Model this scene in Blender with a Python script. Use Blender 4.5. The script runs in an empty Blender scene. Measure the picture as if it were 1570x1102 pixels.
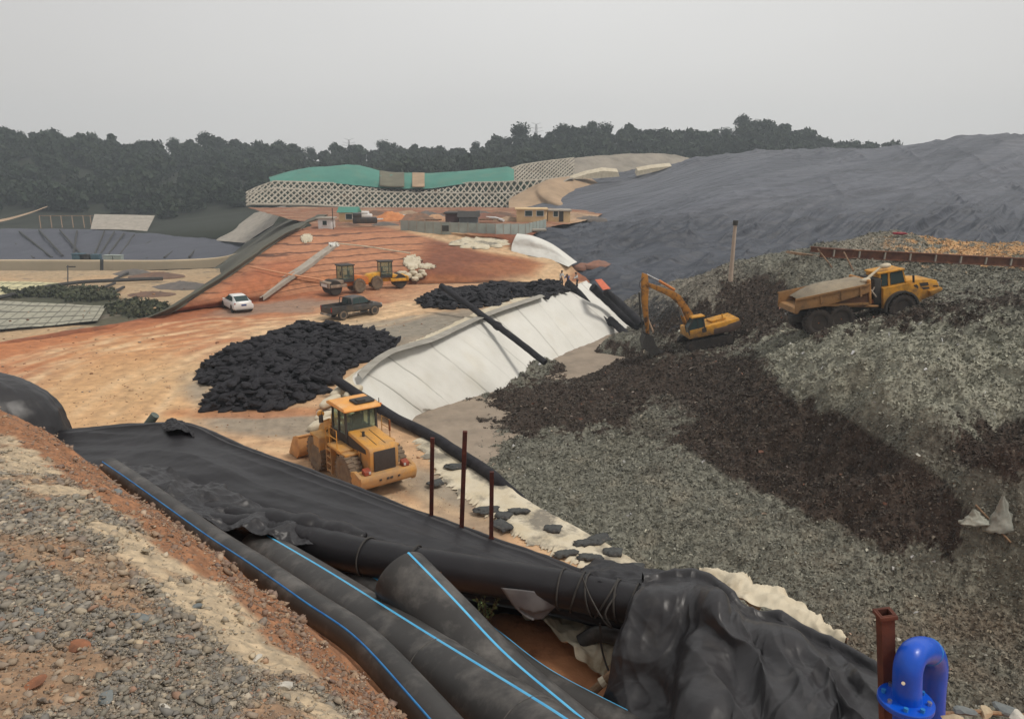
import bpy, bmesh, math, random
import numpy as np
from mathutils import Vector, Matrix, Euler
R = math.radians
random.seed(7); RNG = np.random.default_rng(11)
S = bpy.context.scene
COL = S.collection

# ------------------------------------------------------------------ camera
F = 1150.0; PITCH = R(14.2); CAMZ = 12.5
cd = bpy.data.cameras.new('camera'); cam = bpy.data.objects.new('camera', cd); COL.objects.link(cam)
cd.sensor_width = 36.0; cd.lens = F / 1570 * 36.0; cd.clip_start = 0.1; cd.clip_end = 4000
cam.location = (0, 0, CAMZ); cam.rotation_euler = (math.pi/2 - PITCH, 0, 0)
S.camera = cam

# ------------------------------------------------------------------ sky and sun
SUN_EL, SUN_AZ = 56, 112            # degrees; azimuth clockwise from +Y
w = bpy.data.worlds.new('World'); S.world = w; w.use_nodes = True
nt = w.node_tree; nt.nodes.clear()
def N(nt, t, **kw):
    n = nt.nodes.new(t)
    for k, v in kw.items(): setattr(n, k, v)
    return n
out = N(nt, 'ShaderNodeOutputWorld'); bg = N(nt, 'ShaderNodeBackground')
sky = N(nt, 'ShaderNodeTexSky', sky_type='NISHITA'); sky.sun_disc = False
sky.sun_elevation = R(SUN_EL); sky.sun_rotation = R(SUN_AZ); sky.dust_density = 6; sky.air_density = 1.0
bg.inputs[1].default_value = 0.0965
geo = N(nt, 'ShaderNodeTexCoord')
nz = N(nt, 'ShaderNodeTexNoise'); nz.inputs['Scale'].default_value = 1.3; nz.inputs['Detail'].default_value = 3
mp = N(nt, 'ShaderNodeMapping'); mp.inputs['Scale'].default_value = (1, 1, 3.0)
nt.links.new(geo.outputs['Generated'], mp.inputs[0]); nt.links.new(mp.outputs[0], nz.inputs[0])
# overcast layer: brighter towards the hidden sun
dotn = N(nt, 'ShaderNodeVectorMath', operation='DOT_PRODUCT')
sd = Vector((math.sin(R(8)) * math.cos(R(30)), math.cos(R(8)) * math.cos(R(30)), math.sin(R(30))))
dotn.inputs[1].default_value = sd
nt.links.new(geo.outputs['Generated'], dotn.inputs[0])
rmp = N(nt, 'ShaderNodeValToRGB')
e = rmp.color_ramp.elements
e[0].position = 0.0; e[0].color = (4.5, 4.4, 4.27, 1)
e[1].position = 1.0; e[1].color = (6.2, 6.12, 5.95, 1)
m1 = e.new(0.7); m1.color = (4.95, 4.82, 4.68, 1)
m2 = e.new(0.9); m2.color = (5.55, 5.45, 5.3, 1)
nt.links.new(dotn.outputs['Value'], rmp.inputs[0])
mx = N(nt, 'ShaderNodeMixRGB'); mx.inputs[0].default_value = 0.93
nt.links.new(sky.outputs[0], mx.inputs[1]); nt.links.new(rmp.outputs[0], mx.inputs[2])
mr = N(nt, 'ShaderNodeMapRange'); mr.inputs[3].default_value = 0.93; mr.inputs[4].default_value = 1.09
nt.links.new(nz.outputs[0], mr.inputs[0])
ml = N(nt, 'ShaderNodeMixRGB', blend_type='MULTIPLY'); ml.inputs[0].default_value = 1
nt.links.new(mx.outputs[0], ml.inputs[1]); nt.links.new(mr.outputs[0], ml.inputs[2])
nt.links.new(ml.outputs[0], bg.inputs[0]); nt.links.new(bg.outputs[0], out.inputs[0])
sl = bpy.data.lights.new('sun', 'SUN'); so = bpy.data.objects.new('sun', sl); COL.objects.link(so)
sl.energy = 1.5; sl.angle = R(14); sl.color = (1.0, 0.94, 0.86)
sv = Vector((math.sin(R(SUN_AZ)) * math.cos(R(SUN_EL)), math.cos(R(SUN_AZ)) * math.cos(R(SUN_EL)), math.sin(R(SUN_EL))))
so.rotation_euler = sv.to_track_quat('Z', 'Y').to_euler()
S.view_settings.view_transform = 'Standard'; S.view_settings.look = 'None'
S.view_settings.exposure = 0.5; S.view_settings.gamma = 1
S.cycles.max_bounces = 5; S.cycles.diffuse_bounces = 3; S.cycles.glossy_bounces = 2; S.cycles.transmission_bounces = 4
S.cycles.volume_bounces = 0; S.cycles.transparent_max_bounces = 6
S.cycles.use_denoising = True

# ------------------------------------------------------------------ survey helpers (a point of the site along a sight line)
ct, st = math.cos(PITCH), math.sin(PITCH)
def P(px, py, z=None, y=None):
    u = (px - 785) / F; v = (551 - py) / F
    dx, dy, dz = u, ct + v*st, -st + v*ct
    t = (y / dy) if y is not None else (z - CAMZ) / dz
    return Vector((dx*t, dy*t, CAMZ + dz*t))
def proj(x, y, z):
    zz = z - CAMZ
    fw = y*ct - zz*st; up = y*st + zz*ct
    fw = np.maximum(fw, 1e-3)
    return 785 + F*x/fw, 551 - F*up/fw

# ------------------------------------------------------------------ numpy noise
_perm = RNG.permutation(256); _perm = np.concatenate([_perm, _perm, _perm])
_g = RNG.normal(size=(256, 3)); _g /= np.linalg.norm(_g, axis=1)[:, None]
def perlin(x, y, z=0.0):
    x, y, z = np.broadcast_arrays(np.asarray(x, float), np.asarray(y, float), np.asarray(z, float))
    xi = np.floor(x).astype(int); yi = np.floor(y).astype(int); zi = np.floor(z).astype(int)
    xf, yf, zf = x-xi, y-yi, z-zi
    f = lambda t: t*t*t*(t*(t*6-15)+10)
    u, v, w_ = f(xf), f(yf), f(zf)
    xi &= 255; yi &= 255; zi &= 255
    def gr(a, b, c):
        h = _perm[_perm[_perm[(xi+a) & 255] + ((yi+b) & 255)] + ((zi+c) & 255)]
        g = _g[h]
        return g[..., 0]*(xf-a) + g[..., 1]*(yf-b) + g[..., 2]*(zf-c)
    L = lambda a, b, t: a + t*(b-a)
    x00 = L(gr(0,0,0), gr(1,0,0), u); x10 = L(gr(0,1,0), gr(1,1,0), u)
    x01 = L(gr(0,0,1), gr(1,0,1), u); x11 = L(gr(0,1,1), gr(1,1,1), u)
    return L(L(x00, x10, v), L(x01, x11, v), w_) * 1.6
def fbm(x, y, z=0.0, o=4):
    s = 0; a = 1; t = 0; k = 1
    for i in range(o):
        s = s + a*perlin(np.asarray(x)*k + 13.7*i, np.asarray(y)*k + 5.1*i, np.asarray(z)*k); t += a; a *= .5; k *= 2.03
    return s / t
def ridged(x, y, z=0.0, o=3):
    s = 0; a = 1; t = 0; k = 1
    for i in range(o):
        s = s + a*(1 - 2*np.abs(perlin(np.asarray(x)*k + 3.7*i, np.asarray(y)*k + 9.1*i, np.asarray(z)*k))); t += a; a *= .5; k *= 2.1
    return s / t
def sst(a, b, x):
    t = np.clip((x-a)/(b-a), 0, 1); return t*t*(3-2*t)
def seg_dist(px, py, pts):
    d = np.full(np.shape(px), 1e9)
    for (x0, y0), (x1, y1) in zip(pts[:-1], pts[1:]):
        vx, vy = x1-x0, y1-y0; L2 = vx*vx + vy*vy + 1e-9
        t = np.clip(((px-x0)*vx + (py-y0)*vy)/L2, 0, 1)
        d = np.minimum(d, np.hypot(px-x0-t*vx, py-y0-t*vy))
    return d
def srgb(r, g, b):
    f = lambda c: (c/255/12.92 if c/255 <= .04045 else ((c/255+.055)/1.055)**2.4)
    return (f(r), f(g), f(b))

# ------------------------------------------------------------------ object helpers
def tag(o, label=None, cat=None, group=None, kind=None):
    if label: o['label'] = label
    if cat: o['category'] = cat
    if group: o['group'] = group
    if kind: o['kind'] = kind
    return o
def empty(name, loc, rot=(0, 0, 0), label=None, cat=None, group=None, parent=None):
    o = bpy.data.objects.new(name, None); COL.objects.link(o)
    o.location = loc; o.rotation_euler = rot; o.empty_display_size = .3
    if parent: o.parent = parent
    return tag(o, label, cat, group)
def mk(name, me, mat=None, parent=None, smooth=True, ang=40):
    if smooth:
        me.shade_smooth()
        if ang: me.set_sharp_from_angle(angle=R(ang))
    o = bpy.data.objects.new(name, me); COL.objects.link(o)
    if mat: me.materials.append(mat)
    if parent: o.parent = parent
    return o
def copy_tree(o, parent=None):
    c = o.copy(); COL.objects.link(c)
    if parent: c.parent = parent
    for ch in o.children: copy_tree(ch, c)
    return c
def npmesh(name, V, Fc, col=None):
    V = np.asarray(V, float); Fc = np.asarray(Fc, int)
    me = bpy.data.meshes.new(name); n = len(Fc); k = Fc.shape[1]
    me.vertices.add(len(V)); me.vertices.foreach_set('co', V.ravel())
    me.loops.add(n*k); me.loops.foreach_set('vertex_index', Fc.ravel())
    me.polygons.add(n); me.polygons.foreach_set('loop_start', np.arange(n)*k)
    if col is not None:
        a = me.color_attributes.new('Col', 'FLOAT_COLOR', 'POINT')
        a.data.foreach_set('color', np.concatenate([col, np.ones((len(V), 1))], 1).astype(np.float32).ravel())
    me.update(); me.validate(); return me
def grid_faces(nv, nu):
    i = np.arange(nv-1)[:, None]*nu + np.arange(nu-1)[None, :]
    return np.stack([i, i+1, i+nu+1, i+nu], -1).reshape(-1, 4)
def cr_resample(A, n):
    """Catmull-Rom through A (k, m, 3) along axis 0 -> (n, m, 3)."""
    A = np.asarray(A, float); k = len(A)
    t = np.linspace(0, k-1, n); i = np.minimum(t.astype(int), k-2); f = (t-i)[:, None, None]
    ex = np.concatenate([[2*A[0]-A[1]], A, [2*A[-1]-A[-2]]])
    p0, p1, p2, p3 = ex[i], ex[i+1], ex[i+2], ex[i+3]
    return 0.5*((2*p1) + (-p0+p2)*f + (2*p0-5*p1+4*p2-p3)*f*f + (-p0+3*p1-3*p2+p3)*f**3)
def lin_resample(A, n):
    A = np.asarray(A, float); k = len(A)
    t = np.linspace(0, k-1, n); i = np.minimum(t.astype(int), k-2); f = (t-i)[:, None, None]
    return A[i]*(1-f) + A[i+1]*f
def loft_pts(rows, nv, nu, linv=False, linu=False):
    A = np.array([[list(p) for p in r] for r in rows], float)
    A = (lin_resample if linv else cr_resample)(A, nv)
    A = (lin_resample if linu else cr_resample)(A.transpose(1, 0, 2), nu).transpose(1, 0, 2)
    return A
def grid_normals(A):
    du = np.gradient(A, axis=1); dv = np.gradient(A, axis=0)
    n = np.cross(du, dv); n /= np.linalg.norm(n, axis=2)[..., None] + 1e-9
    n[n[..., 2] < 0] *= -1
    return n
def patch(name, A, mat, colf=None, parent=None, ang=None, solid=0):
    nv, nu = A.shape[:2]
    col = None
    if colf is not None: col = colf(A[..., 0], A[..., 1], A[..., 2]).reshape(-1, 3)
    me = npmesh(name, A.reshape(-1, 3), grid_faces(nv, nu), col)
    o = mk(name, me, mat, parent, True, ang)
    if solid:
        m = o.modifiers.new('s', 'SOLIDIFY'); m.thickness = solid; m.offset = -1
    return o
def tps(ctrl):
    C = np.array([list(p) for p in ctrl], float); n = len(C)
    U = lambda r2: np.where(r2 > 1e-9, .5*r2*np.log(r2 + 1e-12), 0)
    K = U(((C[:, None, :2]-C[None, :, :2])**2).sum(-1)) + np.eye(n)*.5
    Pm = np.c_[np.ones(n), C[:, :2]]
    A = np.zeros((n+3, n+3)); A[:n, :n] = K; A[:n, n:] = Pm; A[n:, :n] = Pm.T
    s = np.linalg.solve(A, np.r_[C[:, 2], 0, 0, 0])
    def f(x, y):
        x = np.asarray(x, float); y = np.asarray(y, float)
        r = s[n] + s[n+1]*x + s[n+2]*y
        for i in range(n): r = r + s[i]*U((x-C[i, 0])**2 + (y-C[i, 1])**2)
        return r
    return f
def mixc(c, m, b): return c*(1-m[..., None]) + np.asarray(b)*m[..., None]
def blobpx(px, py, cx, cy, rx, ry, rot=0, soft=.35):
    c, s_ = math.cos(R(rot)), math.sin(R(rot))
    a = ((px-cx)*c + (py-cy)*s_)/rx; b = (-(px-cx)*s_ + (py-cy)*c)/ry
    d = np.sqrt(a*a+b*b)
    return d, 1 - sst(1-soft, 1+soft, d)

# ------------------------------------------------------------------ materials
def bsdf(m): return m.node_tree.nodes['Principled BSDF']
def mat(name, c1, c2=None, scale=3, rough=.85, bump=0, bscale=None, attr=False, detail=5, metal=0, c3=None, spec=.4,
        lo=.35, hi=.65, dust=None, dusth=1.0, wave=None, coords='Object', stretch=None, bdist=.05, sc3=None, ramp3=(.6, .72)):
    m = bpy.data.materials.new(name); m.use_nodes = True; t = m.node_tree; b = bsdf(m)
    b.inputs['Roughness'].default_value = rough; b.inputs['Metallic'].default_value = metal
    b.inputs['Specular IOR Level'].default_value = spec
    tc = N(t, 'ShaderNodeTexCoord'); vec = tc.outputs[coords]
    if stretch:
        mpn = N(t, 'ShaderNodeMapping'); mpn.inputs['Scale'].default_value = stretch; t.links.new(vec, mpn.inputs[0]); vec = mpn.outputs[0]
    no = N(t, 'ShaderNodeTexNoise'); no.inputs['Scale'].default_value = scale; no.inputs['Detail'].default_value = detail
    no.inputs['Roughness'].default_value = .6
    t.links.new(vec, no.inputs[0])
    rp = N(t, 'ShaderNodeMapRange'); rp.inputs[1].default_value = lo; rp.inputs[2].default_value = hi
    t.links.new(no.outputs[0], rp.inputs[0])
    mix = N(t, 'ShaderNodeMixRGB'); t.links.new(rp.outputs[0], mix.inputs[0])
    c2 = c2 or tuple(x*.75 for x in c1)
    if attr:
        at = N(t, 'ShaderNodeVertexColor', layer_name='Col')
        mix.blend_type = 'MIX'; mix.inputs[1].default_value = (*c1, 1); mix.inputs[2].default_value = (*c2, 1)
        mu = N(t, 'ShaderNodeMixRGB', blend_type='MULTIPLY'); mu.inputs[0].default_value = 1
        t.links.new(at.outputs[0], mu.inputs[1]); t.links.new(mix.outputs[0], mu.inputs[2]); colo = mu.outputs[0]
    else:
        mix.inputs[1].default_value = (*c1, 1); mix.inputs[2].default_value = (*c2, 1); colo = mix.outputs[0]
    if c3:
        n3 = N(t, 'ShaderNodeTexNoise'); n3.inputs['Scale'].default_value = sc3 or scale*.37; n3.inputs['Detail'].default_value = 6
        n3.inputs['Roughness'].default_value = .65
        t.links.new(vec, n3.inputs[0]); r3 = N(t, 'ShaderNodeMapRange'); r3.inputs[1].default_value = ramp3[0]; r3.inputs[2].default_value = ramp3[1]
        t.links.new(n3.outputs[0], r3.inputs[0]); m3 = N(t, 'ShaderNodeMixRGB'); t.links.new(r3.outputs[0], m3.inputs[0])
        t.links.new(colo, m3.inputs[1]); m3.inputs[2].default_value = (*c3, 1); colo = m3.outputs[0]
    if dust:      # mud splashed on the lower parts and in patches
        sx = N(t, 'ShaderNodeSeparateXYZ'); t.links.new(tc.outputs['Object'], sx.inputs[0])
        r4 = N(t, 'ShaderNodeMapRange'); r4.inputs[1].default_value = dusth; r4.inputs[2].default_value = 0; r4.inputs[3].default_value = 0; r4.inputs[4].default_value = .45
        t.links.new(sx.outputs[2], r4.inputs[0])
        n5 = N(t, 'ShaderNodeTexNoise'); n5.inputs['Scale'].default_value = 1.7; n5.inputs['Detail'].default_value = 7; n5.inputs['Roughness'].default_value = .7
        t.links.new(tc.outputs['Object'], n5.inputs[0])
        ad = N(t, 'ShaderNodeMath', operation='ADD'); t.links.new(r4.outputs[0], ad.inputs[0]); t.links.new(n5.outputs[0], ad.inputs[1])
        r5 = N(t, 'ShaderNodeMapRange'); r5.inputs[1].default_value = .45; r5.inputs[2].default_value = .8; t.links.new(ad.outputs[0], r5.inputs[0])
        m4 = N(t, 'ShaderNodeMixRGB'); t.links.new(r5.outputs[0], m4.inputs[0]); t.links.new(colo, m4.inputs[1]); m4.inputs[2].default_value = (*dust, 1)
        colo = m4.outputs[0]
        r6 = N(t, 'ShaderNodeMapRange'); r6.inputs[3].default_value = rough; r6.inputs[4].default_value = .9
        t.links.new(r5.outputs[0], r6.inputs[0]); t.links.new(r6.outputs[0], b.inputs['Roughness'])
    t.links.new(colo, b.inputs['Base Color'])
    if bump:
        nb = N(t, 'ShaderNodeTexNoise'); nb.inputs['Scale'].default_value = bscale or scale*3; nb.inputs['Detail'].default_value = 6
        t.links.new(vec, nb.inputs[0]); bp = N(t, 'ShaderNodeBump'); bp.inputs['Strength'].default_value = bump; bp.inputs['Distance'].default_value = bdist
        t.links.new(nb.outputs[0], bp.inputs['Height']); t.links.new(bp.outputs[0], b.inputs['Normal'])
    return m
MUD = srgb(150, 118, 88)
M = {}
M['earth'] = mat('earth', (1.22, 1.2, 1.17), (.76, .75, .74), 1.3, .95, .7, 4, attr=True, bdist=.07, detail=12, lo=.32, hi=.68)
M['waste'] = mat('waste', (1.3, 1.3, 1.3), (.65, .65, .65), 2.6, .95, .9, 5, attr=True, bdist=.15)
M['gravelground'] = mat('gravelground', (1.25, 1.2, 1.15), (.7, .7, .72), 14, .95, .8, 30, attr=True, bdist=.02)
M['geotextile'] = mat('white geotextile', (.68, .67, .62), (.62, .61, .56), .35, .9, .25, 1.2, c3=srgb(170, 160, 138), sc3=.8, ramp3=(.62, .85))
M['beigecloth'] = mat('beige cloth', srgb(204, 194, 172), srgb(184, 172, 148), 1.2, .9, .4, 5, c3=srgb(150, 132, 104), sc3=1.7, ramp3=(.55, .8))
M['liner'] = mat('membrane liner', (1.32, 1.31, 1.30), (.76, .76, .77), 1.4, .55, 1.0, 1.1, attr=True, bdist=1.1, stretch=(.055, .55, .2), detail=8)
for n_ in M['liner'].node_tree.nodes:
    if n_.type == 'MAPPING': n_.inputs['Rotation'].default_value = (0, 0, R(-40))
M['blacksheet'] = mat('black sheet', (.011, .0105, .0125), (.015, .014, .0165), 1.2, .45, .3, 6, c3=(.026, .024, .025), sc3=1.1, ramp3=(.55, .85), bdist=.02, spec=.35)
M['greysheet'] = mat('dusty black sheet', (.018, .0175, .02), (.027, .026, .028), 1.5, .42, .35, 5, c3=(.06, .055, .05), sc3=2.2, ramp3=(.58, .85), bdist=.02, spec=.45)
M['hdpe'] = mat('black plastic pipe', (.034, .033, .032), (.05, .048, .046), 1.5, .48, .1, 9, c3=(.16, .15, .138), sc3=2.6, ramp3=(.5, .8), bdist=.01, spec=.3)
M['stripe'] = mat('blue stripe', srgb(70, 165, 215), srgb(95, 180, 220), 6, .5)
M['stripe2'] = mat('dark blue stripe', srgb(20, 100, 170), srgb(50, 130, 190), 6, .5)
M['fabricblack'] = mat('black bag fabric', (.016, .0155, .019), (.032, .031, .035), 1.8, .8, .6, 7, bdist=.05, c3=(.06, .056, .053), sc3=.9, ramp3=(.62, .9), spec=.2)
M['rust'] = mat('rusty steel', srgb(92, 44, 34), srgb(60, 32, 28), 7, .85, .4, 25, c3=srgb(120, 66, 44), bdist=.005)
M['railrust'] = mat('rusty rail', srgb(120, 76, 52), srgb(84, 50, 38), 1.5, .85, .4, 5, c3=srgb(150, 110, 80))
M['blue'] = mat('blue paint', srgb(6, 84, 200), srgb(5, 72, 182), 4, .32, .06, 20, c3=srgb(60, 115, 180), sc3=9, ramp3=(.68, .9), spec=.5)
M['yellow'] = mat('yellow paint', srgb(206, 150, 66), srgb(194, 142, 66), 1.5, .55, .08, 12, c3=srgb(180, 144, 98), sc3=1.8, ramp3=(.5, .72), dust=srgb(160, 128, 92), dusth=2.1)
M['yellow2'] = mat('dirty yellow paint', srgb(208, 150, 40), srgb(190, 132, 36), 2.5, .55, .1, 10, c3=srgb(122, 88, 50), sc3=2.2, ramp3=(.58, .75), dust=srgb(112, 90, 64), dusth=2.2)
M['mudyellow'] = mat('muddy steel', srgb(150, 112, 70), srgb(128, 98, 66), 1.2, .9, .4, 8, c3=srgb(96, 76, 56), sc3=2, ramp3=(.55, .7))
M['boomyellow'] = mat('worn boom paint', srgb(170, 115, 42), srgb(140, 95, 42), 1.6, .7, .2, 8, c3=srgb(70, 52, 38), sc3=1.6, ramp3=(.5, .62))
M['tyre'] = mat('dusty rubber', srgb(122, 106, 88), srgb(98, 86, 74), 3, .95, .3, 14)
M['tyredark'] = mat('dark muddy rubber', srgb(66, 58, 52), srgb(48, 44, 42), 3, .95, .3, 14)
M['rim'] = mat('dusty rim', srgb(176, 132, 94), srgb(150, 112, 80), 4, .85)
M['hub'] = mat('orange hub', srgb(190, 104, 44), srgb(120, 76, 46), 6, .8)
M['dark'] = mat('dark metal', (.03, .028, .026), (.05, .046, .042), 4, .7)
M['grille'] = mat('grille', (.05, .04, .035), (.035, .03, .028), 12, .7)
M['chrome'] = mat('ram rod', (.55, .55, .55), (.4, .4, .4), 5, .3, metal=.9)
M['white'] = mat('white paint', (.72, .72, .70), (.68, .68, .66), 2, .3)
M['truckblack'] = mat('dusty black paint', (.03, .03, .033), (.05, .048, .046), 2, .4, dust=srgb(92, 78, 62), dusth=.7)
M['red'] = mat('red lens', (.35, .02, .015), (.3, .02, .015), 5, .3)
M['lamp'] = mat('lamp lens', (.5, .5, .48), (.4, .38, .35), 5, .2)
M['amber'] = mat('amber lens', srgb(215, 120, 30), srgb(190, 100, 30), 5, .3)
M['concrete'] = mat('concrete', srgb(168, 160, 148), srgb(146, 139, 128), .6, .92, .3, 4, c3=srgb(120, 112, 100), sc3=.4)
M['lattice'] = mat('lattice concrete', srgb(172, 164, 150), srgb(150, 142, 128), .3, .92)
M['plaster'] = mat('cream plaster', srgb(214, 188, 146), srgb(196, 168, 126), .8, .9)
M['greenpanel'] = mat('grey green panel', srgb(162, 172, 166), srgb(142, 150, 144), .7, .7)
M['net'] = mat('green netting', srgb(78, 134, 120), srgb(70, 122, 110), .12, .9, .6, .5, c3=srgb(96, 128, 112), sc3=.25, ramp3=(.5, .75))
M['baggrey'] = mat('dusty dark bag', srgb(76, 78, 76), srgb(58, 59, 60), 3, .9, .5, 9, c3=srgb(110, 104, 92), sc3=2.5)
M['wood'] = mat('weathered wood', srgb(150, 122, 94), srgb(104, 82, 64), 6, .9, .5, 20, c3=srgb(70, 58, 48))
M['foliage'] = mat('foliage', (.022, .036, .018), (.013, .024, .012), .12, .9, c3=(.036, .048, .024), sc3=.05, ramp3=(.5, .7))
M['foliage2'] = mat('darker foliage', (.020, .036, .016), (.012, .024, .011), .15, .9)
M['trunk'] = mat('bark', (.10, .075, .05), (.06, .045, .03), 4, .95)
def mglass(name, tint, rough=.08):
    m = bpy.data.materials.new(name); m.use_nodes = True; b = bsdf(m)
    b.inputs['Base Color'].default_value = (*tint, 1); b.inputs['Roughness'].default_value = rough
    b.inputs['Transmission Weight'].default_value = .75; b.inputs['IOR'].default_value = 1.15; b.inputs['Specular IOR Level'].default_value = .8
    return m
M['glass'] = mglass('green cab glass', (.62, .74, .66)); bsdf(M['glass']).inputs['Transmission Weight'].default_value = .93
M['darkglass'] = mglass('dark glass', (.05, .075, .075)); bsdf(M['darkglass']).inputs['Transmission Weight'].default_value = .2

# ------------------------------------------------------------------ mesh builder
class MB:
    def __init__(s): s.bm = bmesh.new()
    def _add(s, t, mtx=None):
        if mtx is not None: bmesh.ops.transform(t, matrix=mtx, verts=t.verts)
        me = bpy.data.meshes.new('t'); t.to_mesh(me); t.free(); s.bm.from_mesh(me); bpy.data.meshes.remove(me); return s
    def box(s, c, d, rot=(0, 0, 0), b=0):
        t = bmesh.new(); bmesh.ops.create_cube(t, size=1); bmesh.ops.scale(t, vec=d, verts=t.verts)
        if b: bmesh.ops.bevel(t, geom=t.edges[:], offset=b, segments=2, profile=.5, affect='EDGES')
        return s._add(t, Matrix.Translation(c) @ Euler(rot).to_matrix().to_4x4())
    def prism(s, pts, y0, y1, b=0, axis='y', mtx=None):
        """polygon pts (x,z) extruded along y from y0 to y1 (axis x: pts are (y,z), axis z: pts are (x,y))"""
        t = bmesh.new()
        f3 = {'y': lambda p, k: (p[0], k, p[1]), 'x': lambda p, k: (k, p[0], p[1]), 'z': lambda p, k: (p[0], p[1], k)}[axis]
        v = [t.verts.new(f3(p, y0)) for p in pts]; f = t.faces.new(v)
        r = bmesh.ops.extrude_face_region(t, geom=[f]); nv = [g for g in r['geom'] if isinstance(g, bmesh.types.BMVert)]
        d = {'y': (0, y1-y0, 0), 'x': (y1-y0, 0, 0), 'z': (0, 0, y1-y0)}[axis]
        bmesh.ops.translate(t, vec=d, verts=nv); bmesh.ops.recalc_face_normals(t, faces=t.faces)
        if b: bmesh.ops.bevel(t, geom=t.edges[:], offset=b, segments=2, profile=.5, affect='EDGES')
        return s._add(t, mtx)
    def lathe(s, prof, c, axis='y', n=24, mtx=None):
        """prof: list of (radius, along)"""
        t = bmesh.new(); rings = []
        for r, a in prof:
            ring = []
            for i in range(n):
                th = 2*math.pi*i/n; p = (r*math.cos(th), r*math.sin(th))
                q = {'y': (p[0], a, p[1]), 'x': (a, p[0], p[1]), 'z': (p[0], p[1], a)}[axis]
                ring.append(t.verts.new(Vector(q)+Vector(c)))
            rings.append(ring)
        for r0, r1 in zip(rings, rings[1:]):
            for i in range(n): t.faces.new((r0[i], r0[(i+1) % n], r1[(i+1) % n], r1[i]))
        for rg, pr in ((rings[0], prof[0]), (rings[-1], prof[-1])):
            if pr[0] > 1e-4: 
                try: t.faces.new(rg)
                except Exception: pass
        bmesh.ops.remove_doubles(t, verts=t.verts, dist=1e-5)
        bmesh.ops.recalc_face_normals(t, faces=t.faces)
        return s._add(t, mtx)
    def cyl(s, p0, p1, r0, r1=None, n=16):
        p0, p1 = Vector(p0), Vector(p1); d = p1-p0; r1 = r0 if r1 is None else r1
        t = bmesh.new(); bmesh.ops.create_cone(t, cap_ends=True, segments=n, radius1=r0, radius2=r1, depth=d.length)
        return s._add(t, Matrix.Translation((p0+p1)/2) @ d.to_track_quat('Z', 'Y').to_matrix().to_4x4())
    def tube(s, pts, r, n=8, cap=True, ell=1.0):
        pts = [Vector(p) for p in pts]; t = bmesh.new(); rings = []
        rr = r if isinstance(r, (list, tuple)) else [r]*len(pts)
        up = None
        for i, p in enumerate(pts):
            d = (pts[min(i+1, len(pts)-1)] - pts[max(i-1, 0)]).normalized()
            if up is None: up = Vector((0, 0, 1)) if abs(d.z) < .9 else Vector((1, 0, 0))
            a = d.cross(up).normalized(); b_ = a.cross(d).normalized(); up = b_
            rings.append([t.verts.new(p + a*rr[i]*math.cos(2*math.pi*k/n) + b_*rr[i]*ell*math.sin(2*math.pi*k/n)) for k in range(n)])
        for r0, r1 in zip(rings, rings[1:]):
            for i in range(n): t.faces.new((r0[i], r0[(i+1) % n], r1[(i+1) % n], r1[i]))
        if cap:
            t.faces.new(rings[0][::-1]); t.faces.new(rings[-1])
        bmesh.ops.recalc_face_normals(t, faces=t.faces)
        return s._add(t)
    def ball(s, c, r, n=12, sc=(1, 1, 1)):
        t = bmesh.new(); bmesh.ops.create_uvsphere(t, u_segments=n, v_segments=max(6, n//2+2), radius=r)
        return s._add(t, Matrix.Translation(c) @ Matrix.Diagonal((*sc, 1)))
    def quad(s, pts):
        v = [s.bm.verts.new(p) for p in pts]; s.bm.faces.new(v); return s
    def build(s, name, mat_, parent=None, ang=35):
        me = bpy.data.meshes.new(name); s.bm.to_mesh(me); s.bm.free()
        return mk(name, me, mat_, parent, True, ang)
def spline(pts, n):
    A = np.array([[list(p)] for p in pts], float)
    return [Vector(q[0]) for q in cr_resample(A, n)]
# ================================================================== THE LAND
SAND = np.array(srgb(188, 154, 120)); RED = np.array(srgb(158, 98, 66)); DRED = np.array(srgb(124, 80, 60))
GREY = np.array(srgb(134, 128, 116)); PALE = np.array(srgb(204, 176, 140)); ORANGE = np.array(srgb(182, 122, 80))
# base land far beneath, to the horizon
def flatgrid(name, x0, x1, y0, y1, z, m, n=2):
    X, Y = np.meshgrid(np.linspace(x0, x1, n), np.linspace(y0, y1, n)); return patch(name, np.stack([X, Y, X*0+z], -1), m)
M['farland'] = mat('far land', (.05, .055, .035), (.035, .04, .028), .02, .95)
tag(flatgrid('ground', -690, 690, -38, 615, -12.0, M['farland'], 12), 'dull green brown land stretching away beyond the site', None, None, 'structure')

# ---- the worked earth plain with its haul road
crest = [(1040,905),(985,870),(898,820),(822,780),(757,735),(700,696),(645,656),(600,628),(553,600),(541,580),(562,561),(592,543),(625,534),(659,524),(705,503),(742,486),(790,470),(829,457),(866,444),(900,431)]
leftb = [(-2600,905),(-2300,870),(-1900,820),(-1500,780),(-1200,735),(-900,696),(-700,656),(-520,628),(-400,600),(-300,580),(-230,561),(-140,543),(-20,528),(60,514),(150,500),(215,489),(262,480),(300,470),(370,455),(440,440)]
crestW = [P(a, b, z=0) for a, b in crest]
rows = []
for (a, b), (c, d) in zip(leftb, crest):
    L, Rr = P(a, b, z=0), P(c, d, z=0)
    rows.append([L + (Rr-L)*t for t in np.linspace(0, 1, 9)])
A = loft_pts(rows, 460, 420, linu=True)
x, y = A[..., 0], A[..., 1]
def trackline(pts): return [tuple(P(a, b, z=0)[:2]) for a, b in pts]
T1 = trackline([(60,900),(110,760),(180,660),(250,590),(330,540),(440,505),(560,490),(640,470),(720,450),(800,440),(870,432)])
T2 = trackline([(0,575),(120,535),(240,520),(380,500),(500,490),(620,470)])
T3 = trackline([(300,760),(400,700),(470,720),(600,800),(760,880)])
T4 = trackline([(-60,640),(60,560),(200,520),(330,495)])
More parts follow.
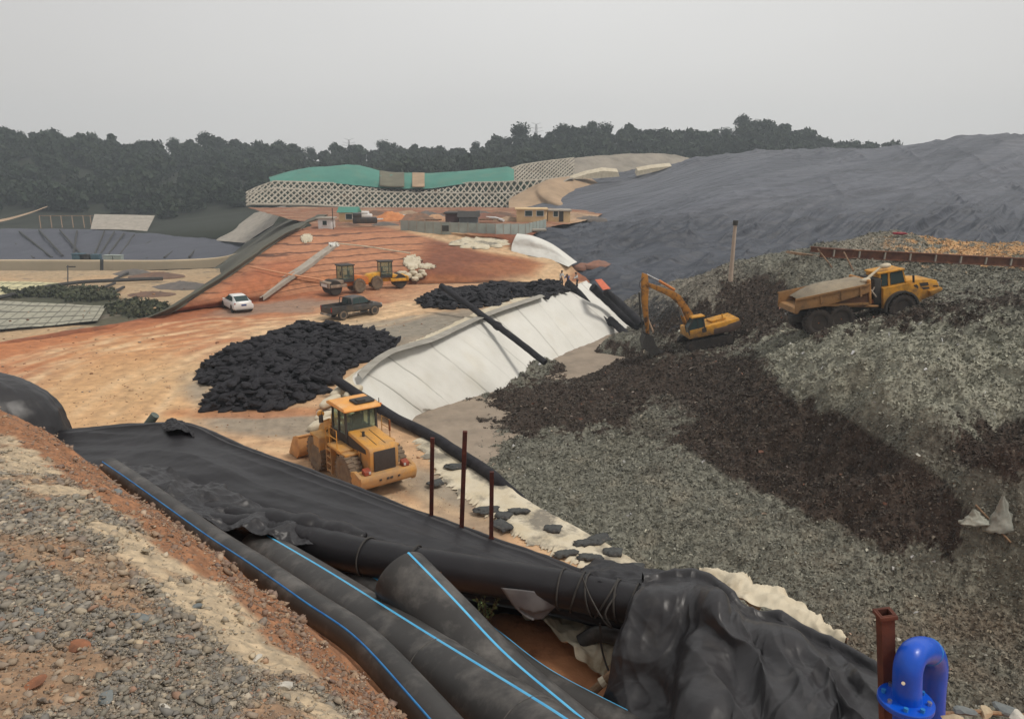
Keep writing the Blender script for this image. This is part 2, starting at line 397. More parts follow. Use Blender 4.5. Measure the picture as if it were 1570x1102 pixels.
def plainz(x, y):
    d = np.minimum(seg_dist(x, y, T1), seg_dist(x, y, T2))
    rut = -.09*(np.exp(-((d-1.0)/.3)**2) + np.exp(-((d-2.6)/.35)**2))
    return .14*fbm(x*.12, y*.12) + .05*fbm(x*.7, y*.7, 3) + rut*sst(-.2, .4, fbm(x*.1, y*.1, 9)+.2)
redge = sst(0, 14, np.arange(460)[:, None]*0 + (np.arange(420)[None, ::-1]))    # keep the crest line level
A[..., 2] = plainz(x, y)*redge
fadeL = 1 - sst(0, 5, x - A[:, :1, 0]); rows_far = sst(.55, .62, np.linspace(0, 1, 460))[:, None]
A[..., 2] += .5*fbm(x*.25, y*.25, 5)*rows_far*(1 - sst(0, 9, x - A[:, :1, 0]))*sst(0, 1.5, x - A[:, :1, 0])
def plaincol(x, y, z):
    px, py = proj(x, y, z)
    n1 = fbm(x*.09, y*.09, 1); n2 = .8*fbm(x*.35, y*.35, 2); n3 = .7*fbm(x*1.3, y*1.3, 3, 3)
    wx, wy = px + 22*n2 + 50*n1, py + 8*n2 + 14*n1
    c = np.broadcast_to(SAND, x.shape + (3,)).copy()
    c = mixc(c, .3*sst(-.1, .5, n2), PALE*.95)
    c = mixc(c, 1 - sst(0, 75, wy - (620 - .28*np.clip(wx, 0, 700)) + 40), RED)              # red belt along the far left side
    c = mixc(c, .65*blobpx(wx, wy, 120, 528, 330, 32, -8)[1], ORANGE)
    c = mixc(c, .8*blobpx(wx, wy, 300, 478, 260, 16, -5)[1], RED*.92)
    c = mixc(c, .9*blobpx(wx, wy, 700, 415, 190, 14, 0)[1], RED)
    c = mixc(c, .85*blobpx(wx, wy, 420, 540, 240, 34, -14)[1]*sst(-.4, .1, n1+.2), PALE)
    c = mixc(c, .75*blobpx(wx, wy, 170, 620, 130, 90, -20)[1], srgb(194, 156, 112))
    for q in ((660, 500, 190, 17, -9, .85), (620, 520, 120, 17, -12, .85), (330, 600, 60, 26, 10, .8), (430, 652, 120, 22, 3, .85), (430, 472, 120, 9, -3, .6), (700, 770, 70, 45, 38, .6), (640, 740, 90, 22, 20, .7), (560, 760, 60, 20, 20, .45)):
        c = mixc(c, q[5]*blobpx(wx, wy, *q[:5])[1], GREY)
    c = mixc(c, .7*blobpx(wx, wy, 380, 632, 150, 9, 0)[1], ORANGE*.85)
    c = mixc(c, .5*blobpx(wx, wy, 360, 575, 30, 8, 0)[1], ORANGE)
    for T, wd in ((T1, 2.6), (T2, 2.2), (T3, 1.8), (T4, 2.4)):
        d = seg_dist(x, y, T) + .25*n3
        s_ = np.exp(-((d-1.1)/.4)**2)*.5 + np.exp(-((d-wd-.4)/.35)**2)*.35
        c = mixc(c, np.clip(1.5*s_, 0, .85)*sst(-.45, .3, n2), PALE*1.06)
        c = mixc(c, .35*np.exp(-((d-1.9)/.22)**2)*sst(-.3, .3, n1), SAND*.62)
        c = mixc(c, .3*np.exp(-((d-.3)/.16)**2)*sst(-.2, .3, n2), SAND*.6)
        c = mixc(c, .4*np.exp(-((d-3.6)/.18)**2)*sst(-.1, .4, n1), SAND*.65)
    dm = np.minimum(np.minimum(seg_dist(x, y, T1), seg_dist(x, y, T2)), seg_dist(x, y, T4)); st_ = perlin(dm*2.1 + .3*n2, .02*x, 3) + .5*perlin(dm*5.2, .04*y, 5)
    n5 = fbm(x*5, y*5, 8, 3)*.6
    c *= (1 + .11*n3 + .08*n2 + .09*st_*(1-sst(7, 13, dm)) + .10*n5)[..., None]
    return np.clip(c, 0.01, .8)
tag(patch('earth_plain', A, M['earth'], plaincol), 'sandy orange earth plain with a curving haul road and tyre ruts', None, None, 'structure')
# bank down into the basin on the left
rb = []
for (a, b) in leftb[8:]:
    p = P(a, b, z=0); o = Vector((-.75, .65, 0))*16
    rb.append([p + Vector((1.6, -1.0, -.6)), p + Vector((.1, -.1, -.05)), p + o*.45 + Vector((0, 0, -5)), p + o + Vector((0, 0, -9.5))])
A = loft_pts(rb, 160, 40); A[..., 2] += .25*fbm(A[..., 0]*.4, A[..., 1]*.4)
tag(patch('basin_bank', A, M['earth'], lambda x, y, z: mixc(np.broadcast_to(RED*.9, x.shape+(3,)).copy(), sst(-.3, .4, fbm(x*.3, y*.3)), DRED)), 'red earth bank falling from the plain to the basin', None, None, 'structure')

# ---- white geotextile slope of the cell (wall): crest to foot
foot = [(1090,960),(1010,900),(925,848),(850,800),(790,760),(742,722),(700,700),(660,690),(627,664),(640,640),(672,628),(705,618),(745,606),(780,596),(812,576),(838,560),(868,545),(905,528),(950,512),(985,500)]
rr = []
for i, (c, f) in enumerate(zip(crestW, foot)):
    fz = -4.3 if i > 6 else -4.0
    q = P(f[0], f[1], z=fz)
    rr.append([c + (c-q).normalized()*0 + Vector((0, 0, .0)), c*.97 + q*.03 + Vector((0, 0, -.02)), c*.5+q*.5 + Vector((0, 0, .12)), q, q + (q-c)*.12 + Vector((0, 0, -.15))])
seglen = np.cumsum([0] + [(crestW[i+1]-crestW[i]).length for i in range(len(crestW)-1)])
Afull = loft_pts(rr, 900, 90)
vv = np.linspace(0, 1, 900)[:, None]*np.ones((1, 90)); uu = np.linspace(0, 1, 90)[None, :]*np.ones((900, 1))
al = np.interp(vv*(len(crestW)-1), np.arange(len(crestW)), seglen)
env = np.sin(np.pi*np.clip(uu*1.02, 0, 1))**.4
seam = np.zeros_like(al)
slant = al + 3.0*(uu-.5)*(1+.35*np.sin(al*.35))
for k in np.arange(1.5, seglen[-1], 4.1):
    kk = k + .5*math.sin(k*3.1); seam += np.exp(-((slant-kk-.5*fbm(uu*2.5, k))/.075)**2)*(.25+.75*math.sin(k*1.7)**2)*sst(-.35, .1, fbm(uu*3, k*1.3, 2)+.12)
wr = ridged(slant*.22, uu*.8, 1)*.05 + fbm(slant*.18, uu*1.8, 4)*.10 + ridged(slant*.9 + uu*2, uu*1.3, 7)*.015
nrm = grid_normals(Afull)
Afull = Afull + nrm*((wr - .07*seam)*env)[..., None]
M['wallcloth'] = mat('white geotextile sheets', (1, 1, 1), (.9, .9, .89), .35, .9, .3, 1.5, attr=True, bdist=.06)
WH = np.array((.69, .68, .63))
_uu, _al, _seam, _sl = uu, al, seam, slant
def wallcol(x, y, z):
    c = np.broadcast_to(WH, x.shape+(3,)).copy()
    n = fbm(x*.35, y*.35, z*.35); n2 = fbm(x*1.5, y*1.5, z*1.5, 3)
    c = mixc(c, .55*sst(.0, .6, n), np.array(srgb(205, 200, 186)))
    c = mixc(c, np.clip(_seam, 0, 1)*.75, np.array(srgb(110, 106, 98)))
    c = mixc(c, sst(.80, .93, _uu + .10*n + .07*n2)*.9, np.array(srgb(150, 138, 120)))
    c = mixc(c, .5*(1-sst(.0, .06, _uu+.02*n2)), np.array(srgb(196, 180, 150)))
    return c
tag(patch('cell_slope', Afull, M['wallcloth'], wallcol), 'long white geotextile covered slope dropping into the waste cell, seams running down it', 'lined slope', None, None)['kind'] = 'structure'

# ---- floor of the cell
M['dirt'] = mat('grey cell soil', srgb(152, 138, 122), srgb(132, 120, 106), .5, .95, .6, 3, c3=srgb(118, 106, 94), sc3=.25)
A = loft_pts([[P(560, 780, z=-4.15), P(760, 780, z=-4.15), P(1100, 1000, z=-4.15)], [P(600, 690, z=-4.15), P(720, 680, z=-4.15), P(1000, 800, z=-4.15)], [P(600, 630, z=-4.15), P(760, 600, z=-4.15), P(1000, 640, z=-4.15)], [P(780, 560, z=-4.15), P(900, 520, z=-4.15), P(1050, 520, z=-4.15)], [P(880, 505, z=-4.15), P(960, 490, z=-4.15), P(1100, 490, z=-4.15)]], 220, 200)
A[..., 2] += .16*fbm(A[..., 0]*.35, A[..., 1]*.35) + .05*fbm(A[..., 0]*1.5, A[..., 1]*1.5, 1)
tag(patch('cell_floor', A, M['dirt']), 'smooth grey brown soil floor at the foot of the white slope', None, None, 'structure')

# ---- the waste hill
wc = [(1560,1090,-2.6),(1200,1010,-3.1),(1050,925,-3.4),(1350,960,-2.7),(1600,950,-2.0),(960,850,-3.2),(870,790,-3.5),(790,735,-3.9),(752,700,-4.3),
      (770,655,-4.3),(725,640,-4.4),(760,612,-4.2),(830,575,-4.1),(850,556,-3.6),(930,522,-3.3),(970,512,-2.4),(880,600,-3.1),
      (900,690,-3.2),(1000,750,-2.6),(1100,800,-2.3),(1300,870,-2.0),(1500,880,-1.5),(1500,800,-.9),
      (940,560,-2.4),(1000,540,-1.0),(1100,600,-1.2),(1000,640,-2.2),(1100,700,-1.8),(1300,740,-1.0),(1440,790,-.9),(1250,800,-1.6),
      (1060,526,-.2),(1110,515,.2),(1020,520,-.6),(1150,560,.6),(1190,600,.3),(1170,640,-.5),(1120,560,-.1),
      (1300,505,3.1),(1235,512,2.3),(1180,520,1.3),(1420,480,4.0),(1560,462,4.4),(1700,450,4.6),
      (1240,545,2.2),(1330,545,3.0),(1420,550,3.5),(1560,545,3.9),(1720,550,4.1),(1350,610,2.7),(1280,600,1.8),(1450,640,3.0),(1570,660,3.2),
      (1290,670,.2),(1380,710,.3),(1460,735,.6),(1570,745,1.0),(1700,740,1.4),(1400,665,1.9),(1500,690,2.2),
      (1300,450,3.9),(1200,430,3.0),(1500,430,4.9),(1160,465,1.6),(1100,480,.4)]
wc = [P(a, b, z=c) for a, b, c in wc]
for a, b, y_ in ((1215,398,60),(1300,400,61),(1450,402,62),(1570,405,63),(1750,410,64),(1350,358,73),(1310,372,72),(1270,385,70),(1180,404,66),(1120,428,62),(1060,445,62),(1035,458,72),(1440,376,70),(1570,378,71),(1750,382,72),(1010,455,84),(1240,385,66),(1015,480,80),(1012,503,72)):
    wc.append(P(a, b, y=y_))
for a, b, c in ((9.5, 66, -5.2),(10.8, 75, -5.0),(7, 60, -5.0),(12.6, 83, -3.4),(8.5, 71, -5.6),(5, 84, -5.5),(20, 86, 0),(35, 88, 0),(55, 90, 0),(70, 90, 0),(70, 60, 5.5),(60, 30, 3),(50, 12, 0),(75,40,4)): wc.append(Vector((a, b, c)))
wf = tps(wc)
def wastez(x, y, detail=True):
    z = wf(x, y)
    b = .50*fbm(x*.25, y*.25, 1, 4) + .30*fbm(x*.8, y*.8, 2, 3)
    pl_ = sst(9, 14, x)*sst(24, 29, y)*(1-sst(40, 46, y)); b = b + pl_*(.55*(1-2.2*np.abs(perlin(x*.42, y*.42, 31))) + .25*(1-2.2*np.abs(perlin(x*1.0, y*1.0, 32))) + .25)
    if detail: b = b + .17*fbm(x*2.3, y*2.3, 5, 4) + .11*ridged(x*1.6, y*1.6, 8, 3) + .10*ridged(x*4.5, y*4.5, 3, 3)
    return z + b
# view-adapted density, ordinary x,y,z heights
ny, nx = 760, 900
ys = 13*np.exp(np.linspace(0, math.log(92/13), ny))
ang = np.linspace(-.22, .92, nx)
Y = ys[:, None]*np.ones((1, nx)); X = ang[None, :]*Y
Z = wastez(X, Y)
GW = np.array(srgb(116, 115, 104)); BW = np.array(srgb(54, 40, 32)); TW = np.array(srgb(132, 122, 104)); OW = np.array(srgb(100, 97, 84))
def pip(px, py, poly):
    r_ = np.zeros(np.shape(px), bool); n = len(poly)
    for i in range(n):
        (x0, y0), (x1, y1) = poly[i], poly[(i+1) % n]
        if y0 != y1: r_ ^= ((y0 > py) != (y1 > py)) & (px < (x1-x0)*(py-y0)/(y1-y0)+x0)
    return r_
BROWN = [[(690,640),(740,612),(800,580),(860,548),(950,528),(1040,528),(1110,538),(1175,545),(1190,585),(1230,625),(1300,640),(1345,670),(1400,705),(1460,745),(1495,790),(1470,835),(1400,852),(1340,838),(1280,800),(1200,770),(1120,735),(1060,690),(985,668),(900,655),(820,662),(740,665),(700,700)],
         [(960,505),(1040,520),(1110,525),(1180,510),(1290,502),(1330,495),(1440,486),(1620,470),(1620,448),(1450,455),(1300,470),(1200,445),(1205,425),(1140,420),(1100,445),(1060,480),(990,485)],
         [(1440,640),(1500,630),(1560,640),(1620,650),(1620,720),(1540,730),(1480,715),(1440,690)]]
def wastecol(x, y, z):
    px, py = proj(x, y, z)
    n1 = fbm(x*.16, y*.16, 4); n2 = fbm(x*.6, y*.6, 2); n3 = fbm(x*2.2, y*2.2, 6, 4); n4 = fbm(x*7, y*7, 1, 2)
    n6 = fbm(x*1.1, y*1.1, 17, 5)
    wx, wy = px + 45*n1 + 46*n2 + 60*n6 + 26*n4, py + 26*n1 + 34*n2 + 46*n6 + 18*n4
    c = np.broadcast_to(GW, x.shape+(3,)).copy()
    c = mixc(c, .6*sst(-.1, .6, n1), OW)
    c = mixc(c, .75*blobpx(wx, wy, 1420, 560, 300, 75, 4, .35)[1], np.array(srgb(146, 145, 130)))
    c = mixc(c, .45*sst(.1, .5, fbm(x*.45+7, y*.45, 3, 4)), np.array(srgb(140, 132, 116)))
    c = mixc(c, .5*sst(.15, .5, fbm(x*.3+2, y*.3, 13, 4)), np.array(srgb(78, 72, 62)))
    br = np.zeros_like(x)
    for pg in BROWN:
        d_ = seg_dist(wx, wy, pg + [pg[0]]); ins = pip(wx, wy, pg); br = np.maximum(br, sst(-7, 5, np.where(ins, d_, -d_)))
    for q in ((1010,640,45,26,0),(960,700,70,30,0)):
        br = br*(1 - .8*blobpx(wx, wy, *q, .4)[1])
    c = mixc(c, .92*br, BW)
    dk = blobpx(wx, wy, 1480, 690, 130, 30, 18, .5)[1]*.35 + blobpx(wx, wy, 1560, 750, 80, 60, 0, .5)[1]*.2
    c = mixc(c, np.clip(dk, 0, 1), BW*1.2)
    c = mixc(c, .55*blobpx(wx, wy, 1450, 1010, 260, 85, 0, .5)[1]*sst(-.3, .4, n2+.15), np.array(srgb(104, 88, 72)))
    c = mixc(c, .6*blobpx(wx, wy, 1040, 440, 120, 38, -8, .4)[1]*(1-br), np.array(srgb(128, 120, 108)))
    c = mixc(c, .6*blobpx(wx, wy, 1340, 375, 70, 22, 0, .4)[1], np.array(srgb(140, 132, 118)))
    c = mixc(c, .95*blobpx(wx, wy, 1530, 386, 165, 14, 1, .25)[1], np.array(srgb(190, 148, 102)))
    c = mixc(c, .8*blobpx(wx, wy, 1500, 412, 200, 10, 1, .4)[1], OW*.8)
    c = mixc(c, .8*blobpx(wx, wy, 1005, 478, 46, 17, 0, .25)[1], np.array(srgb(50, 50, 54)))
    k = 1 + .30*n3 + .22*n4 + .16*n2
    return np.clip(c*k[..., None], .006, .5)
me_w = patch('waste_hill', np.stack([X, Y, Z], -1), M['waste'], wastecol)
tag(me_w, 'broad mound of grey and dark brown shredded waste filling the right side', None, None, 'structure')
WX, WY, WZ = X, Y, Z

# ---- the membrane covered mountain
cols = [770, 830, 870, 940, 1000, 1060, 1120, 1180, 1240, 1300, 1360, 1420, 1480, 1540, 1600, 1700, 1900]
def row(pys, ys_): return [P(c, a, y=b) for c, a, b in zip(cols, np.interp(cols, *zip(*pys)), np.interp(cols, *zip(*ys_)))]
ridge_py = [(770, 292), (830, 279), (860, 274), (940, 270), (1000, 262), (1060, 249), (1120, 241), (1180, 235), (1240, 236), (1300, 235), (1350, 232), (1400, 226), (1450, 216), (1490, 212), (1540, 210), (1600, 214), (1700, 222), (1900, 235)]
rows = [row([(770, 560), (1000, 560), (1900, 480)], [(770, 84), (830, 84), (1900, 80)]),
        row([(770, 385), (830, 392), (870, 410), (940, 440), (1100, 470), (1900, 420)], [(770, 112), (870, 98), (940, 90), (1100, 88), (1900, 85)]),
        row([(770, 352), (830, 352), (870, 356), (940, 365), (1100, 375), (1300, 370), (1900, 350)], [(770, 128), (870, 122), (1000, 110), (1900, 100)]),
        row([(770, 348), (830, 343), (900, 337), (1000, 332), (1200, 320), (1900, 295)], [(770, 150), (900, 140), (1100, 122), (1900, 118)]),
        row([(770, 325), (830, 315), (900, 306), (1000, 298), (1200, 280), (1900, 262)], [(770, 175), (900, 165), (1100, 145), (1900, 135)]),
        row([(a, b+10) for a, b in ridge_py], [(770, 200), (900, 196), (1100, 176), (1900, 155)]),
        row(ridge_py, [(770, 212), (900, 215), (1100, 195), (1900, 170)])]
last = rows[-1]; rows.append([p + Vector((0, 30, -6)) for p in last]); rows.append([p + Vector((0, 70, -30)) for p in last])
A = loft_pts(rows, 520, 760)
x, y, z = A[..., 0], A[..., 1], A[..., 2]
# creases running obliquely down the slope
wv = 5*fbm(x*.02, y*.02, 2); s_al = .76*x + .65*y; s_ac = -.65*x + .76*y + wv
q1 = ridged(s_al*.008, s_ac*.10, 1, 4); q2 = ridged(s_al*.04, s_ac*.30, 5, 3); q3 = fbm(s_al*.02, s_ac*.05, 3); q4 = ridged(x*.03+2, y*.09, 8, 3)
vlo = np.linspace(0, 1, 520)[:, None]
near = 1 - sst(.25, .42, vlo)
pat_ = sst(-.25, .35, fbm(x*.022, y*.022, 9)+.1)
thin = np.clip(ridged(s_al*.010, s_ac*.16, 15, 2), 0, 1)**4 + .5*np.clip(ridged(s_al*.02, s_ac*.42, 16, 2), 0, 1)**4 + .6*np.clip(ridged((x*.2+y)*.012, (x-.2*y)*.10, 17, 2), 0, 1)**6
dsp = .40*q1*(.35+.65*pat_) + 1.3*q3 + .35*q4 + 1.15*thin*(.35+.65*pat_) + .06*fbm(x*.8, y*.8, 2)
dsp = dsp + near*(.7*ridged(s_al*.05, s_ac*.14, 4, 3) + 1.3*np.clip(ridged(s_al*.06, s_ac*.34, 6, 2), 0, 1)**3)
nr = grid_normals(A)
flat = 1 - .85*np.exp(-(((A[..., 0]-30)/30)**2 + ((A[..., 1]-165)/26)**2))
A = A + nr*(dsp*flat*.8)[..., None]
crz = np.clip(-q1*1.2, 0, 1)
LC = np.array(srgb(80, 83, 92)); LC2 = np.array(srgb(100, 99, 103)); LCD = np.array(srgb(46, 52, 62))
_vn = near*np.ones_like(x)
def linercol(x, y, z):
    c = np.broadcast_to(LC, x.shape+(3,)).copy()
    c = mixc(c, .7*sst(-.2, .6, fbm(x*.018, y*.018, 2)), LC2)
    c = mixc(c, .7*_vn, LCD)
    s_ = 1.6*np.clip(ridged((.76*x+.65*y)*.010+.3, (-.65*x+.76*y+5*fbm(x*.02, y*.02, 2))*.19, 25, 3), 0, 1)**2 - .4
    c = mixc(c, .45*sst(-.25, .5, s_), LCD*.85)  # shadow lines of the creases, painted dark into the membrane colour
    c = mixc(c, .25*sst(.3, .8, fbm(x*.3, y*.9, 4)), LC2*1.2)
    c *= (1 + .08*fbm(x*.5, y*.5, 1))[..., None]
    return c
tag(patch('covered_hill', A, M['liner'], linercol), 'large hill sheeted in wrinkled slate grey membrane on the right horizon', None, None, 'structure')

# ---- red earth embankment behind the plain with its ramp
rows = [[P(215,492,z=-.3),P(330,473,z=-.1),P(480,450,z=-.1),P(600,438,z=-.1),P(700,434,z=-.1),P(800,432,z=-.1),P(905,433,z=-.1)],
        [P(262,474,z=.6),P(360,455,z=.8),P(480,438,z=.5),P(600,431,z=.35),P(700,428,z=.3),P(800,427,z=.2),P(898,425,z=.1)],
        [P(300,452,z=1.2),P(395,420,z=2.2),P(500,410,z=2.0),P(620,410,z=1.6),P(720,415,z=1.0),P(820,415,z=.8),P(885,416,z=.6)],
        [P(375,405,z=2.6),P(440,378,z=3.4),P(520,374,z=3.4),P(630,384,z=2.6),P(735,392,z=2.0),P(830,397,z=1.6),P(870,401,z=1.5)],
        [P(430,366,z=3.8),P(470,354,z=4.2),P(540,353,z=4.1),P(640,358,z=3.7),P(745,370,z=3.0),P(815,376,z=2.6),P(845,383,z=2.4)],
        [P(460,352,z=4.4),P(490,347,z=4.4),P(550,347,z=4.3),P(650,352,z=4.1),P(750,360,z=3.8),P(790,358,z=3.8),P(812,365,z=3.4)],
        [P(475,343,z=4.5),P(500,340,z=4.4),P(560,340,z=4.3),P(660,345,z=4.2),P(740,347,z=4.2),P(790,347,z=4.2),P(850,347,z=4.0)],
        [P(420,330,z=4.6),P(480,327,z=4.6),P(560,326,z=4.6),P(660,326,z=4.6),P(740,328,z=4.6),P(810,332,z=4.6),P(900,338,z=4.2)],
        [P(380,318,z=5),P(470,318,z=5),P(560,318,z=5),P(660,318,z=5),P(740,318,z=5),P(850,320,z=5),P(930,325,z=4.6)]]
A = loft_pts(rows, 420, 460)
x, y = A[..., 0], A[..., 1]
A[..., 2] += (.25*fbm(x*.13, y*.13) + .12*fbm(x*.5, y*.5, 3))*sst(0, .1, np.linspace(0, 1, 420))[:, None]
TR1 = [tuple(P(a, b, z=zz)[:2]) for a, b, zz in ((590,346,4.2),(640,355,3.9),(690,370,3),(760,385,2.3),(820,393,1.8),(850,405,1.2),(830,420,.7),(790,428,.3),(740,434,.1))]
TR2 = [tuple(P(a, b, z=zz)[:2]) for a, b, zz in ((600,346,4.2),(670,356,3.8),(740,376,2.7),(810,388,2),(866,400,1.4),(868,410,1),(850,425,.4))]
def embcol(x, y, z):
    px, py = proj(x, y, z)
    n1 = fbm(x*.08, y*.08, 1); n2 = fbm(x*.3, y*.3, 2); n3 = fbm(x*1.1, y*1.1, 3, 3)
    wx, wy = px + 10*n2, py + 4*n2
    c = np.broadcast_to(np.array(srgb(124, 77, 56)), x.shape+(3,)).copy()
    c = mixc(c, .6*sst(-.2, .4, n1), RED*.8)
    # pinkish fabric on the lined part of the slope
    fab = (1 - sst(-25, 15, wx - (655 + (wy-380)*-.6)))*sst(346, 360, wy + .25*np.clip(wx-460, 0, 60)*0)*(1 - sst(-8, 8, (wy-455)+(wx-380)*.05))
    c = mixc(c, .9*fab*sst(-.6, .1, n1+.25), np.array(srgb(176, 124, 92)))
    ln = np.abs(((z*2.3 + .25*fbm(x*.12, y*.12, 7)) % 1) - .5)*2
    c = mixc(c, .9*fab*sst(.78, .92, ln), np.array(srgb(78, 52, 42)))
    c = mixc(c, .8*fab*blobpx(wx, wy, 400, 428, 70, 20, -20, .5)[1], np.array(srgb(160, 96, 64)))
    for q in ((790,386,75,12,8,.6),(600,428,140,8,0,.5),(840,420,40,14,20,.5),(780,412,60,10,0,.35)):
        c = mixc(c, q[5]*blobpx(wx, wy, *q[:5])[1], ORANGE*.85)
    for T in (TR1, TR2):
        d = seg_dist(x, y, T) + .3*n3
        c = mixc(c, .85*np.exp(-(d/1.3)**2), PALE*.98)
    pl = sst(-4, 3, 350 - wy)
    c = mixc(c, .6*pl, np.array(srgb(140, 100, 76)))
    c = mixc(c, .6*pl*sst(-.1, .4, n2), np.array(srgb(128, 98, 78)))
    c = mixc(c, .6*pl*sst(.0, .3, fbm(x*.15, y*.4, 8)), np.array(srgb(168, 140, 114)))
    c = mixc(c, .9*blobpx(wx, wy, 885, 335, 60, 9, 5)[1], np.array(srgb(176, 150, 122)))
    c *= (1 + .16*n3 + .1*n2)[..., None]
    return np.clip(c, .01, .8)
tag(patch('red_embankment', A, M['earth'], embcol), 'terraced red earth embankment with a pale ramp climbing it', None, None, 'structure')

# olive grey outer flank of the embankment going down into the basin
fl = [(205,498,-.6),(255,480,.3),(292,458,1.0),(368,408,2.5),(424,368,3.8),(455,352,4.4),(470,342,4.5),(500,330,4.7)]
ft = [(200,510,-8),(250,500,-8),(285,470,-8),(335,428,-8),(345,405,-7),(372,385,-5),(400,360,-3),(430,340,0)]
rows = [[P(a, b, z=c) + Vector((.5, 0, .0)), P(a, b, z=c) + Vector((-.6, 0, .1)), (P(a, b, z=c)*.5 + P(d, e_, z=f)*.5) + Vector((0, 0, .5)), P(d, e_, z=f), P(d, e_, z=f) + Vector((-4, 0, -2))] for (a, b, c), (d, e_, f) in zip(fl, ft)]
A = loft_pts(rows, 160, 40); A[..., 2] += .2*fbm(A[..., 0]*.15, A[..., 1]*.15)
M['olive'] = mat('olive slope cloth', srgb(92, 90, 78), srgb(78, 78, 68), .1, .9, .3, .6, c3=srgb(112, 108, 96), sc3=.06)
tag(patch('flank_slope', A, M['olive']), 'olive grey cloth on the outer flank of the red embankment', None, None, 'structure')

# ---- basin on the left: floor, tarpaulin covered ponds, wall, liner slope
BZ = -8.0
rows = [[P(-700, 560, z=BZ), P(-100, 560, z=BZ), P(200, 545, z=BZ), P(340, 540, z=BZ), P(480, 540, z=BZ)], [P(-700, 470, z=BZ), P(-100, 470, z=BZ), P(150, 468, z=BZ), P(300, 465, z=BZ), P(420, 460, z=BZ)], [P(-700, 415, z=BZ), P(-100, 415, z=BZ), P(150, 415, z=BZ), P(330, 412, z=BZ), P(400, 405, z=BZ)]]
A = loft_pts(rows, 260, 420); A[..., 2] += .35*fbm(A[..., 0]*.1, A[..., 1]*.1)*1 + .15*fbm(A[..., 0]*.4, A[..., 1]*.4)
def bascol(x, y, z):
    px, py = proj(x, y, z); n1 = fbm(x*.06, y*.06, 1); n2 = fbm(x*.25, y*.25, 2); wx, wy = px+18*n2, py+5*n2
    c = np.broadcast_to(np.array(srgb(168, 146, 116)), x.shape+(3,)).copy()
    c = mixc(c, .6*sst(-.1, .4, n1), np.array(srgb(190, 156, 118)))
    for q in ((60,456,130,15,3,.9),(150,468,120,14,6,.85),(220,476,60,12,0,.9),(170,490,70,12,0,.9)):
        c = mixc(c, q[5]*blobpx(wx, wy, *q[:5], .25)[1], np.array(srgb(64, 66, 50)))
    c = mixc(c, .7*sst(.25, .4, n2), np.array(srgb(112, 104, 92)))
    return c*(1+.2*fbm(x*.8, y*.8, 5))[..., None]
tag(patch('basin_floor', A, M['earth'], bascol), 'low basin floor of tan earth with dark weedy patches', None, None, 'structure')
# liner slope at the back of the basin
rows = [[P(c, 402, y=172) for c in (-700, -200, 0, 120, 240, 330)], [P(c, b, y=176) for c, b in zip((-700, -200, 0, 120, 240, 345), (398, 398, 398, 399, 399, 398))],
        [P(c, b, y=200) for c, b in zip((-700, -200, 0, 130, 260, 400), (376, 376, 375, 375, 378, 384))], [P(c, b, y=218) for c, b in zip((-700, -200, 0, 140, 280, 420), (353, 353, 353, 354, 362, 374))], [P(c, b, y=224) for c, b in zip((-700, -200, 0, 140, 280, 420), (353, 353, 353, 354, 362, 374))]]
A = loft_pts(rows, 120, 420); x, y = A[..., 0], A[..., 1]; vq = np.linspace(0, 1, 120)[:, None]
A[..., 2] += .5*ridged(x*.09 + (1-vq)*1.0*np.sign(x+120), vq*2)*np.sin(np.pi*vq)
M['slateliner'] = mat('slate basin liner', srgb(74, 76, 86), srgb(64, 66, 76), .05, .7, .2, .5)
tag(patch('basin_liner', A, M['slateliner']), 'slate blue liner slope curving round the back of the basin', None, None, 'structure')

# ---- hills at the back
rows = []
hx = [-900, -300, 0, 120, 240, 360, 440, 520, 600, 700, 800, 900, 1000, 1080, 1150, 1220, 1290, 1400, 1700, 2300]
def hrow(d, dd): return [P(c, a, y=b) for c, a, b in zip(hx, np.interp(hx, *zip(*d)), np.interp(hx, *zip(*dd)))]
rid = [(-900, 212), (-300, 216), (0, 224), (60, 233), (150, 233), (230, 242), (280, 233), (340, 238), (400, 250), (460, 240), (520, 250), (580, 246), (700, 246), (800, 232), (900, 222), (1000, 222), (1060, 232), (1140, 212), (1220, 222), (1290, 238), (1400, 245), (2300, 245)]
yy = [(-900, 330), (0, 350), (400, 390), (600, 400), (900, 380), (1140, 380), (1300, 390), (2300, 400)]
rows = [hrow([(-900, 400), (300, 400), (440, 385), (600, 350), (2300, 350)], [(-900, 212), (300, 214), (440, 225), (600, 235), (2300, 275)]), hrow([(-900, 356), (240, 356), (300, 350), (380, 345), (440, 330), (600, 322), (2300, 322)], [(-900, 219), (240, 219), (300, 222), (380, 222), (440, 240), (600, 240), (2300, 280)]),
        hrow([(-900, 335), (240, 335), (330, 325), (440, 315), (600, 300), (900, 290), (2300, 290)], [(-900, 240), (600, 262), (2300, 300)]),
        hrow([(-900, 290), (240, 290), (440, 285), (600, 275), (900, 262), (2300, 270)], [(-900, 280), (600, 310), (2300, 330)]),
        hrow([(a, b+16) for a, b in rid], [(a, b-25) for a, b in yy]), hrow(rid, yy)]
rows.append([p + Vector((0, 60, -4)) for p in rows[-1]]); rows.append([p + Vector((0, 110, -25)) for p in rows[-1]])
A = loft_pts(rows, 160, 300); A[..., 2] += 1.0*fbm(A[..., 0]*.03, A[..., 1]*.03)
HILL = A
M['hill'] = mat('wooded hill soil', (.022, .026, .014), (.016, .02, .011), .05, .95)
tag(patch('hill', A, M['hill']), 'dark wooded hills along the horizon', None, None, 'structure')
